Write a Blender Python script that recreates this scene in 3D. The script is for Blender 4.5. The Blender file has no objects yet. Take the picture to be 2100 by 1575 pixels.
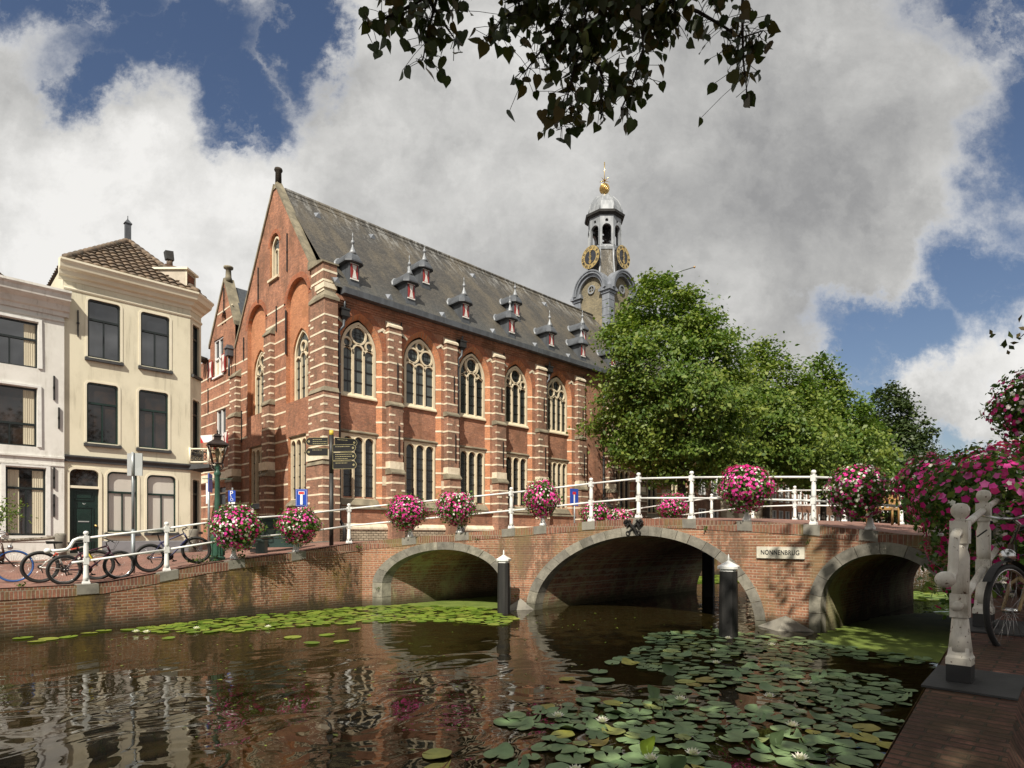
import bpy, bmesh, math, random
import numpy as np
from mathutils import Vector, Matrix
# World axes: x runs along the canal (away from the viewer), y across it (left), z up; water surface at z = 0.
S = bpy.context.scene
COL = S.collection
R = math.radians
random.seed(7)

# ------------------------------------------------------------------ camera
cd = bpy.data.cameras.new("camera")
cam = bpy.data.objects.new("camera", cd)
COL.objects.link(cam)
cam.location = (0, 0, 2.0)
cam.rotation_euler = (R(90), 0, R(-44.55))
cd.sensor_width = 36
cd.lens = 21.6
cd.shift_y = 0.1502
cd.clip_start = 0.05
cd.clip_end = 2000
S.camera = cam

# ------------------------------------------------------------------ exposure
S.view_settings.view_transform = 'Standard'
S.view_settings.look = 'None'
S.view_settings.exposure = 0.35
S.view_settings.gamma = 1.0
S.view_settings.use_curve_mapping = False

# ------------------------------------------------------------------ sun
SUN_EL = R(44)
SUN_DIR = (0.866, 0.5)      # horizontal direction the light travels
ld = bpy.data.lights.new("sun", 'SUN')
ld.energy = 5.0
ld.angle = R(0.6)
ld.color = (1.0, 0.93, 0.80)
sun = bpy.data.objects.new("sun", ld)
COL.objects.link(sun)
L = Vector((SUN_DIR[0] * math.cos(SUN_EL), SUN_DIR[1] * math.cos(SUN_EL), -math.sin(SUN_EL)))
sun.rotation_euler = L.to_track_quat('-Z', 'Y').to_euler()
sun.location = (-20, -12, 30)


# ------------------------------------------------------------------ node helper
class NT:
    def __init__(s, tree):
        s.t = tree
        s.n = tree.nodes
        s.l = tree.links

    def node(s, typ, **kw):
        n = s.n.new(typ)
        for k, v in kw.items():
            setattr(n, k, v)
        return n

    def put(s, sock, v):
        if isinstance(v, bpy.types.NodeSocket):
            s.l.new(v, sock)
        elif v is not None:
            if sock.type == 'RGBA' and len(v) == 3:
                v = (*v, 1)
            sock.default_value = v

    def math(s, op, a, b=None, c=None, clamp=False):
        n = s.node('ShaderNodeMath', operation=op, use_clamp=clamp)
        s.put(n.inputs[0], a)
        if b is not None: s.put(n.inputs[1], b)
        if c is not None: s.put(n.inputs[2], c)
        return n.outputs[0]

    def vmath(s, op, a, b=None, sc=None):
        n = s.node('ShaderNodeVectorMath', operation=op)
        s.put(n.inputs[0], a)
        if b is not None: s.put(n.inputs[1], b)
        if sc is not None: s.put(n.inputs['Scale'], sc)
        return n.outputs['Value'] if op in ('DOT_PRODUCT', 'LENGTH', 'DISTANCE') else n.outputs[0]

    def noise(s, vec, scale, detail=4, rough=0.55, dist=0.0, lac=2.0):
        n = s.node('ShaderNodeTexNoise')
        if vec is not None: s.put(n.inputs['Vector'], vec)
        s.put(n.inputs['Scale'], scale)
        s.put(n.inputs['Detail'], detail)
        s.put(n.inputs['Roughness'], rough)
        s.put(n.inputs['Distortion'], dist)
        s.put(n.inputs['Lacunarity'], lac)
        return n.outputs[0]

    def ramp(s, fac, stops, interp='LINEAR'):
        n = s.node('ShaderNodeValToRGB')
        n.color_ramp.interpolation = interp
        el = n.color_ramp.elements
        while len(el) < len(stops): el.new(0.5)
        for e, (p, c) in zip(el, stops):
            e.position = p
            e.color = (*c, 1) if not isinstance(c, (int, float)) else (c, c, c, 1)
        s.put(n.inputs[0], fac)
        return n.outputs[0]

    def step(s, v, a, b, to0=0.0, to1=1.0):
        n = s.node('ShaderNodeMapRange', interpolation_type='SMOOTHSTEP')
        s.put(n.inputs[0], v)
        s.put(n.inputs[1], a); s.put(n.inputs[2], b)
        s.put(n.inputs[3], to0); s.put(n.inputs[4], to1)
        return n.outputs[0]

    def mix(s, f, a, b, mode='MIX'):
        n = s.node('ShaderNodeMix', data_type='RGBA', blend_type=mode)
        s.put(n.inputs[0], f)
        s.put(n.inputs[6], a)
        s.put(n.inputs[7], b)
        return n.outputs[2]

    def xyz(s, v):
        n = s.node('ShaderNodeSeparateXYZ')
        s.put(n.inputs[0], v)
        return n.outputs[0], n.outputs[1], n.outputs[2]

    def comb(s, x, y, z):
        n = s.node('ShaderNodeCombineXYZ')
        s.put(n.inputs[0], x); s.put(n.inputs[1], y); s.put(n.inputs[2], z)
        return n.outputs[0]


# ------------------------------------------------------------------ world: physical sky with a broken cloud deck
W = bpy.data.worlds.new("World")
S.world = W
W.use_nodes = True
nt = NT(W.node_tree)
nt.n.clear()
sky = nt.node('ShaderNodeTexSky', sky_type='NISHITA')
sky.sun_disc = False
sky.sun_elevation = SUN_EL
sky.sun_rotation = math.atan2(-SUN_DIR[0], -SUN_DIR[1])
sky.air_density = 1.3
sky.dust_density = 0.4
sky.ozone_density = 2.0
tc = nt.node('ShaderNodeTexCoord')
dirv = nt.vmath('NORMALIZE', tc.outputs['Generated'])
# cloud field lives on the sky directions: p to the right of the canal axis bearing, q upward
f_ = nt.math('MAXIMUM', nt.vmath('DOT_PRODUCT', dirv, (0.7016, 0.7126, 0)), 0.12)
p_ = nt.math('DIVIDE', nt.vmath('DOT_PRODUCT', dirv, (0.7126, -0.7016, 0)), f_)
q_ = nt.math('DIVIDE', nt.xyz(dirv)[2], f_)
pq = nt.comb(p_, q_, 0)
warp = nt.node('ShaderNodeTexNoise')
nt.put(warp.inputs['Vector'], pq); nt.put(warp.inputs['Scale'], 3.2)
nt.put(warp.inputs['Detail'], 11); nt.put(warp.inputs['Roughness'], 0.66)
wv = nt.vmath('SUBTRACT', warp.outputs['Color'], (0.5, 0.5, 0.5))
wv2 = nt.vmath('SCALE', wv, sc=0.42)
pqw = nt.vmath('ADD', pq, wv2)


def blob(cx, cy, rx, ry, soft=0.55):
    d = nt.vmath('MULTIPLY', nt.vmath('SUBTRACT', pqw, (cx, cy, 0)), (1 / rx, 1 / ry, 0))
    return nt.step(nt.vmath('LENGTH', d), 1.0 + soft * 0.5, 1.0 - soft * 0.5)


def px(x, y): return ((x - 1050) / 1260, (1103 - y) / 1260)


clear = None
for (x, y, rx, ry, so) in SKY_CLEAR if 'SKY_CLEAR' in globals() else [
        (370, 50, 270, 115, .8), (500, 185, 130, 115, .7), (650, 40, 75, 140, .8), (150, -50, 250, 90, 1.0), (190, 130, 80, 70, 1.0),
        (2100, 20, 215, 125, .8), (2150, 300, 150, 330, .8), (2030, 600, 100, 105, 1.0),
        (1840, 660, 170, 75, .8), (1760, 740, 90, 100, .8), (1950, 905, 90, 55, .9), (560, 180, 40, 110, .9)]:
    c = px(x, y)
    b = blob(c[0], c[1], rx / 1260, ry / 1260, so)
    clear = b if clear is None else nt.math('MAXIMUM', clear, b)
# thin wisps drawn across the clear patches
wisp = nt.noise(nt.vmath('MULTIPLY', pqw, (2.2, 3.4, 1)), 1.7, 8, 0.62)
wispm = nt.step(wisp, 0.52, 0.72)
clear = nt.math('MULTIPLY', clear, nt.math('SUBTRACT', 1.0, nt.math('MULTIPLY', wispm, 0.75)))
cloud = nt.math('SUBTRACT', 1.0, clear, clamp=True)
# cloud body brightness
b1 = nt.noise(nt.vmath('ADD', pqw, (3.1, 1.7, 0)), 1.5, 7, 0.55)
b2 = nt.noise(nt.vmath('ADD', pq, (7.3, 2.2, 0)), 5.0, 9, 0.62, 0.25)
bb = nt.math('ADD', nt.math('MULTIPLY', b1, 0.72), nt.math('MULTIPLY', b2, 0.28))
# broad light and dark masses of the deck
for (x, y, rx, ry, amt) in ((260, 420, 520, 230, .055), (1290, 400, 420, 330, -.035), (1760, 250, 260, 280, .035), (1990, 760, 260, 150, .14), (60, 130, 220, 130, -.05), (700, 330, 260, 160, .035), (1850, 850, 200, 60, -.05)):
    c = px(x, y)
    bb = nt.math('ADD', bb, nt.math('MULTIPLY', blob(c[0], c[1], rx / 1260, ry / 1260, 1.6), amt))
ccol = nt.ramp(bb, [(0.36, (2.5, 2.5, 2.52)), (0.45, (3.8, 3.78, 3.7)), (0.53, (5.2, 5.15, 5.0)), (0.63, (7.0, 6.9, 6.7))])
# cumulus edges catch the sun
edge = nt.math('MULTIPLY', nt.math('MULTIPLY', clear, cloud), 4.0)
ccol = nt.mix(nt.math('MULTIPLY', edge, 0.5), ccol, (6.4, 6.4, 6.4))
skyc = nt.mix(1.0, sky.outputs[0], (0.53, 0.52, 0.58), 'MULTIPLY')
wcol = nt.mix(cloud, skyc, ccol)
bg = nt.node('ShaderNodeBackground')
nt.put(bg.inputs[0], wcol)
bg.inputs[1].default_value = 0.10
wo = nt.node('ShaderNodeOutputWorld')
nt.l.new(bg.outputs[0], wo.inputs[0])

# ------------------------------------------------------------------ materials
def new_mat(name):
    m = bpy.data.materials.new(name)
    m.use_nodes = True
    n = NT(m.node_tree)
    b = n.n['Principled BSDF']
    return m, n, b


def pos(n): return n.node('ShaderNodeNewGeometry').outputs['Position']


def bumped(n, b, h, strength=0.4, dist=0.01):
    bp = n.node('ShaderNodeBump')
    n.put(bp.inputs['Strength'], strength)
    n.put(bp.inputs['Distance'], dist)
    n.put(bp.inputs['Height'], h)
    n.l.new(bp.outputs[0], b.inputs['Normal'])


def plain(name, c1, c2=None, scale=3.0, rough=0.6, metal=0.0, bump=0.0, streak=1.0, spec=0.5, lo=.35, hi=.65, coat=0, dirt=None, dirt_amt=.5, dirt_scale=1.2, runs=0.0):
    m, n, b = new_mat(name)
    b.inputs['Roughness'].default_value = rough
    b.inputs['Metallic'].default_value = metal
    b.inputs['Specular IOR Level'].default_value = spec
    b.inputs['Coat Weight'].default_value = coat
    c2 = c2 or tuple(x * 0.8 for x in c1)
    p = n.vmath('MULTIPLY', pos(n), (1, 1, streak))
    f = n.noise(p, scale, 6, 0.6)
    col = n.mix(n.step(f, lo, hi), c1, c2)
    if dirt:
        d = n.noise(n.vmath('MULTIPLY', pos(n), (1, 1, .35)), dirt_scale, 8, .68)
        col = n.mix(n.math('MULTIPLY', n.step(d, .5, .72), dirt_amt), col, dirt)
    if runs:   # rain runs down the wall
        d = n.noise(n.vmath('MULTIPLY', pos(n), (1, 1, .07)), 5.5, 6, .65)
        e = n.noise(pos(n), .9, 4, .6)
        col = n.mix(n.math('MULTIPLY', n.math('MULTIPLY', n.step(d, .5, .66), n.step(e, .42, .6)), runs), col, dirt)
    n.put(b.inputs['Base Color'], col)
    if bump:
        bumped(n, b, n.noise(pos(n), scale * 12, 4, .6), bump, 0.01)
    return m


def wall_uv(n):
    g = n.node('ShaderNodeNewGeometry')
    x, y, z = n.xyz(g.outputs['Position'])
    nx, ny, nz = n.xyz(n.vmath('ABSOLUTE', g.outputs['True Normal']))
    sx, sy, _ = n.xyz(g.outputs['True Normal'])
    u = n.math('ADD', n.math('SUBTRACT', n.math('MULTIPLY', y, sx), n.math('MULTIPLY', x, sy)), n.math('MULTIPLY', x, nz))
    v = n.math('ADD', n.math('MULTIPLY', z, n.math('SUBTRACT', 1.0, nz)), n.math('MULTIPLY', y, nz))
    return n.comb(u, v, 0), g.outputs['Position']


def brick_mat(name, c1, c2, mortar, bw=.21, bh=.062, ms=.007, tone=(.7, 1.15), tscale=.7, stain=None, stain_amt=.6, moss=None, moss_amt=.5, rough=.88, bump=.5, paving=False, hue=None, stain_scale=.9, wet=None, swap=False):
    m, n, b = new_mat(name)
    uv, p = wall_uv(n)
    if paving:
        px_, py_, pz_ = n.xyz(p)
        uv = n.comb(py_, px_, 0) if swap else n.comb(px_, py_, 0)
    # wobble the joints a little so that the courses do not look ruled
    wob = n.node('ShaderNodeTexNoise')
    n.put(wob.inputs['Vector'], p); n.put(wob.inputs['Scale'], 5.0); n.put(wob.inputs['Detail'], 3)
    uv = n.vmath('ADD', uv, n.vmath('SCALE', n.vmath('SUBTRACT', wob.outputs['Color'], (.5, .5, .5)), sc=.018))
    t = n.node('ShaderNodeTexBrick')
    n.put(t.inputs['Vector'], uv)
    n.put(t.inputs['Color1'], c1); n.put(t.inputs['Color2'], c2); n.put(t.inputs['Mortar'], mortar)
    t.inputs['Scale'].default_value = 1
    t.inputs['Mortar Size'].default_value = ms
    t.inputs['Mortar Smooth'].default_value = .3
    t.inputs['Bias'].default_value = -.1
    t.inputs['Brick Width'].default_value = bw
    t.inputs['Row Height'].default_value = bh
    col = t.outputs['Color']
    big = n.noise(p, tscale, 6, .62)
    col = n.mix(1.0, col, n.ramp(big, [(.3, tone[0]), (.7, tone[1])]), 'MULTIPLY')
    fine = n.noise(p, 16, 3, .7)
    col = n.mix(1.0, col, n.ramp(fine, [(.3, .72), (.7, 1.22)]), 'MULTIPLY')
    if hue:
        h = n.noise(n.vmath('ADD', p, (11, 5, 3)), 1.3, 5, .6)
        col = n.mix(n.step(h, .5, .68, 0, .75), col, hue)
    if stain:
        s = n.noise(n.vmath('MULTIPLY', p, (1, 1, .32)), stain_scale, 10, .76)
        s = n.math('ADD', s, n.math('MULTIPLY', n.math('SUBTRACT', n.noise(p, 9, 5, .75), .5), .16))
        col = n.mix(n.math('MULTIPLY', n.step(s, .48, .58), stain_amt), col, stain)
    if moss:
        s = n.noise(n.vmath('MULTIPLY', n.vmath('ADD', p, (4, 9, 2)), (1, 1, .45)), 1.0, 10, .76)
        col = n.mix(n.math('MULTIPLY', n.step(s, .47, .62), moss_amt), col, moss)
    if wet:   # a tide line: algae and damp on the lowest courses above the water
        z = n.xyz(p)[2]
        zz = n.math('ADD', z, n.math('MULTIPLY', n.math('SUBTRACT', n.noise(p, 2.2, 5, .7), .5), .5))
        col = n.mix(n.step(zz, .42, .05, 0, .85), col, wet)
    n.put(b.inputs['Base Color'], col)
    b.inputs['Roughness'].default_value = rough
    b.inputs['Specular IOR Level'].default_value = .3
    hgt = n.math('ADD', n.math('SUBTRACT', 1.0, t.outputs['Fac']), n.math('MULTIPLY', fine, .7))
    bumped(n, b, hgt, bump, .012)
    return m


def glass_mat(name, col=(.02, .024, .026), rough=.06, lattice=0, tint=None, lead=(.01, .01, .01), spec=.6, wob=.02, square=False, ior=1.5):
    m, n, b = new_mat(name)
    b.inputs['IOR'].default_value = ior
    uv, p = wall_uv(n)
    b.inputs['Specular IOR Level'].default_value = spec
    b.inputs['Roughness'].default_value = rough
    f = n.noise(p, 1.6, 4, .6)
    c = n.mix(n.step(f, .35, .65), col, tint or tuple(x * .6 for x in col))
    if lattice:
        u, v, _ = n.xyz(uv)
        if square:
            a = n.math('ABSOLUTE', n.math('SUBTRACT', n.math('FRACT', n.math('MULTIPLY', u, lattice)), .5))
            d = n.math('ABSOLUTE', n.math('SUBTRACT', n.math('FRACT', n.math('MULTIPLY', v, lattice * .8)), .5))
        else:
            s1 = n.math('ADD', n.math('MULTIPLY', u, 1.5), v)
            s2 = n.math('SUBTRACT', n.math('MULTIPLY', u, 1.5), v)
            a = n.math('ABSOLUTE', n.math('SUBTRACT', n.math('FRACT', n.math('MULTIPLY', s1, lattice)), .5))
            d = n.math('ABSOLUTE', n.math('SUBTRACT', n.math('FRACT', n.math('MULTIPLY', s2, lattice)), .5))
        g = n.step(n.math('MINIMUM', a, d), .06, .10)
        c = n.mix(g, lead, c)
        # each quarry of the leaded glass sits at its own slight angle
        bumped(n, b, n.noise(p, 7, 2, .5), .25, .02)
    else:
        bumped(n, b, n.noise(p, 1.1, 2, .5), wob, .05)
    n.put(b.inputs['Base Color'], c)
    return m


def leaf_mat(name, a, c, b3=None, trans=.35, rough=.5):
    m, n, b = new_mat(name)
    g = n.node('ShaderNodeNewGeometry')
    r = g.outputs['Random Per Island']
    col = n.ramp(r, [(0, a), (.55, c), (1, b3 or c)])
    n.put(b.inputs['Base Color'], col)
    b.inputs['Roughness'].default_value = rough
    b.inputs['Specular IOR Level'].default_value = .4
    tr = n.node('ShaderNodeBsdfTranslucent')
    n.put(tr.inputs[0], n.mix(1.0, col, (1.1, 1.25, .6), 'MULTIPLY'))
    mx = n.node('ShaderNodeMixShader')
    mx.inputs[0].default_value = trans
    n.l.new(b.outputs[0], mx.inputs[1]); n.l.new(tr.outputs[0], mx.inputs[2])
    n.l.new(mx.outputs[0], n.n['Material Output'].inputs[0])
    return m


M = {}
M['brick'] = brick_mat('academy_brick', (.465, .205, .122), (.285, .13, .088), (.30, .215, .15), tone=(.72, 1.2), tscale=.55, hue=(.24, .115, .07), stain=(.10, .065, .045), stain_amt=.45)
M['brick_sunlit'] = brick_mat('sunlit_orange_brick', (.56, .235, .115), (.43, .175, .09), (.36, .24, .16), tone=(.8, 1.15), hue=(.33, .15, .075))  # academy brick with sunlight put into its colour, for jambs and blind arches
M['brick_dk'] = brick_mat('weathered_brick', (.40, .205, .135), (.255, .13, .092), (.24, .18, .13), tone=(.72, 1.15), hue=(.20, .12, .08), stain=(.09, .07, .05), stain_amt=.5)
M['voussoir'] = brick_mat('arch_brick', (.40, .13, .06), (.28, .09, .05), (.30, .21, .15), bw=.065, bh=.24)
M['quay'] = brick_mat('quay_brick', (.34, .145, .078), (.19, .078, .047), (.41, .32, .23), bw=.215, bh=.064, ms=.010, tone=(.5, 1.15), tscale=.6, stain=(.05, .036, .02), stain_amt=.95, moss=(.20, .135, .03), moss_amt=.7, wet=(.03, .028, .014), bump=.7)
M['bridge'] = brick_mat('bridge_brick', (.39, .18, .105), (.23, .10, .062), (.44, .355, .26), bw=.215, bh=.064, ms=.009, tone=(.65, 1.15), tscale=.7, stain=(.09, .06, .04), stain_amt=.7, moss=(.20, .15, .07), moss_amt=.55, wet=(.05, .042, .024), bump=.65)
M['vault'] = brick_mat('vault_brick', (.34, .17, .11), (.2, .10, .07), (.36, .3, .22), bw=.215, bh=.064, ms=.008, tone=(.5, 1.2), tscale=.9, moss=(.36, .35, .19), moss_amt=.8, wet=(.05, .05, .02), bump=.6)
M['coping'] = brick_mat('coping_brick', (.30, .13, .085), (.17, .075, .055), (.33, .27, .2), bw=.07, bh=.23, ms=.009, tone=(.6, 1.1), moss=(.15, .14, .05), moss_amt=.6)
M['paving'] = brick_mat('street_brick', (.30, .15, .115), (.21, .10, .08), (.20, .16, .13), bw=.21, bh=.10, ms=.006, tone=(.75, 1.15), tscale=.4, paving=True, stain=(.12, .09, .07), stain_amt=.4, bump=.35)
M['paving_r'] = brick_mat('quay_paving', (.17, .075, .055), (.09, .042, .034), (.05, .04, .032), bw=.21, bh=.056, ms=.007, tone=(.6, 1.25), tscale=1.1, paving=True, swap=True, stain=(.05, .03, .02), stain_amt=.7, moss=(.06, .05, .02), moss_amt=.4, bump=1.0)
M['stone'] = plain('cream_stone', (.76, .68, .53), (.62, .54, .40), 4, .85, bump=.3, dirt=(.20, .17, .12), dirt_amt=.5)
M['trace'] = plain('window_stone', (.68, .59, .43), (.60, .51, .36), 3, .8, bump=.15, dirt=(.36, .30, .21), dirt_amt=.4)
M['rough_stone'] = brick_mat('plinth_stone', (.50, .43, .32), (.36, .30, .22), (.13, .11, .08), bw=.27, bh=.11, ms=.016, tone=(.7, 1.15), bump=1.0)
M['grey_stone'] = plain('grey_stone', (.23, .215, .18), (.15, .14, .12), 2.5, .85, bump=.35, dirt=(.09, .085, .065), dirt_amt=.6)
mv_, n_, b_ = new_mat('voussoir_stone')
c_ = n_.ramp(n_.node('ShaderNodeNewGeometry').outputs['Random Per Island'], [(0, (.15, .14, .12)), (.5, (.22, .205, .17)), (1, (.27, .25, .20))])
c_ = n_.mix(1.0, c_, n_.ramp(n_.noise(pos(n_), 5, 7, .7), [(.3, .62), (.7, 1.25)]), 'MULTIPLY')
c_ = n_.mix(n_.math('MULTIPLY', n_.step(n_.noise(n_.vmath('MULTIPLY', pos(n_), (1, 1, .4)), 2.0, 7, .7), .5, .66), .6), c_, (.085, .08, .06))
c_ = n_.mix(n_.step(n_.math('ADD', n_.xyz(pos(n_))[2], n_.math('MULTIPLY', n_.noise(pos(n_), 3, 4, .6), .3)), .5, .18, 0, .8), c_, (.045, .045, .025))
n_.put(b_.inputs['Base Color'], c_); b_.inputs['Roughness'].default_value = .85
bumped(n_, b_, n_.noise(pos(n_), 22, 5, .7), .6, .012)
M['arch_stone'] = mv_
M['cope_stone'] = plain('coping_stone', (.27, .235, .165), (.16, .14, .10), 2, .85, bump=.3, dirt=(.075, .07, .05), dirt_amt=.7)
M['slab'] = plain('dark_slab', (.05, .05, .05), (.032, .031, .03), 3, .7, bump=.3)
M['lead'] = plain('lead_sheet', (.105, .115, .13), (.07, .076, .086), 3, .5, metal=.25, streak=.3, bump=.1)
M['lead_mid'] = plain('grey_lead', (.27, .29, .33), (.18, .195, .22), 3, .5, metal=.3, streak=.3, bump=.1, dirt=(.10, .11, .12), dirt_amt=.5)
M['lead_lt'] = plain('pale_lead', (.33, .345, .365), (.21, .225, .245), 3, .5, metal=.25, streak=.3, bump=.08, dirt=(.14, .15, .16), dirt_amt=.6)
M['iron'] = plain('black_iron', (.014, .014, .015), (.02, .018, .016), 8, .5, bump=.1)
M['white'] = plain('white_plaster', (.72, .71, .675), (.65, .64, .60), 1.2, .75, bump=.06, dirt=(.36, .34, .29), dirt_amt=.45, dirt_scale=1.6, runs=.6)
M['cream'] = plain('cream_plaster', (.70, .655, .51), (.65, .605, .465), .9, .75, bump=.06, dirt=(.38, .35, .26), dirt_amt=.42, dirt_scale=1.7, runs=.55)
M['cream_lt'] = plain('cream_paint', (.76, .71, .57), (.72, .665, .52), 2, .5, bump=.03)
M['white_paint'] = plain('white_paint', (.78, .78, .76), (.70, .70, .68), 3, .4, bump=.05, dirt=(.40, .38, .33), dirt_amt=.35, dirt_scale=6)
M['old_white'] = plain('chipped_white_paint', (.70, .66, .58), (.62, .58, .50), 5, .38, bump=.25, dirt=(.22, .17, .12), dirt_amt=.75, dirt_scale=14)
_m, _n, _b = new_mat('chipped_paint')      # near railing: thick old paint, chips down to rust
_p = pos(_n)
_c = _n.mix(_n.step(_n.noise(_p, 5, 5, .6), .35, .65), (.72, .68, .60), (.58, .54, .46))
_c = _n.mix(_n.math('MULTIPLY', _n.step(_n.noise(_n.vmath('MULTIPLY', _p, (1, 1, .3)), 12, 7, .7), .5, .68), .55), _c, (.30, .25, .18))
_chip = _n.step(_n.noise(_p, 38, 5, .62), .63, .655)
_c = _n.mix(_chip, _c, (.10, .05, .03))
_n.put(_b.inputs['Base Color'], _c); _b.inputs['Roughness'].default_value = .35
bumped(_n, _b, _n.math('SUBTRACT', _n.noise(_p, 14, 5, .6), _n.math('MULTIPLY', _chip, .6)), .35, .006)
M['old_white'] = _m
M['dark_green'] = plain('dark_green_paint', (.012, .03, .024), (.009, .022, .018), 3, .25)
M['near_black'] = plain('dark_sash_paint', (.018, .024, .024), (.013, .017, .017), 3, .3)
M['plinth'] = plain('blue_grey_plinth', (.23, .23, .25), (.18, .18, .19), 2, .8, bump=.1)
M['sill'] = plain('dark_sill', (.05, .052, .055), (.035, .036, .038), 3, .6)
M['glass'] = glass_mat('window_glass', (.012, .014, .018), .03, spec=1.0, ior=1.75)
M['lattice'] = glass_mat('leaded_glass', (.035, .042, .042), .22, lattice=5.0, tint=(.02, .025, .026))
M['panes'] = glass_mat('pale_leaded_glass', (.085, .10, .098), .3, lattice=2.2, tint=(.055, .068, .066), square=True)
M['panes_dk'] = glass_mat('dark_leaded_glass', (.03, .036, .04), .25, lattice=5.5, tint=(.02, .024, .027), square=True)
M['blind'] = plain('drawn_blind', (.62, .59, .54), (.56, .53, .48), 2, .8)
M['curtain'] = plain('cream_curtain', (.55, .50, .38), (.45, .40, .30), 12, .85, streak=.02)
M['room'] = plain('dark_room', (.035, .028, .024), (.02, .016, .014), 1.5, .9)
M['red'] = plain('red_shutter', (.30, .03, .028), (.24, .025, .022), 4, .5)
M['shutter_white'] = plain('shutter_white', (.74, .72, .68), None, 4, .5)
M['gold'] = plain('gilding', (.80, .60, .27), (.62, .44, .17), 9, .28, metal=.85)
M['dial'] = plain('dial_blue', (.03, .033, .045), (.02, .022, .03), 5, .5)
M['post_green'] = plain('lamp_green', (.035, .10, .065), (.027, .078, .052), 6, .4, bump=.3, dirt=(.03, .06, .045), dirt_amt=.5, dirt_scale=9)
M['green_box'] = plain('container_green', (.016, .04, .035), (.012, .03, .027), 3, .55, dirt=(.07, .07, .06), dirt_amt=.4)
M['bronze'] = plain('lantern_metal', (.05, .035, .028), (.03, .022, .02), 6, .4, metal=.3)
M['sign_grey'] = plain('sign_back', (.48, .50, .50), (.42, .44, .44), 4, .4, metal=.4)
M['pole_grey'] = plain('galvanised_pole', (.30, .33, .34), (.24, .26, .27), 6, .45, metal=.5)
M['sign_blue'] = plain('sign_blue', (.012, .06, .38), (.012, .05, .33), 4, .35)
M['sign_white'] = plain('sign_white', (.80, .80, .80), (.74, .74, .74), 4, .4)
M['sign_red'] = plain('sign_red', (.55, .02, .02), (.5, .02, .02), 4, .4)
M['finger'] = plain('finger_board', (.010, .010, .011), (.014, .013, .013), 5, .65, spec=.25)
M['finger_line'] = plain('finger_line', (.42, .37, .19), (.34, .30, .16), 4, .4)
M['yellow'] = plain('yellow_paint', (.65, .48, .05), None, 4, .4)
M['timber'] = plain('tarred_timber', (.010, .0095, .009), (.03, .028, .025), 6, .75, streak=.06, bump=.6, lo=.45, hi=.75)
M['chair_wood'] = plain('chair_wood', (.42, .25, .09), (.35, .2, .07), 6, .4)
M['bark'] = plain('bark', (.045, .035, .026), (.025, .02, .015), 7, .9, streak=.25, bump=.8)
M['rubber'] = plain('tyre_rubber', (.012, .012, .012), (.018, .017, .016), 9, .7)
M['chrome'] = plain('bright_steel', (.62, .62, .62), (.5, .5, .5), 8, .22, metal=1.0)
M['rope'] = plain('hemp_rope', (.34, .30, .24), (.22, .19, .15), 30, .9)
M['soil'] = plain('basket_soil', (.03, .03, .018), None, 4, .95)
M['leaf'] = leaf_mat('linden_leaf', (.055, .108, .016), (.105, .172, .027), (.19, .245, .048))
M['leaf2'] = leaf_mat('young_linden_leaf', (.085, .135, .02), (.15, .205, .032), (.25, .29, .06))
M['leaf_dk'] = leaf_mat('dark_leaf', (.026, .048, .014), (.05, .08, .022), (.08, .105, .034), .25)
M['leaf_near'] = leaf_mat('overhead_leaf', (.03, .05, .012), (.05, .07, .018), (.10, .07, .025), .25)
M['petleaf'] = leaf_mat('petunia_leaf', (.035, .085, .012), (.07, .14, .022), (.16, .22, .04), .3)
M['pink'] = leaf_mat('pink_petal', (.62, .02, .24), (.80, .05, .38), (.85, .20, .55), .3)
M['magenta'] = leaf_mat('magenta_petal', (.48, .008, .12), (.68, .015, .24), (.78, .06, .36), .3)
M['whitepet'] = leaf_mat('white_petal', (.78, .78, .66), (.86, .85, .78), (.90, .80, .80), .25)
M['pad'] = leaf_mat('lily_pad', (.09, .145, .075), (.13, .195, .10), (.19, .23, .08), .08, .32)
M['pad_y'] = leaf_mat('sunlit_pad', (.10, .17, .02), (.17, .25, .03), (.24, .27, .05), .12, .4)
M['duck'] = plain('duckweed', (.15, .20, .035), (.10, .145, .02), 2.0, .8, bump=.15)
M['grass'] = leaf_mat('weed_leaf', (.05, .09, .012), (.09, .15, .02))


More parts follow.
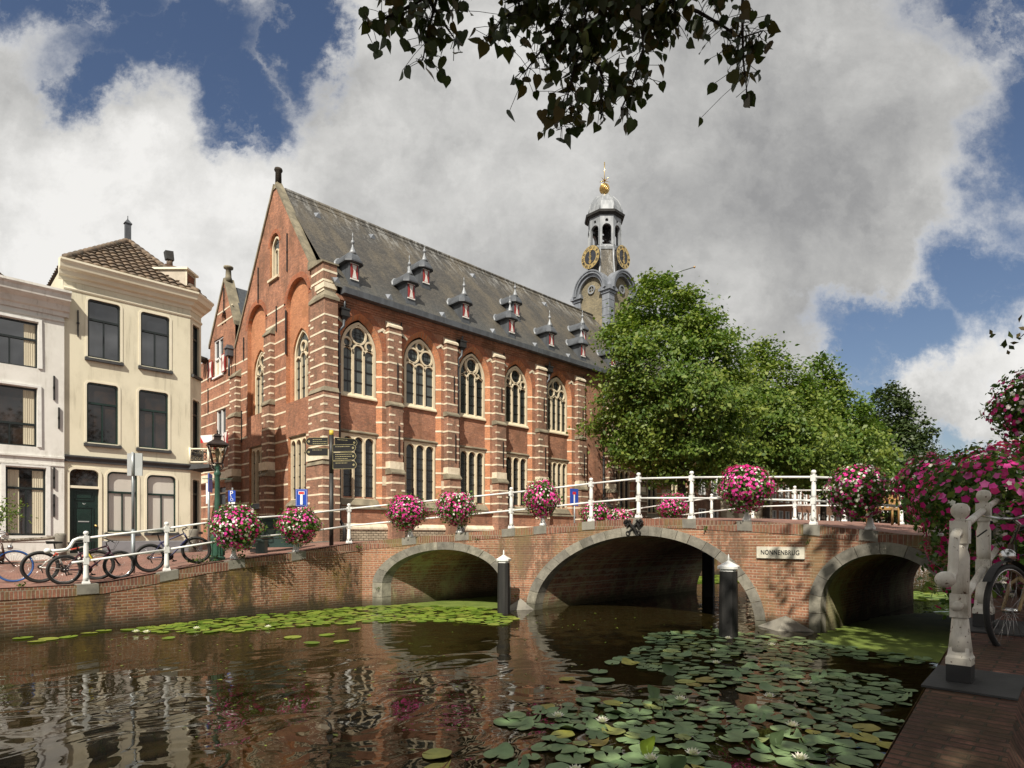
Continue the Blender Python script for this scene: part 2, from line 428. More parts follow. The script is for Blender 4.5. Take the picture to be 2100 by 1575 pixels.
# ------------------------------------------------------------------ mesh builder
class MB:
    def __init__(s):
        s.v = []; s.f = []; s.m = []; s.s = []

    def add(s, vs, fs, m=0, smooth=False):
        o = len(s.v)
        s.v.extend([tuple(v) for v in vs])
        for f in fs:
            s.f.append(tuple(i + o for i in f)); s.m.append(m); s.s.append(smooth)

    def box(s, a, b, m=0):
        x0, x1 = sorted((a[0], b[0])); y0, y1 = sorted((a[1], b[1])); z0, z1 = sorted((a[2], b[2]))
        vs = [(x0, y0, z0), (x1, y0, z0), (x1, y1, z0), (x0, y1, z0), (x0, y0, z1), (x1, y0, z1), (x1, y1, z1), (x0, y1, z1)]
        s.add(vs, [(0, 3, 2, 1), (4, 5, 6, 7), (0, 1, 5, 4), (1, 2, 6, 5), (2, 3, 7, 6), (3, 0, 4, 7)], m)

    def prism(s, poly, lo, hi, ax='z', m=0, caps=True):
        n = len(poly)
        def mp(p, d):
            return (d, p[0], p[1]) if ax == 'x' else (p[0], d, p[1]) if ax == 'y' else (p[0], p[1], d)
        vs = [mp(p, lo) for p in poly] + [mp(p, hi) for p in poly]
        fs = [(i, (i + 1) % n, n + (i + 1) % n, n + i) for i in range(n)]
        if caps: fs += [tuple(range(n - 1, -1, -1)), tuple(range(n, 2 * n))]
        s.add(vs, fs, m)

    def hull(s, bot, top, m=0, caps=True):      # two rings of equal length joined
        n = len(bot)
        fs = [(i, (i + 1) % n, n + (i + 1) % n, n + i) for i in range(n)]
        if caps: fs += [tuple(range(n - 1, -1, -1)), tuple(range(n, 2 * n))]
        s.add(list(bot) + list(top), fs, m)

    def strip(s, pts, w, mp, d0, d1, closed=False, m=0):   # flat bar swept along 2-D points, mapped by mp(u, v, depth)
        n = len(pts); L_ = []; R_ = []
        for i in range(n):
            if closed: a = pts[i - 1]; c = pts[(i + 1) % n]
            else: a = pts[max(i - 1, 0)]; c = pts[min(i + 1, n - 1)]
            dx, dy = c[0] - a[0], c[1] - a[1]
            l = math.hypot(dx, dy) or 1
            nx, ny = -dy / l * w / 2, dx / l * w / 2
            L_.append((pts[i][0] + nx, pts[i][1] + ny)); R_.append((pts[i][0] - nx, pts[i][1] - ny))
        vs = [mp(*p, d0) for p in L_] + [mp(*p, d0) for p in R_] + [mp(*p, d1) for p in L_] + [mp(*p, d1) for p in R_]
        fs = []
        for i in range(n if closed else n - 1):
            j = (i + 1) % n
            fs += [(i, j, n + j, n + i), (2 * n + i, 3 * n + i, 3 * n + j, 2 * n + j), (i, 2 * n + i, 2 * n + j, j), (n + i, n + j, 3 * n + j, 3 * n + i)]
        if not closed:
            e = n - 1
            fs += [(0, n, 3 * n, 2 * n), (e, 2 * n + e, 3 * n + e, n + e)]
        s.add(vs, fs, m)

    def lathe(s, prof, c=(0, 0, 0), n=16, m=0, smooth=True, ax='z', rot=0.0):
        vs = []; fs = []
        for (r, h) in prof:
            for k in range(n):
                a = 2 * math.pi * k / n + rot
                if ax == 'z': vs.append((c[0] + r * math.cos(a), c[1] + r * math.sin(a), c[2] + h))
                elif ax == 'y': vs.append((c[0] + r * math.cos(a), c[1] + h, c[2] + r * math.sin(a)))
                else: vs.append((c[0] + h, c[1] + r * math.cos(a), c[2] + r * math.sin(a)))
        for i in range(len(prof) - 1):
            for k in range(n):
                fs.append((i * n + k, i * n + (k + 1) % n, (i + 1) * n + (k + 1) % n, (i + 1) * n + k))
        fs.append(tuple(range(n - 1, -1, -1))); fs.append(tuple(range((len(prof) - 1) * n, len(prof) * n)))
        s.add(vs, fs, m, smooth)

    def tube(s, pts, r, n=8, m=0, smooth=True, closed=False):
        pts = [Vector(p) for p in pts]
        k = len(pts)
        rr = r if isinstance(r, (list, tuple)) else [r] * k
        vs = []; up = None
        for i, p in enumerate(pts):
            a = pts[i - 1] if (i or closed) else p
            b = pts[(i + 1) % k] if (i < k - 1 or closed) else p
            d = (b - a).normalized()
            if up is None:
                up = Vector((0, 0, 1)) if abs(d.z) < .9 else Vector((1, 0, 0))
            e = d.cross(up)
            if e.length < 1e-4: e = d.cross(Vector((.3, .9, .1)))
            e.normalize()
            g = e.cross(d).normalized()
            up = g
            for q in range(n):
                t = 2 * math.pi * q / n
                vs.append(p + (e * math.cos(t) + g * math.sin(t)) * rr[i])
        fs = []
        for i in range(k if closed else k - 1):
            j = (i + 1) % k
            for q in range(n):
                fs.append((i * n + q, i * n + (q + 1) % n, j * n + (q + 1) % n, j * n + q))
        if not closed:
            fs.append(tuple(range(n - 1, -1, -1))); fs.append(tuple(range((k - 1) * n, k * n)))
        s.add(vs, fs, m, smooth)

    def ball(s, c, r, n=12, m=0, sz=1.0):
        pr = [(max(r * math.sin(math.pi * i / n), 1e-4), -r * sz * math.cos(math.pi * i / n)) for i in range(n + 1)]
        s.lathe(pr, c, n * 2, m)

    def build(s, name, mats, parent=None, loc=None, norm=True):
        me = bpy.data.meshes.new(name)
        off = Vector(loc) if loc is not None else (wloc(parent) if parent is not None else Vector((0, 0, 0)))
        me.from_pydata([(v[0] - off.x, v[1] - off.y, v[2] - off.z) for v in s.v], [], s.f)
        if not isinstance(mats, (list, tuple)): mats = [mats]
        for m in mats: me.materials.append(M[m] if isinstance(m, str) else m)
        me.polygons.foreach_set('material_index', s.m)
        me.polygons.foreach_set('use_smooth', s.s)
        if norm and len(s.f) < 60000:
            bm = bmesh.new(); bm.from_mesh(me)
            bmesh.ops.recalc_face_normals(bm, faces=bm.faces)
            bm.to_mesh(me); bm.free()
        me.update()
        o = bpy.data.objects.new(name, me)
        COL.objects.link(o)
        if parent is not None:
            o.parent = parent
            o.location = off - wloc(parent)
        else:
            o.location = off
        return o


def wloc(o):
    v = Vector((0, 0, 0))
    while o is not None:
        v += o.location; o = o.parent
    return v


def thing(name, label, cat, loc=(0, 0, 0), group=None, rotz=0):
    o = bpy.data.objects.new(name, None)
    o.empty_display_size = .2
    COL.objects.link(o)
    o.location = loc; o.rotation_euler = (0, 0, rotz)
    o['label'] = label; o['category'] = cat
    if group: o['group'] = group
    return o


def tag(o, label, cat, group=None, kind=None):
    if label: o['label'] = label
    if cat: o['category'] = cat
    if group: o['group'] = group
    if kind: o['kind'] = kind
    return o


def struct(o):
    o['kind'] = 'structure'
    return o


def copy_tree(o, parent=None):
    c = o.copy(); COL.objects.link(c)
    if parent is not None: c.parent = parent
    for ch in list(o.children): copy_tree(ch, c)
    return c


def arc(cx, cy, r, a0, a1, n=16, ry=None):
    ry = ry or r
    return [(cx + r * math.cos(R(a0 + (a1 - a0) * i / n)), cy + ry * math.sin(R(a0 + (a1 - a0) * i / n))) for i in range(n + 1)]


def interp(x, xs, ys):
    return float(np.interp(x, xs, ys))


def add_quads(name, P, mats, midx=None, parent=None, loc=None, nv=4, smooth=False):
    """P: (N, nv, 3) world coordinates, one polygon each."""
    N = len(P)
    me = bpy.data.meshes.new(name)
    off = Vector(loc) if loc is not None else (wloc(parent) if parent is not None else Vector((0, 0, 0)))
    V = (P.reshape(-1, 3) - np.array(off)).astype(np.float32)
    me.vertices.add(N * nv); me.vertices.foreach_set('co', V.ravel())
    me.loops.add(N * nv); me.loops.foreach_set('vertex_index', np.arange(N * nv, dtype=np.int32))
    me.polygons.add(N)
    me.polygons.foreach_set('loop_start', np.arange(0, N * nv, nv, dtype=np.int32))
    if midx is not None: me.polygons.foreach_set('material_index', np.asarray(midx, dtype=np.int32))
    for m in (mats if isinstance(mats, (list, tuple)) else [mats]): me.materials.append(M[m])
    me.update(calc_edges=True)
    o = bpy.data.objects.new(name, me); COL.objects.link(o)
    if parent is not None:
        o.parent = parent; o.location = off - wloc(parent)
    else:
        o.location = off
    return o


def rand_frames(rng, N, normal=None, spread=1.0):
    """random orthonormal (a, b) leaf planes, optionally facing along `normal`"""
    n = rng.normal(size=(N, 3))
    n /= np.linalg.norm(n, axis=1)[:, None]
    if normal is not None:
        n = normal + n * spread
        n /= np.linalg.norm(n, axis=1)[:, None]
    t = rng.normal(size=(N, 3))
    a = np.cross(n, t); a /= np.linalg.norm(a, axis=1)[:, None]
    b = np.cross(n, a)
    return a, b, n


def leaf_quads(rng, C, size, normal=None, spread=1.0, aspect=.62, jit=.35):
    N = len(C)
    a, b, n = rand_frames(rng, N, normal, spread)
    s = (size * (1 + jit * rng.normal(size=N)).clip(.4, 1.8))[:, None] * .5
    return np.stack([C - a * s, C - b * s * aspect + a * s * .15 + n * s * .18, C + a * s, C + b * s * aspect + a * s * .15 + n * s * .18], axis=1)

# ================================================================== GROUND, WATER, STREETS
Z16X = [-20, 2, 3, 4.4, 5.3, 7.4, 9.5, 11, 13.5, 18, 22, 26, 32, 140]
Z16Z = [.97, .97, .98, 1.20, 1.36, 1.58, 1.86, 1.93, 1.97, 1.97, 1.85, 1.55, 1.25, 1.1]
Z27X = [-20, 3.6, 4.4, 8.2, 12, 13.5, 20, 28, 40, 140]
Z27Z = [1.15, 1.22, 1.38, 1.44, 1.72, 1.8, 1.8, 1.55, 1.3, 1.1]


def zstreet(x, y):
    t = min(max((y - 16.5) / 10.0, 0), 1)
    return interp(x, Z16X, Z16Z) * (1 - t) + interp(x, Z27X, Z27Z) * t


def grid(name, xs, ys, zf, mat):
    m = MB()
    nx, ny = len(xs), len(ys)
    vs = [(x, y, zf(x, y)) for y in ys for x in xs]
    fs = [(j * nx + i, j * nx + i + 1, (j + 1) * nx + i + 1, (j + 1) * nx + i) for j in range(ny - 1) for i in range(nx - 1)]
    m.add(vs, fs)
    return struct(m.build(name, mat, norm=False))


# canal bed / land far out to the horizon
m = MB(); m.add([(-600, -600, -1.2), (1500, -600, -1.2), (1500, 900, -1.2), (-600, 900, -1.2)], [(0, 1, 2, 3)])
struct(m.build('ground', plain('canal_mud', (.03, .025, .015), None, 2, .95), norm=False))

mw, n, b = new_mat('canal_water')
b.inputs['Base Color'].default_value = (.017, .0125, .004, 1)
b.inputs['Roughness'].default_value = .025
b.inputs['IOR'].default_value = 1.33
b.inputs['Specular IOR Level'].default_value = .5
pp = pos(n)
# ring ripples spread from the middle of the canal, cross swell and fine chop on top
dd = n.vmath('LENGTH', n.vmath('SUBTRACT', pp, (9.2, 6.9, 0)))
wrp = n.noise(pp, .55, 3, .5)
ring = n.math('SINE', n.math('ADD', n.math('MULTIPLY', dd, 15.0), n.math('MULTIPLY', wrp, 16.0)))
ringm = n.math('MULTIPLY', n.step(dd, 7.5, 2.5), n.step(n.noise(pp, .35, 2, .5), .35, .6))
a1 = n.noise(n.vmath('MULTIPLY', pp, (.9, 1.15, 1)), 1.15, 2.0, .42, 1.0)
a2 = n.noise(n.vmath('MULTIPLY', pp, (1.3, .8, 1)), 3.4, 2.5, .5, .6)
h = n.math('ADD', n.math('MULTIPLY', a1, 1.0), n.math('MULTIPLY', a2, .07))
h = n.math('ADD', h, n.math('MULTIPLY', n.math('MULTIPLY', ring, ringm), .035))
calm = n.step(n.noise(n.vmath('ADD', pp, (3, 8, 0)), .16, 2, .5), .35, .65, .45, 1.0)
bp = n.node('ShaderNodeBump')
n.put(bp.inputs['Strength'], n.math('MULTIPLY', calm, .36))
bp.inputs['Distance'].default_value = .075
n.put(bp.inputs['Height'], h)
n.l.new(bp.outputs[0], b.inputs['Normal'])
m = MB(); m.add([(-60, -1.5, 0), (260, -1.5, 0), (260, 17, 0), (-60, 17, 0)], [(0, 1, 2, 3)])
struct(m.build('water', mw, norm=False))

xs = [-20 + i * .75 for i in range(90)] + [48 + i * 6 for i in range(20)]
grid('street', xs, [16.33, 17, 18, 19.5, 21, 23, 24.8, 26.5, 30, 38, 60], zstreet, 'paving')
m = MB()     # pale kerb line and gutter stones in front of the houses
for i in range(46):
    x0 = -6 + i * .42
    m.hull([(x0, 25.0, zstreet(x0, 25) - .1), (x0 + .41, 25.0, zstreet(x0 + .41, 25) - .1), (x0 + .41, 25.16, zstreet(x0 + .41, 25) - .1), (x0, 25.16, zstreet(x0, 25) - .1)],
           [(x0, 25.0, zstreet(x0, 25) + .05), (x0 + .41, 25.0, zstreet(x0 + .41, 25) + .05), (x0 + .41, 25.16, zstreet(x0 + .41, 25) + .05), (x0, 25.16, zstreet(x0, 25) + .05)])
struct(m.build('kerb', 'grey_stone'))


def yR(x): return .80 + .06 * (x - 3)


def zR(x): return interp(x, [-20, 2.6, 12.4, 13.6, 21, 26, 34, 140], [.93, .93, 2.02, 2.06, 2.06, 1.7, 1.2, 1.1])


# right-hand quay: paving and its retaining wall
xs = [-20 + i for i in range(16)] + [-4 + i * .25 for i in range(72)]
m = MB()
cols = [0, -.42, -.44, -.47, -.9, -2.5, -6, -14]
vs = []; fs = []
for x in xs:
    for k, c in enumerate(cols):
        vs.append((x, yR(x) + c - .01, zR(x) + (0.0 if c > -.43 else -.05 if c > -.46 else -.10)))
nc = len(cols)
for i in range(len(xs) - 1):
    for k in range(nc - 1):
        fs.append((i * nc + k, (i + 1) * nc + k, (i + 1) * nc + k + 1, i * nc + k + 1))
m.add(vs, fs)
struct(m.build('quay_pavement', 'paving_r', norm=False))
# right bank continuing beyond the bridge
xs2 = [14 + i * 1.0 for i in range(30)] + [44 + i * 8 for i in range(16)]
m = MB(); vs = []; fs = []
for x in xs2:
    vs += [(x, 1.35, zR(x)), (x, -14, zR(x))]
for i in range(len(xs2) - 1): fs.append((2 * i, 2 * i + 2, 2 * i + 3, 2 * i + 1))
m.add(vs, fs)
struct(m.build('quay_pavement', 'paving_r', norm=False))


def wall_run(name, pts, thick, label, cat, stones=()):
    """retaining wall along pts [(x, y, ztop)], a rowlock coping on top, faces the water"""
    root = thing(name, label, cat, (pts[0][0], pts[0][1], 0))
    w = MB(); c = MB()
    for (a, b_) in zip(pts[:-1], pts[1:]):
        d = Vector((b_[0] - a[0], b_[1] - a[1], 0)).normalized(); nn = Vector((-d.y, d.x, 0)) * thick
        w.hull([(a[0], a[1], -1), (b_[0], b_[1], -1), (b_[0] + nn.x, b_[1] + nn.y, -1), (a[0] + nn.x, a[1] + nn.y, -1)],
               [(a[0], a[1], a[2] - .225), (b_[0], b_[1], b_[2] - .225), (b_[0] + nn.x, b_[1] + nn.y, b_[2] - .225), (a[0] + nn.x, a[1] + nn.y, a[2] - .225)], caps=False)
        k = nn.normalized() * -.012
        c.hull([(a[0] + k.x, a[1] + k.y, a[2] - .225), (b_[0] + k.x, b_[1] + k.y, b_[2] - .225), (b_[0] + nn.x, b_[1] + nn.y, b_[2] - .225), (a[0] + nn.x, a[1] + nn.y, a[2] - .225)],
               [(a[0] + k.x, a[1] + k.y, a[2]), (b_[0] + k.x, b_[1] + k.y, b_[2]), (b_[0] + nn.x, b_[1] + nn.y, b_[2]), (a[0] + nn.x, a[1] + nn.y, a[2])], caps=False)
    w.build('wall', 'quay', root)
    c.build('coping', 'coping', root)
    return root


pl = [(x, 16.0, interp(x, Z16X, Z16Z)) for x in [-16, -8, -2, 1, 2, 2.6, 3.1, 3.7, 4.4, 5.3, 6.3, 7.4, 8.4, 9.2, 9.62]]
lq = wall_run('quay_wall', pl, .36, 'mossy stained brick quay wall climbing to the bridge below the bicycles', 'quay wall')
for x in (2.8, 4.4, 5.95, 7.6):     # grey bearing stones under the railing posts
    cs = MB()
    z = interp(x, Z16X, Z16Z)
    za, zb = interp(x - .2, Z16X, Z16Z), interp(x + .2, Z16X, Z16Z)
    cs.hull([(x - .2, 15.978, za - .2), (x + .2, 15.978, zb - .2), (x + .2, 16.3, zb - .2), (x - .2, 16.3, za - .2)],
            [(x - .2, 15.978, za + .012), (x + .2, 15.978, zb + .012), (x + .2, 16.3, zb + .012), (x - .2, 16.3, za + .012)])
    cs.build('bearing_stone', 'grey_stone', lq)
pl = [(x, 16.0, interp(x, Z16X, Z16Z)) for x in [21.4, 23, 26, 29, 32, 60, 140]]
wall_run('quay_wall', pl, .36, 'far brick quay wall seen through the main arch below the trees', 'quay wall')
m = MB()     # right quay wall (its face looks away across the water)
xr = [-20 + i for i in range(34)] + [13.58]
vs = []; fs = []
for x in xr: vs += [(x, yR(x), -1), (x, yR(x), zR(x) + .0)]
for i in range(len(xr) - 1): fs.append((2 * i, 2 * i + 2, 2 * i + 3, 2 * i + 1))
m.add(vs, fs)
o = m.build('quay_wall', 'quay', norm=False)
tag(o, 'brick quay edge under the near white railing on the right', 'quay wall')
m = MB(); vs = []; fs = []
for x in xs2: vs += [(x, 1.36, -1), (x, 1.36, zR(x))]
for i in range(len(xs2) - 1): fs.append((2 * i, 2 * i + 2, 2 * i + 3, 2 * i + 1))
m.add(vs, fs)
o = m.build('quay_wall', 'quay', norm=False)
tag(o, 'brick quay wall of the right bank beyond the bridge', 'quay wall')
m = MB()     # dark slabs let into the right quay under the two near posts
for x, y in ((4.47, .75), (5.95, .84)):
    z = zR(x)
    m.hull([(x - .2, yR(x) - .44, zR(x - .2) + .004), (x + .26, yR(x) - .44, zR(x + .26) + .004), (x + .26, yR(x) + .004, zR(x + .26) + .004), (x - .2, yR(x) + .004, zR(x - .2) + .004)],
           [(x - .2, yR(x) - .44, zR(x - .2) + .016), (x + .26, yR(x) - .44, zR(x + .26) + .016), (x + .26, yR(x) + .004, zR(x + .26) + .016), (x - .2, yR(x) + .004, zR(x - .2) + .016)])
struct(m.build('pavement', 'slab'))

# ================================================================== THE BRIDGE
FC = np.polyfit([-1, 2, 5, 8, 10, 12, 14, 16, 18], [13.4, 13.6, 13.65, 13.45, 13.1, 12.35, 11.1, 9.5, 7.6], 4)


def fac(y): return float(np.polyval(FC, y))


TY = [0, 1, 2, 3.07, 3.75, 4.83, 5.5, 6.83, 7.62, 9, 10.26, 12.4, 14.67, 16.05]
TZ = [1.95, 1.96, 1.99, 2.06, 2.15, 2.27, 2.33, 2.4, 2.45, 2.5, 2.43, 2.25, 2.04, 1.87]


def ztop(y): return interp(y, TY, TZ)


ARCH = [('m', 8.87, 2.83, 0.0, 2.06, 1.95), ('l', 14.05, 1.49, .58, 1.08, 2.0), ('r', 3.5, 1.15, .58, 1.10, 2.0)]


def intr(y, grow=0.0):
    """top of the arch opening at y (None over the piers)"""
    for k, c, a, s, b_, p in ARCH:
        u = abs(y - c) / (a + grow)
        if u < 1: return s + (b_ + grow) * (1 - u ** p) ** (1 / p)
    return None


def arch_path(A, grow=0.0, n=48):
    k, c, a, s, b_, p = A
    pts = []
    if s > 0: pts += [(c + a + grow, -.6), (c + a + grow, s * .5)]
    else: pts += [(c + a + grow, -.6)]
    for i in range(n + 1):
        t = math.pi * i / n
        ct, st = math.cos(t), math.sin(t)
        y = c + (a + grow) * math.copysign(abs(ct) ** (2 / p), ct)
        pts.append((y, s + (b_ + grow) * abs(st) ** (2 / p)))
    pts += [(c - a - grow, s * .5 - (.3 if s == 0 else 0)), (c - a - grow, -.6)]
    return pts


XB = 21.35
bridge = thing('bridge', 'three-arched brick canal bridge with grey stone arch rings', 'bridge', (13.5, 8.9, 0))
sp = MB(); spf = MB(); cp = MB()
ys = sorted(set([1.0 + i * .12 for i in range(126)] + [c + s_ * (a + .01) for k, c, a, s, b_, p in ARCH for s_ in (-1, 1)]))
ys = [y for y in ys if y <= 16.06]
for y0, y1 in zip(ys[:-1], ys[1:]):
    ym = (y0 + y1) / 2
    inside = intr(ym, .1) is not None
    def lo(y, yy=ym, ins=inside):
        if not ins: return -1.0
        v = intr(y, .1)
        return v if v is not None else (0.3 if intr(y, .1) is None else v)
    l0, l1 = lo(y0), lo(y1)
    f0, f1 = fac(y0), fac(y1)
    sp.add([(f0, y0, l0), (f1, y1, l1), (f1, y1, ztop(y1) - .225), (f0, y0, ztop(y0) - .225)], [(0, 1, 2, 3)])
    spf.add([(XB, y0, l0), (XB, y1, l1), (XB, y1, ztop(y1) + .1), (XB, y0, ztop(y0) + .1)], [(0, 1, 2, 3)])
    cp.add([(f0 - .014, y0, ztop(y0) - .23), (f1 - .014, y1, ztop(y1) - .23), (f1 - .014, y1, ztop(y1)), (f0 - .014, y0, ztop(y0)),
            (f0 + .24, y0, ztop(y0) + .004), (f1 + .24, y1, ztop(y1) + .004)], [(0, 1, 2, 3), (3, 2, 5, 4)])
sp.build('spandrel', 'bridge', bridge, norm=False)
spf.build('spandrel', 'quay', bridge, norm=False)
cp.build('coping', 'coping', bridge, norm=False)
vt = MB()
for A in ARCH:
    pts = arch_path(A)
    nx = 14
    vs = []; fs = []
    for (y, z) in pts:
        for i in range(nx + 1):
            x0 = fac(y) + .30
            vs.append((x0 + (XB - x0) * i / nx, y, z))
    for j in range(len(pts) - 1):
        for i in range(nx):
            fs.append((j * (nx + 1) + i, j * (nx + 1) + i + 1, (j + 1) * (nx + 1) + i + 1, (j + 1) * (nx + 1) + i))
    vt.add(vs, fs)
vt.build('vault', 'vault', bridge, norm=False)
# voussoirs: every stone of the three arch rings, a hair apart
rng = random.Random(3)
for A, nst, g in ((ARCH[0], 25, .235), (ARCH[1], 17, .22), (ARCH[2], 14, .235)):
    ring_ = MB()
    pi_ = arch_path(A, 0, 160); po = arch_path(A, g, 160)
    # arc length along the outer path
    dl = [0]
    for q in range(1, len(po)): dl.append(dl[-1] + math.hypot(po[q][0] - po[q - 1][0], po[q][1] - po[q - 1][1]))
    tot = dl[-1]
    cuts = [tot * i / nst for i in range(nst + 1)]
    for i in range(1, nst): cuts[i] += rng.uniform(-.12, .12) * tot / nst
    def at(path, s):
        y = float(np.interp(s, dl, [q[0] for q in path])); z = float(np.interp(s, dl, [q[1] for q in path]))
        return y, z
    for i in range(nst):
        s0, s1 = cuts[i] + .006, cuts[i + 1] - .006
        k = 5
        inn = [at(pi_, s0 + (s1 - s0) * q / k) for q in range(k + 1)]
        out = [at(po, s0 + (s1 - s0) * q / k) for q in range(k + 1)]
        dx = rng.uniform(-.006, .006)
        poly = inn + out[::-1]
        ring_.hull([(fac(y) - .022 + dx, y, z) for y, z in poly], [(fac(y) + .3, y, z) for y, z in poly])
    ring_.build('arch_ring', 'arch_stone', bridge)
# low pointed stones at the foot of the piers
for (ya, yb) in ((5.98, 4.78), (12.45, 11.72)):
    yc = (ya + yb) / 2
    m = MB()
    m.add([(fac(ya) - .02, ya, .02), (fac(yc) - .42, yc, .0), (fac(yb) - .02, yb, .02), (fac(yc), yc, .30),
           (fac(ya) - .02, ya, -.5), (fac(yc) - .42, yc, -.5), (fac(yb) - .02, yb, -.5)],
          [(0, 1, 3), (1, 2, 3), (0, 4, 5, 1), (1, 5, 6, 2)])
    m.build('cutwater', 'grey_stone', bridge)
# grey bearing stones along the coping
for y in (14.9, 13.6, 12.4, 11.56, 10.26, 7.62, 6.29, 4.83, 3.74):
    w = .17; bs = MB()
    for q in (0,):
        a0, a1 = y - w, y + w
        bs.hull([(fac(a0) - .024, a0, ztop(a0) - .21), (fac(a1) - .024, a1, ztop(a1) - .21), (fac(a1) + .23, a1, ztop(a1) - .21), (fac(a0) + .23, a0, ztop(a0) - .21)],
                [(fac(a0) - .024, a0, ztop(a0) + .009), (fac(a1) - .024, a1, ztop(a1) + .009), (fac(a1) + .23, a1, ztop(a1) + .009), (fac(a0) + .23, a0, ztop(a0) + .009)])
    bs.build('bearing_stone', 'grey_stone', bridge)


def zdeck(t, y):
    return ztop(y) - .004 + .13 * math.sin(min(t * 1.3, 1) * math.pi / 2)


m = MB(); vs = []; fs = []
ny = 64; nt_ = 10
for j in range(ny + 1):
    y = .2 + (16.34 - .2) * j / ny
    for i in range(nt_ + 1):
        t = i / nt_
        x0 = fac(min(y, 16.05)) + .235
        vs.append((x0 + (XB - .01 - x0) * t, y, zdeck(t, y)))
for j in range(ny):
    for i in range(nt_):
        a = j * (nt_ + 1) + i
        fs.append((a, a + 1, a + nt_ + 2, a + nt_ + 1))
m.add(vs, fs)
struct(m.build('bridge_deck', 'paving', norm=False))


def text_mesh(body, size, extrude=.004, align='CENTER', spacing=1.0, bold=0.0):
    c = bpy.data.curves.new('lettering', 'FONT')
    c.body = body; c.size = size; c.offset = bold; c.extrude = extrude; c.align_x = align; c.align_y = 'CENTER'
    c.space_character = spacing
    o = bpy.data.objects.new('lettering', c); COL.objects.link(o)
    dg = bpy.context.evaluated_depsgraph_get()
    me = bpy.data.meshes.new_from_object(o.evaluated_get(dg))
    bpy.data.objects.remove(o); bpy.data.curves.remove(c)
    return me


def put_text(body, size, parent, co, right, mat, extrude=.004, name='lettering', spacing=1.0, up=(0, 0, 1), bold=0.0):
    me = text_mesh(body, size, extrude, spacing=spacing, bold=bold)
    r = Vector(right).normalized(); u = Vector(up); nrm = r.cross(u)
    Mx = Matrix((r, u, nrm)).transposed().to_4x4()
    me.transform(Mx)
    me.materials.clear(); me.materials.append(M[mat])
    o = bpy.data.objects.new(name, me); COL.objects.link(o)
    if parent is not None:
        o.parent = parent
        o.location = Vector(co) - wloc(parent)
    else: o.location = co
    return o


ns = thing('name_sign', 'pale stone plate reading NONNENBRUG on the bridge pier', 'sign', (13.66, 5.48, 1.67))
m = MB(); m.box((13.64, 4.97, 1.545), (13.72, 6.0, 1.805))
m.build('plate', plain('sign_stone', (.66, .62, .52), (.52, .49, .40), 9, .85, bump=.3, dirt=(.30, .28, .22), dirt_amt=.5, dirt_scale=5), ns)
tx_ = put_text('NONNENBRUG', .145, ns, (13.638, 5.485, 1.672), (0, -1, 0), 'iron', .003, spacing=1.05, bold=.0022); tx_.scale = (1, .80, 1)

# two crossed iron keys fixed over the crown of the main arch
ke = thing('crossed_keys_emblem', 'dark iron emblem of two crossed keys above the main arch', 'emblem', (fac(9.03) - .05, 9.03, 2.27))
for sgn in (-1, 1):
    k = MB()
    mp = lambda u, v, d: (fac(9.03) - .05 + d, 9.03 - u, 2.27 + v)
    dx = sgn * .03
    dep = (-.03, .03) if sgn > 0 else (-.065, -.005)
    k.strip([(-sgn * .15, -.13), (sgn * .14, .15)], .035, mp, dep[0], dep[1])
    # bow: open ring at the foot
    k.strip(arc(-sgn * .165, -.155, .052, 0, 345, 14), .024, mp, dep[0], dep[1], closed=True)
    # collar and bit at the head
    ux, uy = sgn * .72, .70
    hx, hy = sgn * .13, .14
    k.strip([(hx - uy * .06 * sgn, hy + .043), (hx + uy * .06 * sgn, hy - .043)], .05, mp, dep[0], dep[1])
    for q in (-.05, .02, .085):
        k.strip([(hx + q * ux * sgn * sgn * .9, hy + q * uy), (hx + q * ux * .9 + sgn * .085, hy + q * uy - .085)], .042, mp, dep[0], dep[1])
    k.strip([(hx - .03 * ux + sgn * .05, hy - .03 * uy - .05), (hx + .1 * ux + sgn * .05, hy + .1 * uy - .05)], .035, mp, dep[0], dep[1])
    k.build('key', 'iron', ke)
m = MB()
m.add([(fac(9.03) - .02, 9.03 + .2, 2.515), (fac(9.03) - .02, 9.03 - .2, 2.515), (fac(9.03) - .03, 9.03, 2.30)], [(0, 1, 2)])
m.build('keystone_cap', 'grey_stone', ke)


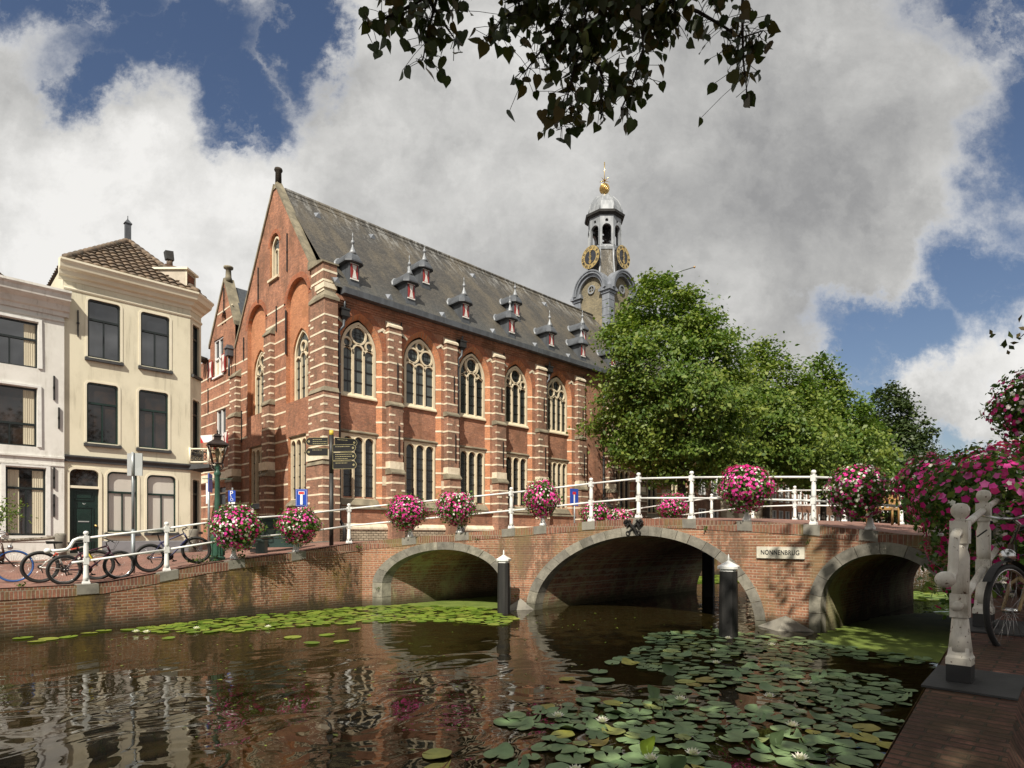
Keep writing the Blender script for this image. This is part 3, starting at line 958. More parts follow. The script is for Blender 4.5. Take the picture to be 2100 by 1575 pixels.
# ================================================================== openings, tracery
class Op:
    """an opening: half width hw about u, sill zb, head of a kind: flat / round / pointed / corner"""
    def __init__(s, u, hw, zb, zs, za, kind='flat', rad=.15):
        s.u, s.hw, s.zb, s.zs, s.za, s.kind, s.rad = u, hw, zb, zs, za, kind, rad

    def grown(s, g, gb=0.0):
        return Op(s.u, s.hw + g, s.zb - gb, s.zs, s.za + g * (1.25 if s.kind == 'pointed' else 1), s.kind, s.rad + g)

    def top(s, u):
        dx = min(abs(u - s.u), s.hw)
        if s.kind == 'flat': return s.za
        if s.kind == 'corner':
            e = dx - (s.hw - s.rad)
            return s.za if e <= 0 else s.za - s.rad + math.sqrt(max(s.rad ** 2 - e * e, 0))
        h = s.za - s.zs
        if s.kind == 'round': return s.zs + h * math.sqrt(max(1 - (dx / s.hw) ** 2, 0))
        Rr = (s.hw ** 2 + h * h) / (2 * s.hw)
        return s.zs + math.sqrt(max(Rr * Rr - (dx + Rr - s.hw) ** 2, 0))

    def half(s, z):
        if s.kind != 'pointed' or z <= s.zs: return s.hw
        h = s.za - s.zs
        Rr = (s.hw ** 2 + h * h) / (2 * s.hw)
        return max(math.sqrt(max(Rr * Rr - (z - s.zs) ** 2, 0)) - (Rr - s.hw), 0)

    def us(s, n=14):
        if s.kind == 'flat': return [s.u - s.hw, s.u + s.hw]
        if s.kind == 'corner':
            k = [s.rad * (1 - math.cos(R(90 * i / 5))) for i in range(6)]
            return [s.u - s.hw + q for q in k] + [s.u + s.hw - q for q in k[::-1]]
        return [s.u - s.hw * math.cos(math.pi * i / (2 * n)) for i in range(2 * n + 1)]

    def outline(s, n=14):
        up = [(u, s.top(u)) for u in s.us(n)]
        return [(s.u - s.hw, s.zb)] + up + [(s.u + s.hw, s.zb)]


def wall_open(mb, mp, u0, u1, z0, z1, ops, dep=.2, m=0, mr=0, d0=0.0, back=None, splay=0.0, sill=True):
    """wall sheet at depth d0 with openings; reveals run back by dep, narrowing by splay"""
    zt = z1 if callable(z1) else (lambda u: z1)
    zb_ = z0 if callable(z0) else (lambda u: z0)
    cuts = {u0, u1}
    big = [o.grown(splay) if splay else o for o in ops]
    for o in big:
        for u in o.us(): cuts.add(min(max(u, u0), u1))
    if callable(z1):
        for i in range(1, 24): cuts.add(u0 + (u1 - u0) * i / 24)
        if hasattr(z1, 'cuts'): cuts |= set(c for c in z1.cuts if u0 < c < u1)
    cuts = sorted(cuts)
    cc = [cuts[0]]
    for c in cuts[1:]:
        if c - cc[-1] > 1e-5: cc.append(c)
    for a, b_ in zip(cc[:-1], cc[1:]):
        mid = (a + b_) / 2
        st = sorted([o for o in big if o.u - o.hw < mid < o.u + o.hw], key=lambda o: o.zb)
        la, lb = zb_(a), zb_(b_)
        for o in st:
            mb.add([mp(a, la, d0), mp(b_, lb, d0), mp(b_, o.zb, d0), mp(a, o.zb, d0)], [(0, 1, 2, 3)], m)
            la, lb = o.top(a), o.top(b_)
        mb.add([mp(a, la, d0), mp(b_, lb, d0), mp(b_, zt(b_), d0), mp(a, zt(a), d0)], [(0, 1, 2, 3)], m)
    for o, g in zip(ops, big):
        A = g.outline(); B = o.outline(); n = len(A)
        vs = [mp(*p, d0) for p in A] + [mp(*p, d0 + dep) for p in B]
        fs = [(i, i + 1, n + i + 1, n + i) for i in range(n - 1)]
        if sill: fs.append((n - 1, 0, n, 2 * n - 1))
        mb.add(vs, fs, mr)


def pane(o, mp, d, name, mat, parent, n=14):
    m = MB(); pts = o.outline(n)
    m.add([mp(*p, d) for p in pts], [tuple(range(len(pts)))])
    return m.build(name, mat, parent, norm=False)


def tracery_window(mp, u, hw, zb, zs, za, pattern, parent, name='window', glass='lattice', nl=3, dd=0.0):
    """pointed stone window: frame + mullions + circles as one mesh, glass as a child"""
    o = Op(u, hw, zb, zs, za, 'pointed')
    t = MB(); fw = .13
    # frame band between the outer and inner pointed outline
    inner = Op(u, hw - fw * .5, zb, zs, za - fw * .62, 'pointed')
    t.strip(inner.outline(18), fw, mp, dd, dd + .2, closed=False)
    def bar(pts, w, a=.015, b=.15, closed=False): t.strip(pts, w, mp, dd + a, dd + b, closed)
    # sloping stone sill
    q = [(-.02, zb - .16), (-.02, zb - .10), (.12, zb + .08), (.2, zb + .08), (.2, zb - .16)]
    ring0 = [mp(u - hw - .04, z, dd + d - .06) for d, z in q]; ring1 = [mp(u + hw + .04, z, dd + d - .06) for d, z in q]
    t.hull(ring0, ring1)
    pitch = (2 * hw - fw) / nl
    c = [u - hw + fw / 2 + pitch * (i + .5) for i in range(nl)]
    r = pitch / 2
    heads = [zs - .22 + (.17 if (nl == 3 and i == 1) else 0) for i in range(nl)]
    if pattern == 'B': heads = [zs - .28] * nl
    if nl == 4: heads = [zs - .30, zs - .14, zs - .14, zs - .30]
    for i in range(1, nl):
        x = c[i] - r
        bar([(x, zb), (x, max(heads[i], heads[i - 1]) + .02)], .105)
    for i in range(nl):
        bar([(c[i] - r, heads[i] - .02)] + arc(c[i], heads[i], r, 180, 0, 14)[0:] + [(c[i] + r, heads[i] - .02)], .085)
    circ = []
    H = za - zs
    if pattern == 'A':
        circ = [(0, zs + .69, .41), (-.60 * hw / .92, zs + .27, .215), (.60 * hw / .92, zs + .27, .215)]
    elif pattern == 'B':
        circ = [(-.43, zs + .40, .37), (.43, zs + .40, .37), (0, zs + .92, .225)]
    elif pattern == 'C':
        circ = [(0, zs + .66, .385)]
        for sg in (-1, 1):
            bar([(u + sg * .30, zs + .22), (u + sg * .42, zs + .42), (u + sg * .48, zs + .62), (u + sg * .43, zs + .86)], .075)
            bar([(u + sg * .84, zs - .05), (u + sg * .62, zs + .06), (u + sg * .45, zs + .24)], .075)
    elif pattern == 'E':
        circ = [(0, zs + .76, .35), (-.50, zs + .24, .29), (.50, zs + .24, .29)]
    elif pattern == 'S':
        circ = [(0, zs + .50, .26)]
    elif pattern == 'G':
        circ = [(0, zs + .78, .30), (-.38, zs + .30, .30), (.38, zs + .30, .30)]
    for (dx, z, rr) in circ:
        bar(arc(u + dx, z, rr, 0, 360, 26)[:-1], .085, closed=True)
    win = t.build(name, 'trace', parent)
    pane(Op(u, hw - .06, zb, zs, za - .1, 'pointed'), mp, dd + .11, 'pane', glass, win)
    br = MB()     # saddle bars
    k = 1
    while zb + .1 + k * .53 < zs - .25:
        z = zb + .1 + k * .53
        br.strip([(u - hw + .1, z), (u + hw - .1, z)], .03, mp, dd + .075, dd + .1)
        k += 1
    for (dx, z, rr) in circ:
        if rr > .3:
            for s_ in (-.33, .33):
                br.strip([(u + dx + s_ * rr, z - rr * .9), (u + dx + s_ * rr, z + rr * .9)], .02, mp, dd + .08, dd + .1)
                br.strip([(u + dx - rr * .9, z + s_ * rr), (u + dx + rr * .9, z + s_ * rr)], .02, mp, dd + .08, dd + .1)
    br.build('bar', 'iron', win)
    return win


def lancet_window(mp, u, hw, zb, za, parent, nl=3, dd=0.0, glass='lattice', hood=True, lead_sill=False):
    """square-headed lower window: a stone plate pierced by round-headed lights"""
    t = MB(); fw = .11
    pitch = (2 * hw - fw) / nl
    ops = []
    for i in range(nl):
        c = u - hw + fw / 2 + pitch * (i + .5)
        ops.append(Op(c, pitch / 2 - .05, zb + .02, za - .16 - (pitch / 2 - .05), za - .14, 'round'))
    wall_open(t, mp, u - hw, u + hw, zb - .02, za, ops, dep=.13, d0=dd)
    # moulded arches standing proud of the plate
    for o in ops:
        t.strip([(o.u - o.hw - .02, zb + .1)] + [(o.u + (o.hw + .02) * math.cos(R(180 - 180 * i / 12)), o.zs + (o.za - o.zs + .02) * math.sin(R(180 - 180 * i / 12))) for i in range(13)] + [(o.u + o.hw + .02, zb + .1)], .035, mp, dd - .03, dd + .02)
    win = t.build('window', 'trace', parent)
    pane(Op(u, hw - .03, zb, za, za - .05, 'flat'), mp, dd + .12, 'pane', glass, win)
    br = MB(); k = 1
    while zb + k * .56 < za - .3:
        z = zb + k * .56
        br.strip([(u - hw + .08, z), (u + hw - .08, z)], .032, mp, dd + .085, dd + .115)
        k += 1
    br.build('bar', 'iron', win)
    if hood:
        h = MB()
        q = [(.03, za), (-.10, za + .05), (-.10, za + .09), (.03, za + .17)]
        h.hull([mp(u - hw - .10, z, dd + d) for d, z in q], [mp(u + hw + .10, z, dd + d) for d, z in q])
        h.build('drip_mould', 'cope_stone', win)
    s = MB()
    q = [(.1, zb), (-.02, zb - .03), (-.24, zb - .30), (-.24, zb - .34), (.1, zb - .34)]
    s.hull([mp(u - hw - .1, z, dd + d) for d, z in q], [mp(u + hw + .1, z, dd + d) for d, z in q])
    s.build('sill', 'cope_stone' if not lead_sill else 'lead', win)
    return win


# ================================================================== THE ACADEMY
GX, FYY = 13.55, 25.75          # gable plane (x), canal front plane (y)
aca = thing('academy_church', 'long red brick gothic church with white stone bands and steep slate roof', 'church', (GX, FYY, 1.8))
mf = lambda u, z, d: (u, FYY + d, z)       # canal front mapping
mg = lambda u, z, d: (GX + d, u, z)        # gable front mapping
XE = 46.0
bays = [(15.30, .93, 3), (18.87, .98, 3), (22.40, .95, 3), (25.87, .96, 3), (29.55, 1.0, 4), (36.6, .98, 3), (40.2, .98, 3), (43.8, .98, 3)]
butts = [17.07, 20.64, 24.14, 27.72, 31.5, 34.75, 38.4, 42.0, 45.6]
wl = MB()
SP = .21
ops = [Op(u, hw + .03, 3.52, 10.93, 12.36, 'pointed') for u, hw, nl in bays]
wall_open(wl, mf, GX, XE, .8, 13.0, ops, dep=.21, splay=SP, m=0, mr=1)  # splayed jambs take the brick with sunlight in its colour
# back of the bay recesses: brick between upper and lower windows
for u, hw, nl in bays:
    wl.add([mf(u - hw - .05, 6.9, .205), mf(u + hw + .05, 6.9, .205), mf(u + hw + .05, 8.7, .205), mf(u - hw - .05, 8.7, .205)], [(0, 1, 2, 3)], 0)
    wl.add([mf(u - hw - .05, 3.4, .205), mf(u + hw + .05, 3.4, .205), mf(u + hw + .05, 3.95, .205), mf(u - hw - .05, 3.95, .205)], [(0, 1, 2, 3)], 0)
zg = lambda y: 20.22 - 1.335 * abs(y - 31.18)
zg.cuts = [31.18]
wall_open(wl, mg, 25.85, 36.75, .8, zg,
          [Op(28.72, .95, 3.7, 7.0, 7.02), Op(33.62, .95, 3.7, 7.0, 7.02), Op(28.72, 1.2, 8.72, 13.45, 14.66, 'round'), Op(33.62, 1.2, 8.72, 13.45, 14.66, 'round'),
           Op(31.3, .56, 15.42, 17.1, 17.75, 'round')], dep=.22, m=0, mr=1)
wl.add([(XE, FYY, .8), (XE, 36.75, .8), (XE, 36.75, 13), (XE, FYY, 13)], [(0, 1, 2, 3)], 0)
wl.add([(GX, 36.75, .8), (XE, 36.75, .8), (XE, 36.75, 13), (GX, 36.75, 13)], [(0, 1, 2, 3)], 0)
# sunlit-toned backing of the blind arches on the gable, pierced by the windows
for yc in (28.72, 33.62):
    wall_open(wl, mg, yc - 1.2, yc + 1.2, 8.7, lambda u, c=yc: Op(c, 1.2, 8.7, 13.45, 14.66, 'round').top(u), [Op(yc, .92, 8.75, 10.95, 12.3, 'pointed')], dep=.16, d0=.215, m=1, mr=1)
# rings of brick-on-edge round the arches
def ring(mb, mp, o, w, m, pr=.012):
    pts = [(u, o.top(u)) for u in o.us(16)]
    mid = [(o.u + (p[0] - o.u) * (1 + w / 2 / o.hw), p[1] + (w / 2 if o.kind == 'round' else w * .55) * (1 if True else 0)) for p in pts]
    mb.strip(mid, w, mp, -pr, .02, m=m)
for u, hw, nl in bays: ring(wl, mf, Op(u, hw + .24, 3.5, 10.93, 12.62, 'pointed'), .30, 2)
for yc in (28.72, 33.62): ring(wl, mg, Op(yc, 1.2, 8.7, 13.45, 14.66, 'round'), .26, 2)
ring(wl, mg, Op(31.3, .56, 15.4, 17.1, 17.75, 'round'), .2, 2)
# brick corbel table under the gutter
for i, (d, z0, z1) in enumerate(((.05, 12.74, 12.83), (.10, 12.83, 12.93), (.17, 12.93, 13.15))):
    wl.box((GX + .4, FYY - d, z0), (XE, FYY + .05, z1), 0)

# plinth: moulded stone course on rough masonry
pb = MB()
pb.box((GX - .05, FYY - .12, .9), (XE, FYY + .02, 2.40), 0)
pb.box((GX - .12, FYY, .9), (GX + .02, 36.6, 2.40), 0)
q = [(.02, 2.40), (-.17, 2.40), (-.17, 2.50), (-.03, 2.68), (.02, 2.68)]
pb.hull([(GX - .17, FYY + d, z) for d, z in q], [(XE, FYY + d, z) for d, z in q], 1)
pb.hull([(GX + d, FYY - .17, z) for d, z in q], [(GX + d, 36.6, z) for d, z in q], 1)
q = [(.02, 3.36), (-.10, 3.36), (-.10, 3.42), (.02, 3.50)]
pb.hull([(GX, FYY + d, z) for d, z in q], [(XE, FYY + d, z) for d, z in q], 2)
pb.build('plinth', ['rough_stone', 'stone', 'cope_stone'], aca)

ZB = [11.29 - .735 * k for k in range(-1, 12)]     # levels of the white bands
rng = random.Random(11)
bd = MB()
BH = .043


def hband(mb, mp, u0, u1, z, d0=-.012, d1=.03, h=BH):
    h = h * rng.uniform(.9, 1.12); z += rng.uniform(-.012, .012)
    mb.hull([mp(u0, z - h, d0), mp(u1, z - h, d0), mp(u1, z + h, d0), mp(u0, z + h, d0)], [mp(u0, z - h, d1), mp(u1, z - h, d1), mp(u1, z + h, d1), mp(u0, z + h, d1)])


for z in ZB:
    if z < 3.6: continue
    edges = [GX + .3]
    for (u, hw, nl) in bays:
        o = Op(u, hw + .03 + SP, 3.5, 10.93, 12.36 + SP * 1.25, 'pointed')
        h = o.half(z) + (.29 if z > 11.0 else .0)
        if z > 12: h = .95
        edges += [u - h, u + h]
    edges.append(32.3)
    e = edges[:11] + [32.3]
    for a, b_ in zip(e[0::2], e[1::2]): hband(bd, mf, a, b_, z)
    hband(bd, mf, 34.3, bays[5][0] - 1.25, z)
    for k in (5, 6):
        hband(bd, mf, bays[k][0] + 1.25, bays[k + 1][0] - 1.25, z)
    # the same courses on the splayed right and left jambs
    for (u, hw, nl) in bays:
        if z > 10.9: continue
        for sg in (-1, 1):
            a = (u + sg * (hw + .03 + SP + .0), FYY - .003); c = (u + sg * (hw + .03), FYY + .21)
            nrm = Vector((-sg, -1, 0)).normalized() * .012
            zz0, zz1 = z - BH, z + BH
            bd.add([(a[0] + nrm.x, a[1] + nrm.y, zz0), (c[0] + nrm.x, c[1] + nrm.y, zz0), (c[0] + nrm.x, c[1] + nrm.y, zz1), (a[0] + nrm.x, a[1] + nrm.y, zz1)], [(0, 1, 2, 3)])
    # gable bands between and beside the blind arches
    for (a, b_) in ((26.2, 27.5), (29.95, 32.4), (34.85, 36.6)):
        if z < 8.6 or z > 12.6:
            if z < 7.2: a, b_ = (26.2, 27.72) if a < 27 else (29.7, 32.6) if a < 30 else (34.6, 36.6)
        hband(bd, mg, a, b_, z)
for z in (13.0, 13.75):
    hband(bd, mg, 26.1, 27.4, z); hband(bd, mg, 30.0, 32.35, z, )
# slanting ends that climb the arch backs
for (u, hw, nl) in bays[:5]:
    for sg in (-1, 1):
        bd.strip([(u + sg * .93, 11.96), (u + sg * 1.22, 12.16), (u + sg * 1.35, 12.08)], .11, mf, -.02, .03)
    for sg in (-1, 1):      # big quoin block low on the jamb
        bd.box((u + sg * (hw + .26) , FYY - .013, 4.55), (u + sg * (hw + .50), FYY + .02, 5.0))
wl.add(bd.v, bd.f, 3)
wl.build('wall', ['brick', 'brick_sunlit', 'voussoir', 'stone'], aca, norm=False)

# buttresses of the canal front
def buttress(xc, w=.73):
    b_ = MB()
    x0, x1 = xc - w / 2, xc + w / 2
    st = [(1.2, 5.12, .52), (5.12, 8.45, .37), (8.45, 12.36, .25)]
    for (z0, z1, d) in st:
        b_.box((x0, FYY - d, z0), (x1, FYY + .05, z1), 0)
    # weathered offsets and cap
    for (z, da, db, h) in ((5.12, .58, .37, .22), (8.45, .43, .25, .16)):
        q = [(-da, z - .02), (-da, z + .05), (-db, z + .05 + h), (.0, z + .05 + h), (.0, z - .02)]
        b_.hull([(x0 - .05, FYY + d, zz) for d, zz in q], [(x1 + .05, FYY + d, zz) for d, zz in q], 2)
    b_.box((x0 - .03, FYY - .40, 5.36), (x1 + .03, FYY, 5.72), 1)
    q = [(-.30, 12.28), (-.30, 12.38), (.0, 12.62), (.0, 12.28)]
    b_.hull([(x0 - .04, FYY + d, zz) for d, zz in q], [(x1 + .04, FYY + d, zz) for d, zz in q], 1)
    # white courses and alternating quoin blocks
    for k, z in enumerate(ZB):
        for zz, full in ((z, True), (z - .3675, False)):
            if zz < 2.9 or zz > 12.2: continue
            if 4.95 < zz < 5.8 or 8.3 < zz < 8.75: continue
            d = next(d for a, c, d in st if a <= zz < c)
            e = .013
            hh = BH * rng.uniform(.88, 1.1)
            if full and rng.random() < .93:
                b_.box((x0 - e, FYY - d - e, zz - hh), (x1 + e, FYY, zz + hh), 1)
            else:
                l1, l2 = rng.uniform(.2, .3), rng.uniform(.12, .24)
                b_.box((x0 - e, FYY - d - e, zz - hh), (x0 + l1, FYY - d + .1, zz + hh), 1)
                if rng.random() < .9: b_.box((x1 - l2, FYY - d - e, zz - hh), (x1 + e, FYY - d + .1, zz + hh), 1)
    # wall anchors
    for (za, zc) in ((9.2, 10.6), (6.0, 7.5)):
        d = .25 if za > 8.4 else .37
        b_.box((xc + .10, FYY - d - .05, za), (xc + .145, FYY - d - .0, zc), 3)
    b_.build('buttress', ['brick_dk', 'stone', 'cope_stone', 'iron'], aca)


for xc in butts: buttress(xc)

# the corner buttress and the pier above it
b_ = MB()
for (z0, z1, g) in ((.9, 5.3, .22), (5.3, 8.6, .12), (8.6, 12.75, .04)):
    b_.box((13.34 - g, 25.5 - g, z0), (13.95, 26.82, z1), 0)
q = [(13.24, 25.4), (14.02, 25.4), (14.02, 26.9), (13.24, 26.9)]; q2 = [(13.45, 25.68), (13.9, 25.68), (13.9, 26.8), (13.45, 26.8)]
b_.hull([(x, y, 12.75) for x, y in q], [(x, y, 12.88) for x, y in q], 2)
b_.hull([(x, y, 12.88) for x, y in q], [(x, y, 13.2) for x, y in q2], 2)
for (z, g) in ((5.3, .26), (8.6, .16)):
    b_.hull([(13.34 - g, 25.5 - g, z - .02), (13.97, 25.5 - g, z - .02), (13.97, 26.86, z - .02), (13.34 - g, 26.86, z - .02)],
            [(13.34 - g + .1, 25.5 - g + .1, z + .2), (13.97, 25.5 - g + .1, z + .2), (13.97, 26.82, z + .2), (13.34 - g + .1, 26.82, z + .2)], 2)
b_.box((13.34 - .24, 25.5 - .24, 5.5), (13.97, 26.84, 5.95), 1)
b_.box((13.47, 25.9, 13.0), (14.15, 27.05, 14.55), 0)
b_.hull([(13.40, 25.84, 14.55), (14.22, 25.84, 14.55), (14.22, 27.3, 14.55), (13.40, 27.3, 14.55)], [(13.40, 25.84, 14.62), (14.22, 25.84, 14.62), (14.22, 27.3, 14.95), (13.40, 27.3, 14.95)], 2)
b_.box((13.36, 25.62, 13.32), (14.0, 26.5, 13.55), 1); b_.box((13.40, 25.72, 13.2), (14.0, 26.4, 13.34), 1)
for z in ZB:
    for zz, full in ((z, True), (z - .3675, False)):
        if zz < 2.6 or 5.0 < zz < 6.0 or zz > 12.6 or 8.45 < zz < 8.85: continue
        g = .22 if zz < 5.3 else .12 if zz < 8.6 else .04
        a, c = 13.34 - g - .013, 25.5 - g - .013
        h = BH * rng.uniform(.9, 1.1)
        if full: b_.box((a, c, zz - h), (13.95, 26.82, zz + h), 1)
        else:
            b_.box((a, c, zz - h), (13.34 + .06, 25.5 + .18, zz + h), 1)
            b_.box((13.72, c, zz - h), (13.963, 25.7, zz + h), 1)
            b_.box((a, 26.5, zz - h), (13.6, 26.832, zz + h), 1)
for z in (13.75, 14.2): b_.box((13.455, 25.888, z - .05), (14.162, 27.06, z + .05), 1)
b_.build('corner_buttress', ['brick_dk', 'stone', 'cope_stone'], aca)

# middle and left buttress of the gable
def gable_buttress(y0, y1, zc, dmax=.45):
    g = MB()
    st = [(.9, 5.2, dmax), (5.2, 8.9, dmax - .13), (8.9, zc, dmax - .22)]
    for (z0, z1, d) in st: g.box((GX - d, y0, z0), (GX + .05, y1, z1), 0)
    for (z, da, db, h) in ((5.2, dmax + .06, dmax - .13, .25), (8.9, dmax - .07, dmax - .22, .2), (zc, dmax - .16, 0, .38)):
        q = [(-da, z - .03), (-da, z + .04), (-db, z + .04 + h), (0, z + .04 + h), (0, z - .03)]
        g.hull([(GX + d, y0 - .05, zz) for d, zz in q], [(GX + d, y1 + .05, zz) for d, zz in q], 2)
    g.box((GX - dmax - .03, y0 - .02, 5.48), (GX, y1 + .02, 5.9), 1)
    for z in ZB:
        for zz, full in ((z, True), (z - .3675, False)):
            if zz < 2.6 or zz > zc - .2 or 5.0 < zz < 6.0 or 8.7 < zz < 9.2: continue
            d = next(d for a, c, d in st if a <= zz < c) + .013
            h = BH * rng.uniform(.9, 1.1)
            if full: g.box((GX - d, y0 - .013, zz - h), (GX, y1 + .013, zz + h), 1)
            else:
                g.box((GX - d, y0 - .013, zz - h), (GX - .05, y0 + .22, zz + h), 1)
                g.box((GX - d, y1 - .2, zz - h), (GX - .05, y1 + .013, zz + h), 1)
    g.build('buttress', ['brick_dk', 'stone', 'cope_stone'], aca)


gable_buttress(31.25, 32.1, 12.55)
gable_buttress(35.75, 36.7, 11.2, .5)

# windows
pats = ['A', 'B', 'C', 'A', 'E', 'A', 'B', 'C']
for (u, hw, nl), p in zip(bays, pats):
    tracery_window(mf, u, hw, 8.78, 10.93, 12.26, p, aca, glass='panes' if p in 'B' or u < 16 else 'lattice', nl=nl, dd=.18)
    lancet_window(mf, u, hw, 3.86, 6.92, aca, nl=nl, dd=.18, glass='panes_dk')
for yc in (28.72, 33.62):
    tracery_window(mg, yc, .90, 8.78, 10.93, 12.3, 'G' if yc > 30 else 'S', aca, glass='panes', nl=3, dd=.3)
    lancet_window(mg, yc, .93, 3.9, 6.94, aca, nl=3, dd=.12, glass='panes_dk', lead_sill=yc > 30)
sw = MB()     # slit window high in the gable
for s_ in (-1, 1): sw.strip([(31.3 + s_ * .18, 15.45), (31.3 + s_ * .18, 16.8)] , .08, mg, .12, .2)
sw.strip(Op(31.3, .46, 15.45, 17.0, 17.6, 'pointed').outline(10), .1, mg, .1, .2)
sw.strip(arc(31.3, 16.8, .18, 180, 0, 8), .07, mg, .12, .2)
sw.box((GX - .12, 30.68, 15.32), (GX + .2, 31.92, 15.44))
w_ = sw.build('window', 'trace', aca)
pane(Op(31.3, .5, 15.45, 17.0, 17.62, 'round'), mg, .19, 'pane', 'panes', w_)

# roof
rf = MB()
E0 = (25.42, 13.42); RD = (31.18, 20.12); E1 = (36.95, 13.42)
xs = [GX + .26 + i * (XE + .3 - GX - .26) / 24 for i in range(25)]
def kick(t): return .10 * (1 - t) ** 3     # slight bell-cast at the eaves
prof = [(E0[0] + (RD[0] - E0[0]) * t, E0[1] + (RD[1] - E0[1]) * t + kick(t) * 0) for t in [i / 10 for i in range(11)]]
prof += [(RD[0] + (E1[0] - RD[0]) * t, RD[1] + (E1[1] - RD[1]) * t) for t in [i / 4 for i in range(1, 5)]]
vs = [(x, y, z) for x in xs for (y, z) in prof]; k = len(prof)
rf.add(vs, [(i * k + j, (i + 1) * k + j, (i + 1) * k + j + 1, i * k + j + 1) for i in range(len(xs) - 1) for j in range(k - 1)])
e = len(xs) - 1
rf.add([(XE + .3, y, z) for y, z in prof], [tuple(range(k))])
mr, n, b = new_mat('slate_roof')
g = n.node('ShaderNodeNewGeometry'); x, y, z = n.xyz(g.outputs['Position'])
t = n.node('ShaderNodeTexBrick')
n.put(t.inputs['Vector'], n.comb(x, n.math('MULTIPLY', z, 1.3), 0))
n.put(t.inputs['Color1'], (.074, .066, .055)); n.put(t.inputs['Color2'], (.045, .042, .038)); n.put(t.inputs['Mortar'], (.03, .028, .024))
t.inputs['Scale'].default_value = 1; t.inputs['Brick Width'].default_value = .26; t.inputs['Row Height'].default_value = .15; t.inputs['Mortar Size'].default_value = .008
c = t.outputs[0]
fl = n.noise(n.comb(x, n.math('MULTIPLY', y, .35), n.math('MULTIPLY', z, .35)), .8, 8, .65)
c = n.mix(n.step(fl, .44, .60, 0, .8), c, (.10, .084, .060))
lich = n.noise(n.comb(n.math('MULTIPLY', x, 2.2), n.math('MULTIPLY', y, .5), n.math('MULTIPLY', z, .5)), 1.6, 8, .7)
hi_ = n.step(z, 17.6, 20.0)
c = n.mix(n.math('MULTIPLY', n.math('MULTIPLY', n.step(lich, .48, .62), hi_), .55), c, (.30, .30, .29))
lo_ = n.step(z, 15.2, 13.6)
c = n.mix(n.math('MULTIPLY', lo_, .55), c, (.060, .064, .064))
c = n.mix(1.0, c, n.ramp(n.noise(g.outputs['Position'], 11, 4, .7), [(.32, .5), (.68, 1.5)]), 'MULTIPLY')
n.put(b.inputs['Base Color'], c); b.inputs['Roughness'].default_value = .62
bumped(n, b, n.math('SUBTRACT', n.noise(g.outputs['Position'], 6, 3, .6), t.outputs['Fac']), .5, .015)
M['slate'] = mr
roof = rf.build('roof', mr, aca, norm=False)
m = MB()
m.tube([(GX + .5, 31.18, 20.16), (XE + .3, 31.18, 20.16)], .11, 8)
m.hull([(GX + .5, 31.18 - .3, 19.80), (GX + .5, 31.18, 20.18), (GX + .5, 31.18 + .3, 19.80)], [(XE, 31.18 - .3, 19.80), (XE, 31.18, 20.18), (XE, 31.18 + .3, 19.80)])
m.build('ridge_cap', 'slate', roof)
gt = MB()
gt.box((GX + .62, 25.24, 13.16), (XE, 25.62, 13.44))
for i in range(60): gt.box((GX + .8 + i * .55, 25.228, 13.15), (GX + .82 + i * .55, 25.63, 13.452))
gt.build('gutter', 'lead', roof)
vn = MB()
for (x, y, z) in [(14.04, 25.66, 13.65), (16.88, 25.67, 13.67), (20.18, 25.63, 13.63), (23.79, 25.62, 13.61), (27.29, 25.61, 13.59), (30.39, 25.59, 13.57),
                  (18.62, 30.02, 18.76), (26.16, 30.08, 18.83), (33.02, 30.06, 18.81), (15.32, 29.99, 18.72)]:
    v = MB()
    v.add([(x - .16, y - .02, z + .0), (x + .16, y - .02, z + .0), (x, y - .06, z + .26), (x - .13, y + .28, z + .33), (x + .13, y + .28, z + .33)],
          [(0, 1, 2), (0, 2, 3), (2, 4, 3), (1, 4, 2)])
    v.build('vent', 'lead_mid', roof)

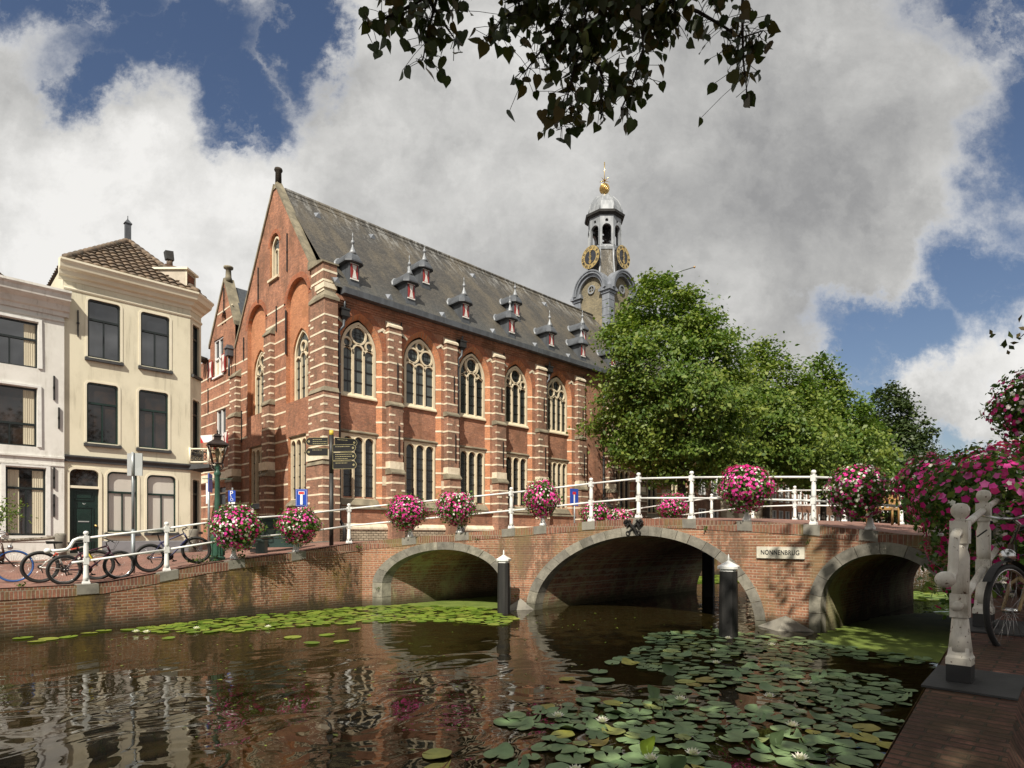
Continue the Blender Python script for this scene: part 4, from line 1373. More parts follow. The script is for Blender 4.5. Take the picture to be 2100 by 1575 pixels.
# dormers: a boarded box under a pointed bell roof with a spirelet and a red-and-white shutter
def dormer(x, y, z):
    s = MB()
    w, h = .27, 1.10
    yb = y + .92
    s.box((x - w, y, z - .05), (x + w, yb, z + h), 0)
    s.box((x - w - .05, y - .05, z - .1), (x + w + .05, y + .1, z - .03), 1)
    # bell roof: half-octagonal brow in front, running back into the main roof
    z0 = z + h
    def rg(hw_, fy, fw_, back, zz): return [(x - hw_, y + back, zz), (x - hw_, y + fy + .22, zz), (x - fw_, y + fy, zz), (x + fw_, y + fy, zz), (x + hw_, y + fy + .22, zz), (x + hw_, y + back, zz)]
    s.hull(rg(.49, -.24, .27, 1.05, z0 - .09), rg(.49, -.24, .27, 1.05, z0 - .02), 1)
    s.hull(rg(.49, -.24, .27, 1.05, z0 - .02), rg(.37, -.12, .19, 1.2, z0 + .22), 0)
    s.hull(rg(.37, -.12, .19, 1.2, z0 + .22), rg(.17, .05, .09, 1.35, z0 + .44), 0)
    s.hull(rg(.17, .05, .09, 1.35, z0 + .44), rg(.02, .14, .01, 1.45, z0 + .53), 0)
    for q in (-1, 1): s.tube([(x + q * .49, y + .92, z0 - .05), (x + q * .37, y + 1.14, z0 + .22), (x + q * .17, y + 1.3, z0 + .44), (x, y + 1.4, z0 + .54)], .062, 6, 2)
    s.lathe([(.21, .36), (.13, .52), (.06, .70), (.035, .80), (.03, .84), (.075, .88), (.092, .94), (.075, 1.0), (.03, 1.04), (.016, 1.2), (.035, 1.23), (.008, 1.4)], (x, y + .14, z0), 8, 2)
    d = s.build('dormer', ['lead', 'lead', 'lead_lt'], roof)
    f = MB()
    f.box((x - .19, y - .03, z + .26), (x + .19, y + .0, z + .94), 0)
    zc = z + .60
    for sg in (-1, 1):   # hourglass of two white triangles
        f.add([(x - .12, y - .036, zc + sg * .31), (x + .12, y - .036, zc + sg * .31), (x + .05, y - .036, zc), (x - .05, y - .036, zc)], [(0, 1, 2, 3)], 1)
    f.box((x - .22, y - .045, z + .94), (x + .22, y, z + .98), 1)
    f.box((x - .22, y - .05, z + .2), (x + .22, y, z + .26), 1)
    f.build('shutter', ['red', 'shutter_white'], d)


for p in [(14.99, 25.87, 13.89), (18.21, 25.86, 13.87), (20.32, 27.45, 15.74), (21.77, 25.79, 13.79), (27.38, 27.46, 15.76), (25.31, 25.8, 13.8), (28.81, 25.81, 13.81), (31.92, 25.78, 13.77), (33.9, 27.29, 15.55), (35.3, 25.79, 13.79)]:
    dormer(p[0], p[1] - .06, p[2] + .02)

# gable coping, ridge pinnacle
cp = MB()
for sg in (-1, 1):
    ya, yb = 31.18 + sg * .12, 31.18 + sg * 4.15
    za, zb = 20.22, 20.22 - 1.335 * 4.15
    if sg > 0: yb, zb = 31.18 + 5.4, 20.22 - 1.335 * 5.4
    n_ = 9
    for i in range(n_):
        a0, a1 = i / n_, (i + .985) / n_
        p0 = (ya + (yb - ya) * a0, za + (zb - za) * a0); p1 = (ya + (yb - ya) * a1, za + (zb - za) * a1)
        dx = rng.uniform(0, .012)
        cp.hull([(GX - .07 - dx, p0[0], p0[1] - .12), (GX - .07 - dx, p1[0], p1[1] - .12), (GX - .07 - dx, p1[0], p1[1] + .08), (GX - .07 - dx, p0[0], p0[1] + .08)],
                [(GX + .34, p0[0], p0[1] - .12), (GX + .34, p1[0], p1[1] - .12), (GX + .34, p1[0], p1[1] + .08), (GX + .34, p0[0], p0[1] + .08)])
cp.lathe([(.30, 0), (.26, .12), (.21, .3), (.18, .36)], (GX + .16, 31.18, 20.0), 4, 0, False, rot=math.pi / 4)
cp.build('gable_coping', 'cope_stone', aca)
pn = MB(); pn.lathe([(.16, 0), (.15, .6), (.19, .64), (.215, .70), (.19, .78), (.15, .8)], (GX + .16, 31.18, 20.34), 14)
pn.build('pinnacle', 'bark', aca)
def anchor(a, c, parent):
    k = MB(); k.box(a, c); p, q = Vector(a), Vector(c); mid_ = (p + q) / 2
    k.box((min(a[0], mid_.x - .03), min(a[1], mid_.y - .03) , mid_.z - .04), (c[0], c[1], mid_.z + .04))
    k.build('wall_anchor', 'iron', parent)


for (y, z0, z1) in ((33.3, 14.7, 16.6), (29.75, 15.3, 17.2), (31.0, 12.6, 13.9), (29.9, 11.2, 13.4), (26.55, 12.7, 14.35), (31.95, 6.4, 8.5), (35.6, 7.4, 9.2), (35.3, 12.0, 13.3)):
    anchor((GX - .06, y - .03, z0), (GX + .02, y + .03, z1), aca)
for xc in (17.55, 21.15, 24.65, 28.2, 32.0): anchor((xc, FYY - .05, 12.0), (xc + .05, FYY + .02, 12.75), aca)
# rainwater heads and downpipes
def downpipe(x, y, ztop_, zlow, mats=('lead', 'iron'), hx=.0):
    d = MB()
    d.box((x + .03, y - .13, ztop_ - .34), (x + .43, y + .12, ztop_), 1)
    d.box((x - .0, y - .16, ztop_ - .05), (x + .46, y + .13, ztop_ + .03), 1)
    d.hull([(x + .06, y - .1, ztop_ - .34), (x + .4, y - .1, ztop_ - .34), (x + .4, y + .1, ztop_ - .34), (x + .06, y + .1, ztop_ - .34)],
           [(x + .14, y - .05, ztop_ - .5), (x + .28, y - .05, ztop_ - .5), (x + .28, y + .05, ztop_ - .5), (x + .14, y + .05, ztop_ - .5)], 1)
    d.tube([(x + .24, y, ztop_), (x + .24, y, 13.05)], .05, 8, 0)
    d.tube([(x + .2, y, ztop_ - .5), (x + .18, y, ztop_ - .8), (x + hx - .05, y, ztop_ - 1.05), (x + hx - .05, y, ztop_ - 1.2), (x + hx - .05, y, 7.6)], .06, 10, 0)
    d.tube([(x + hx - .05, y, 7.6), (x + hx - .05, y, 2.9), (x + hx + .05, y - .3, 2.45), (x + hx + .05, y - .3, zlow)], .075, 10, 1)
    for z in (11.2, 9.9, 8.6, 7.3, 6.0, 4.7): d.lathe([(.09, 0), (.09, .07)], (x + hx - .05, y, z), 8, 0)
    d.build('downpipe', list(mats), aca)


downpipe(14.16, FYY - .12, 12.55, 1.6)
downpipe(21.22, FYY - .12, 12.65, 1.6)
downpipe(28.28, FYY - .12, 12.65, 1.6)
downpipe(34.1, FYY - .12, 12.65, 1.6)

# ------------------------------------------------------------------ flagpole leaning out from the front
fp = thing('flagpole', 'slanting flagpole with an orange tip sticking out above the big tree', 'flagpole', (36.5, 25.7, 19.8))
m = MB(); m.tube([(38.8, 23.54, 20.83), (40.1, 22.24, 21.36)], [.05, .04], 8); m.build('pole', 'pole_grey', fp)
m = MB(); m.ball((40.16, 22.18, 21.38), .08, 6); m.build('knob', 'chair_wood', fp)
m = MB(); m.tube([(39.4, 25.8, 13.6), (38.9, 23.44, 20.85)], [.07, .06], 8); m.build('mast', 'iron', fp)

# ------------------------------------------------------------------ clock tower
tw = thing('clock_tower', 'tall lantern clock tower with lead dome and gilded ball rising behind the roof', 'tower', (41.55, 31.18, 1.5))
TX, TYY, HW = 41.55, 31.18, 1.8
m = MB()
fm = [lambda u, z, d: (TX - HW + d, TYY - u, z), lambda u, z, d: (TX + u, TYY - HW + d, z), lambda u, z, d: (TX + HW - d, TYY + u, z), lambda u, z, d: (TX - u, TYY + HW - d, z)]
for f in fm:
    wall_open(m, f, -1.16, 1.16, 12, lambda u: Op(0, 1.16, 12, 21.9, 23.35, 'round').top(u), [], d0=.12, m=0)
m.build('shaft', brick_mat('tower_brick', (.25, .21, .135), (.16, .14, .10), (.28, .26, .2), bw=.2, bh=.1, tone=(.7, 1.2)), tw, norm=False)
m = MB()
for sx in (-1, 1):
    for sy in (-1, 1):
        cx, cy = TX + sx * (HW - .33), TYY + sy * (HW - .33)
        m.box((cx - .35, cy - .35, 12), (cx + .35, cy + .35, 21.55))
        for i in range(12): m.box((cx - .37, cy - .37, 14.2 + i * .62), (cx + .37, cy + .37, 14.26 + i * .62))
        m.box((cx - .43, cy - .43, 21.55), (cx + .43, cy + .43, 21.75)); m.box((cx - .56, cy - .56, 21.75), (cx + .56, cy + .56, 21.95)); m.box((cx - .48, cy - .48, 21.95), (cx + .48, cy + .48, 22.12))
m.build('pilaster', 'lead_mid', tw)
m = MB()
for f in fm:
    for (r0, w, a, c) in ((1.27, .22, -.14, .3), (1.46, .16, -.3, .4), (1.6, .10, -.36, .5)):
        m.strip([(1.0 * r0 * math.cos(R(180 - 180 * i / 20)), 21.95 + (r0 + .12) * math.sin(R(180 - 180 * i / 20))) for i in range(21)], w, f, a, c)
# cross vaulted lead roof behind the arches
for ax in (0, 1):
    vs = []; fs = []
    for j, d in enumerate((-HW + .1, HW - .1)):
        for i in range(21):
            a = R(180 - 180 * i / 20); u, z = 1.52 * math.cos(a), 21.95 + 1.66 * math.sin(a)
            vs.append((TX + d, TYY + u, z) if ax == 0 else (TX + u, TYY + d, z))
    fs = [(i, i + 1, 21 + i + 1, 21 + i) for i in range(20)]
    m.add(vs, fs)
m.build('arched_gable', 'lead_mid', tw)
o8 = lambda r, z, rot=22.5: [(TX + r * math.cos(R(rot + 45 * i)), TYY + r * math.sin(R(rot + 45 * i)), z) for i in range(8)]
m = MB()
m.hull(o8(1.72, 22.4), o8(1.48, 24.1), 0); m.hull(o8(1.48, 24.1), o8(1.36, 25.55), 0)
m.build('drum', 'slate', tw)
m = MB()
for i in range(8):    # lead strips up the drum's corners
    a = R(22.5 + 45 * i); cs_, sn = math.cos(a), math.sin(a)
    m.tube([(TX + 1.74 * cs_, TYY + 1.74 * sn, 22.4), (TX + 1.56 * cs_, TYY + 1.56 * sn, 23.6), (TX + 1.42 * cs_, TYY + 1.42 * sn, 24.9), (TX + 1.44 * cs_, TYY + 1.44 * sn, 25.6)], .09, 6)
m.hull(o8(1.42, 25.55), o8(1.46, 25.75))
# belfry: eight piers, arches, pierced frieze
for i in range(8):
    a = R(45 * i); cs_, sn = math.cos(a), math.sin(a); ap = 1.40 * math.cos(R(22.5)); hw8 = 1.40 * math.sin(R(22.5))
    f = lambda u, z, d, cs_=cs_, sn=sn: (TX + (ap - d) * cs_ - u * sn, TYY + (ap - d) * sn + u * cs_, z)
    hole = Op(0, .12, 27.82, 27.95, 28.06, 'round') if i % 2 else Op(0, .11, 27.82, 28.0, 28.04, 'flat')
    wall_open(m, f, -hw8, hw8, 25.75, 28.4, [Op(0, .37, 25.95, 27.25, 27.62, 'round'), hole], dep=.18)
    m.strip([(-.41, 25.95), (-.41, 27.25)] + arc(0, 27.25, .41, 180, 0, 10) + [(.41, 25.95)], .06, f, -.05, .02)
m.build('belfry', 'lead_lt', tw, norm=False)
m = MB()
m.hull(o8(1.5, 28.38), o8(1.55, 28.5)); m.hull(o8(1.68, 28.5), o8(1.74, 28.66)); m.hull(o8(1.6, 28.66), o8(1.5, 28.8))
m.build('cornice', 'slab', tw)
m = MB()
prof = [(1.50, 28.8), (1.46, 29.15), (1.34, 29.55), (1.12, 29.95), (.82, 30.28), (.45, 30.5), (.2, 30.56)]
for a_, c_ in zip(prof[:-1], prof[1:]): m.hull(o8(a_[0], a_[1]), o8(c_[0], c_[1]), 0, caps=False)
for i in range(8):
    a = R(22.5 + 45 * i)
    m.tube([(TX + r * math.cos(a), TYY + r * math.sin(a), z) for r, z in prof], .045, 5)
m.build('dome', 'lead_lt', tw)
m = MB(); m.tube([(TX, TYY, 25.8), (TX, TYY, 28.3)], .06, 6); m.tube([(TX - .9, TYY, 26.9), (TX + .9, TYY, 26.9)], .05, 6); m.tube([(TX, TYY - .9, 26.75), (TX, TYY + .9, 26.75)], .05, 6)
m.lathe([(.42, 0), (.38, .12), (.26, .3), (.2, .55), (.08, .68)], (TX + .1, TYY, 26.1), 14); m.box((TX - .95, TYY - .95, 25.76), (TX + .95, TYY + .95, 25.8))
m.build('bell', 'bronze', tw)
m = MB()
m.lathe([(.16, 0), (.1, .08), (.13, .16), (.09, .24), (.09, .32)], (TX, TYY, 30.5), 10)
for i in range(14):   # twisted gilt bands of the ball
    a0 = 2 * math.pi * i / 14
    m.tube([(TX + .40 * math.sin(math.pi * t) * math.cos(a0 + 2.2 * t), TYY + .40 * math.sin(math.pi * t) * math.sin(a0 + 2.2 * t), 31.17 - .42 * math.cos(math.pi * t)) for t in [.04 + .92 * q / 12 for q in range(13)]], .035, 5)
m.ball((TX, TYY, 31.17), .33, 8)
m.tube([(TX, TYY, 31.5), (TX, TYY, 32.6), (TX, TYY, 33.4)], [.05, .03, .05], 6)
for i in range(8):
    a = 2 * math.pi * i / 8
    m.tube([(TX, TYY, 31.85), (TX + .42 * math.cos(a), TYY + .42 * math.sin(a), 31.85 + .12 * (-1) ** i)], [.045, .012], 5)
m.build('finial', 'gold', tw)
for k, (co, rt, nr) in enumerate((((TX - HW - .1, TYY, 24.86), (0, -1, 0), (-1, 0, 0)), ((TX, TYY - HW - .1, 24.86), (1, 0, 0), (0, -1, 0)))):
    r_ = Vector(rt); c_ = Vector(co); n_ = Vector(nr)
    mp = lambda u, v, d, r_=r_, c_=c_, n_=n_: tuple(c_ + r_ * u + Vector((0, 0, v)) - n_ * d)
    m = MB()
    ang = arc(0, 0, .93, 0, 360, 36)[:-1]
    m.hull([mp(u, v, 0) for u, v in ang], [mp(u, v, .12) for u, v in ang])
    ck = m.build('clock', 'dial', tw)
    m = MB(); m.strip(arc(0, 0, .75, 0, 360, 36)[:-1], .34, mp, -.015, .01, True)
    m.build('chapter_ring', 'gold', ck)
    for h, tx in enumerate(('XII', 'I', 'II', 'III', 'IIII', 'V', 'VI', 'VII', 'VIII', 'IX', 'X', 'XI')):
        a = R(90 - 30 * h)
        up = (r_ * math.cos(a) + Vector((0, 0, 1)) * math.sin(a))
        rr = (r_ * math.sin(a) - Vector((0, 0, 1)) * math.cos(a))
        put_text(tx, .30, ck, c_ + up * .745 + n_ * .02, rr, 'dial', .012, 'numeral', spacing=.9, up=up)
    m = MB()
    m.strip([(0, -.12), (0, .72)], .07, mp, -.06, -.03); m.strip([(0, .1), (0, -.56)], .085, mp, -.06, -.03)
    for (v, s_) in ((.5, .1), (-.38, .11), (0, .09)): m.strip(arc(0, v, s_, 0, 360, 10)[:-1], .05, mp, -.065, -.03, True)
    m.build('hand', 'gold', ck)
    m = MB(); m.strip(arc(0, -1.45 + .0, .31, 0, 360, 20)[:-1], .1, mp, -.0, .15, True); m.strip([(-.25, -1.45), (.25, -1.45)], .04, mp, .05, .1); m.strip([(0, -1.7), (0, -1.2)], .04, mp, .05, .1)
    dz = 22.25 - 24.86 + 1.45
    m.v = [(v[0] - n_.x * .1, v[1] - n_.y * .1, v[2] + dz) for v in m.v]
    m.build('round_window', 'lead_lt', tw)


# ================================================================== ANNEX with the small gable in the alley
an_ = thing('gabled_annex', 'narrow brick wing with a small stepped-stone gable and red and white shutters in the alley', 'building', (13.5, 39.5, 1.7))
AX = 13.5
ma = lambda u, z, d: (AX + d, u, z)
za_ = lambda y: interp(y, [36.5, 38.1, 40.6, 40.61, 47], [14.5, 17.3, 14.0, 13.2, 13.2])
za_.cuts = [36.52, 38.1, 40.6, 40.61]
wn = MB()
m = MB()
wall_open(wn, ma, 36.5, 47, .8, za_, [Op(39.15, .78, 11.85, 14.1, 14.12), Op(38.75, .78, 7.3, 9.8, 9.82), Op(38.7, .7, 3.5, 5.0, 5.05), Op(38.3, .36, 14.75, 15.2, 15.6, 'pointed')], dep=.2, m=0, mr=0)
for z in [15.6, 14.9] + ZB:
    if z < 3: continue
    segs = [(36.9, 39.3)] if z > 14.1 else [(36.5, 38.3), (40.0, 42.5)] if 11.85 < z < 14.1 else [(36.5, 37.9), (39.6, 42.5)] if 7.3 < z < 9.8 else [(36.5, 42.5)]
    for a, b_ in segs: hband(m, ma, a, b_, z, -.016, .02)
m.box((AX - .25, 36.4, 5.5), (AX, 43, 5.9)); m.box((AX - .32, 36.4, 5.4), (AX, 43, 5.5))
wn.add(m.v, m.f, 1)
wn.build('wall', ['brick', 'stone'], an_, norm=False)
m = MB()
for (y0, z0, y1, z1) in ((38.05, 17.38, 36.45, 14.45), (38.15, 17.38, 40.7, 13.95)):
    m.hull([(AX - .08, y0, z0 - .14), (AX - .08, y1, z1 - .14), (AX - .08, y1, z1 + .1), (AX - .08, y0, z0 + .1)], [(AX + .5, y0, z0 - .14), (AX + .5, y1, z1 - .14), (AX + .5, y1, z1 + .1), (AX + .5, y0, z0 + .1)])
m.lathe([(.26, 0), (.17, .3), (.15, .75), (.27, .8), (.28, .9), (.15, .93)], (AX + .2, 38.1, 17.3), 12)
m.build('gable_coping', 'cope_stone', an_)
m = MB()
m.hull([(AX + .4, 35.0, 13.0), (AX + .4, 38.1, 17.1), (AX + .4, 42.0, 13.0)], [(AX + 9, 35.0, 13.0), (AX + 9, 38.1, 17.1), (AX + 9, 42.0, 13.0)])
m.build('roof', plain('blue_slate', (.06, .068, .078), (.04, .046, .055), 5, .5, bump=.3), an_)
for (yc, z0, z1, zm) in ((39.15, 11.85, 14.1, 12.95), (38.75, 7.3, 9.8, 8.2)):
    f = MB()
    f.strip([(yc - .74, z0), (yc - .74, z1 - .03), (yc + .74, z1 - .03), (yc + .74, z0 + .04), (yc - .74, z0 + .04)], .1, ma, .05, .18)
    f.strip([(yc, z0), (yc, z1)], .1, ma, .05, .18); f.strip([(yc - .74, zm), (yc + .74, zm)], .1, ma, .05, .18)
    f.box((AX - .1, yc - .85, z0 - .1), (AX + .1, yc + .85, z0))
    w = f.build('window', 'sign_white', an_)
    pane(Op(yc, .72, zm, z1, z1 - .05), ma, .14, 'pane', 'panes_dk', w)
    q = MB(); q.add([ma(yc - .72, z0, .15), ma(yc + .72, z0, .15), ma(yc + .72, zm, .15), ma(yc - .72, zm, .15)], [(0, 1, 2, 3)]); q.build('pane', 'curtain', w, norm=False)
    for sg in (-1, 1):
        s = MB(); y0, y1 = sorted((yc + sg * .80, yc + sg * 1.36))
        s.hull([(AX - .12 + (.22 if sg < 0 else .0) * 0, y0, z0 + .02), (AX - .12, y1, z0 + .02), (AX - .12, y1, zm), (AX - .12, y0, zm)], [(AX - .07, y0, z0 + .02), (AX - .07, y1, z0 + .02), (AX - .07, y1, zm), (AX - .07, y0, zm)], 0)
        c = (y0 + y1) / 2; zc = (z0 + zm) / 2
        for k in (-1, 1):
            s.add([(AX - .126, y0 + .06, zc + k * .48), (AX - .126, y1 - .06, zc + k * .48), (AX - .126, c + .05, zc), (AX - .126, c - .05, zc)], [(0, 1, 2, 3)], 1)
        s.build('shutter', ['red', 'shutter_white'], w)
pane(Op(38.7, .7, 3.5, 5.0, 5.05), ma, .15, 'window', 'panes_dk', an_)
m = MB(); m.tube([(AX - .1, 41.0, 13.1), (AX - .9, 41.0, 13.3)], [.22, .16], 8)      # gargoyle: crouching beast on a bracket
m.tube([(AX - .7, 41.0, 13.35), (AX - .75, 41.0, 13.9), (AX - 1.0, 41.0, 14.4), (AX - 1.1, 41.0, 14.65)], [.22, .27, .2, .17], 8); m.ball((AX - 1.12, 41.0, 14.8), .2, 6)
m.tube([(AX - 1.2, 41.0, 14.8), (AX - 1.45, 41.0, 14.7)], [.12, .07], 6); m.tube([(AX - .8, 40.8, 13.9), (AX - 1.1, 40.75, 13.5)], [.1, .07], 6); m.tube([(AX - .8, 41.2, 13.9), (AX - 1.1, 41.25, 13.5)], [.1, .07], 6)
for sg in (-1, 1): m.tube([(AX - 1.1, 41 + sg * .1, 14.9), (AX - 1.05, 41 + sg * .16, 15.1)], [.05, .02], 5)
m.build('gargoyle', 'bark', an_)
m = MB(); m.box((AX - .35, 36.75, 12.55), (AX, 37.15, 12.95)); m.hull([(AX - .42, 36.7, 12.95), (AX, 36.7, 12.95), (AX, 37.2, 12.95), (AX - .42, 37.2, 12.95)], [(AX - .3, 36.9, 13.2), (AX, 36.9, 13.2), (AX, 37.0, 13.2), (AX - .3, 37.0, 13.2)])
m.tube([(AX - .18, 36.95, 12.6), (AX - .18, 36.95, 11.4)], .06, 6); m.build('rainwater_head', 'lead', an_)
for (y, z0, z1) in ((38.2, 15.4, 16.9), (40.9, 9.8, 11.4), (37.2, 6.1, 7.6), (40.9, 11.8, 13.2)): anchor((AX - .06, y - .03, z0), (AX + .02, y + .03, z1), an_)


# ================================================================== sash windows of the plastered houses
def sash(mp, o, parent, trim='cream_lt', frame='near_black', glass='glass', transom=.66, mull=True, tw=.075, dep=.12, proud=.018, sill='sill', both=False, name='window', blind=0):
    t = MB()
    g = o.grown(tw * .5)
    pts = g.outline(8)
    t.strip(pts, tw, mp, -proud, .02)
    win = t.build(name, trim, parent)
    f = MB()
    inn = Op(o.u, o.hw - .028, o.zb + .03, o.zs, o.za - .028, o.kind, o.rad)
    op = inn.outline(8)
    f.strip(op + [op[0]], .062, mp, dep - .05, dep + .02)
    zt = o.zb + (o.za - o.zb) * transom
    f.strip([(o.u - o.hw + .03, zt), (o.u + o.hw - .03, zt)], .075, mp, dep - .055, dep + .02)
    if mull: f.strip([(o.u, o.zb + .03), (o.u, o.za - .03 if both else zt)], .045, mp, dep - .045, dep + .02)
    f.build('sash', frame, win)
    pane(o, mp, dep, 'pane', glass, win)
    if sill:
        s = MB()
        q = [(.1, o.zb - .02), (-.11, o.zb - .05), (-.11, o.zb - .15), (.1, o.zb - .15)]
        s.hull([mp(o.u - o.hw - tw - .02, z, d) for d, z in q], [mp(o.u + o.hw + tw + .02, z, d) for d, z in q])
        s.build('sill', sill, win)
    return win


M['glass_blind'] = plain('glass_over_blind', (.60, .57, .52), (.52, .49, .44), 1.3, .12, spec=.6, streak=.1)
M['glass_warm'] = glass_mat('glass_dark_room', (.035, .022, .016), .035, tint=(.012, .012, .013), spec=.8)

# ---- cream corner house
ch = thing('corner_house', 'three-storey cream plastered corner house with hipped pantile roof and dark green door', 'house', (6.1, 27.1, 1.4))
HY = 27.1
mh = lambda u, z, d: (u, HY + d, z)
opsU = [Op(5.26, .52, 8.69, 10.7, 10.83, 'corner', .12), Op(6.97, .51, 8.70, 10.7, 10.80, 'corner', .12)]
opsM = [Op(5.21, .50, 5.53, 7.6, 7.75, 'corner', .12), Op(6.91, .52, 5.52, 7.6, 7.76, 'corner', .12)]
opsG = [Op(5.85, .50, 2.22, 4.4, 4.50, 'corner', .2), Op(7.19, .52, 2.24, 4.4, 4.47, 'corner', .2)]
door_o = Op(4.64, .45, 1.42, 4.4, 4.51, 'corner', .2)
cw = MB()
wall_open(cw, mh, 4.02, 8.24, .9, 11.4, opsU + opsM + opsG + [door_o], dep=.2)
CH = .61
mc = lambda u, z, d: (8.24 + u * .7071 - d * .7071, HY + u * .7071 + d * .7071, z)
cops = [Op(.43, .27, 8.75, 10.7, 10.8, 'corner', .08), Op(.43, .27, 5.55, 7.6, 7.7, 'corner', .08), Op(.43, .27, 2.3, 4.4, 4.4, 'corner', .08)]
wall_open(cw, mc, 0, .8627, .9, 11.4, cops, dep=.15)
cw.add([(8.85, 27.71, .9), (8.85, 36, .9), (8.85, 36, 11.9), (8.85, 27.71, 11.9)], [(0, 1, 2, 3)])
cw.add([(4.02, 27.1, .9), (4.02, 36, .9), (4.02, 36, 11.9), (4.02, 27.1, 11.9)], [(0, 1, 2, 3)])
cw.add([(4.02, 36, .9), (8.85, 36, .9), (8.85, 36, 11.9), (4.02, 36, 11.9)], [(0, 1, 2, 3)])
cw.build('wall', 'cream', ch, norm=False)


def run_profile(mb, prof, path, m=0):
    """sweep a (out, z) profile along a plan path of points with outward offsets mitred"""
    rings = []
    n = len(path)
    for i, p in enumerate(path):
        a = Vector(path[max(i - 1, 0)]); c = Vector(path[min(i + 1, n - 1)]); p = Vector(p)
        if i == 0: d = (c - p).normalized(); nn = Vector((d.y, -d.x)); k = 1
        elif i == n - 1: d = (p - a).normalized(); nn = Vector((d.y, -d.x)); k = 1
        else:
            d1 = (p - a).normalized(); d2 = (c - p).normalized()
            n1 = Vector((d1.y, -d1.x)); n2 = Vector((d2.y, -d2.x))
            nn = (n1 + n2).normalized(); k = 1 / max(nn.dot(n1), .3)
        rings.append([(p.x + nn.x * o * k, p.y + nn.y * o * k, z) for o, z in prof])
    for a, b_ in zip(rings[:-1], rings[1:]): mb.hull(a, b_, m)


path = [(4.02, 27.1), (8.24, 27.1), (8.85, 27.71), (8.85, 33)]
m = MB()
run_profile(m, [(-.02, 11.30), (.03, 11.30), (.05, 11.42), (.16, 11.46), (.20, 11.60), (.36, 11.66), (.40, 11.80), (.46, 11.88), (.46, 11.95), (-.02, 12.03)], [(3.86, 27.1)] + path[1:])
run_profile(m, [(-.02, 10.98), (.03, 10.98), (.05, 11.03), (.03, 11.08), (-.02, 11.08)], path)
m.build('cornice', 'cream_lt', ch)
m = MB(); run_profile(m, [(-.02, 4.76), (.06, 4.76), (.07, 4.86), (.13, 4.94), (.13, 4.98), (-.02, 5.02)], path); m.build('string_course', 'sill', ch)
m = MB(); run_profile(m, [(-.02, .9), (.03, .9), (.03, 1.86), (-.02, 1.9)], [(5.12, 27.1)] + path[1:]); m.build('plinth', 'plinth', ch)
for o in opsU: sash(mh, o, ch)
for o in opsM: sash(mh, o, ch, glass='glass_warm', frame='dark_green')
for o in opsG: sash(mh, o, ch, glass='glass_blind', frame='dark_green', sill='sill')
for o in cops: sash(mc, o, ch, glass='glass_warm' if o.zb < 8 else 'glass', mull=False, tw=.07, transom=.72)
# door
t = MB(); t.strip(door_o.grown(.045).outline(8), .09, mh, -.035, .02); t.strip([(4.19, 3.86), (5.09, 3.86)], .09, mh, -.02, .18)
dr = t.build('door_frame', 'cream_lt', ch)
d = MB(); d.box((4.2, HY + .12, 1.42), (5.08, HY + .18, 3.82))
for (z0, z1) in ((3.40, 3.70), (2.10, 3.12), (1.52, 1.92)):
    d.strip([(4.36, z0), (4.36, z1), (4.92, z1), (4.92, z0), (4.36, z0)], .04, mh, .09, .13)
    d.box((4.42, HY + .10, z0 + .06), (4.86, HY + .125, z1 - .06))
door = d.build('door', 'dark_green', dr)
m = MB(); m.box((4.5, HY + .08, 2.02), (4.76, HY + .12, 2.07)); m.tube([(4.60, HY + .07, 3.27), (4.64, HY + .07, 3.22), (4.68, HY + .07, 3.27)], .012, 5)
m.build('letter_plate', 'sign_grey', door)
m = MB(); m.ball((5.0, HY + .06, 2.45), .045, 6); m.build('knob', 'gold', door)
m = MB(); m.box((4.46, HY + .085, 2.58), (4.80, HY + .1, 2.62)); m.build('name_strip', 'sign_grey', door)
pane(Op(4.64, .44, 3.92, 4.4, 4.49, 'corner', .18), mh, .13, 'fanlight', 'glass_warm', dr)
m = MB(); m.box((4.1, 26.95, 1.0), (5.15, 27.15, 1.44)); m.build('doorstep', 'grey_stone', ch)
# balcony on the cut corner
bl = MB()
c0 = Vector((8.3, 27.05)); o_ = Vector((.7071, -.7071)); a_ = Vector((.7071, .7071))
def bp_(u, v, z): p = Vector((8.24, 27.1)) + a_ * u + o_ * v; return (p.x, p.y, z)
bl.hull([bp_(-.1, 0, 4.78), bp_(.95, 0, 4.78), bp_(.95, .82, 4.86), bp_(-.1, .82, 4.86)], [bp_(-.1, 0, 5.0), bp_(.95, 0, 5.0), bp_(.95, .82, 5.0), bp_(-.1, .82, 5.0)], 1)
for (u0, v0, u1, v1) in ((-.06, .02, -.06, .78), (-.06, .78, .92, .78), (.92, .02, .92, .78)):
    for z in (5.08, 5.62): bl.tube([bp_(u0, v0, z), bp_(u1, v1, z)], .035, 6, 0)
for (u, v) in ((-.06, .02), (-.06, .78), (.92, .78), (.92, .02)): bl.tube([bp_(u, v, 5.0), bp_(u, v, 5.68)], .05, 6, 0)
for k in range(5):
    v = .1 + k * .15
    for z in (5.2, 5.35, 5.5):
        bl.tube([bp_(-.06, v + .055 * math.cos(q * math.pi / 4), z + .065 * math.sin(q * math.pi / 4)) for q in range(8)], .012, 4, 2, closed=True)
bl.build('balcony', ['cream_lt', 'sill', 'iron'], ch)
# pantile roof
MT, n, b = new_mat('pantile')
g_ = n.node('ShaderNodeNewGeometry')
c_ = n.mix(n.step(n.noise(g_.outputs['Position'], 3.2, 5, .65), .35, .65), (.19, .135, .09), (.08, .06, .045))
c_ = n.mix(n.math('MULTIPLY', n.step(n.noise(g_.outputs['Position'], 1.3, 7, .7), .52, .64), .7), c_, (.05, .048, .035))
n.put(b.inputs['Base Color'], c_); b.inputs['Roughness'].default_value = .75
M['pantile'] = MT


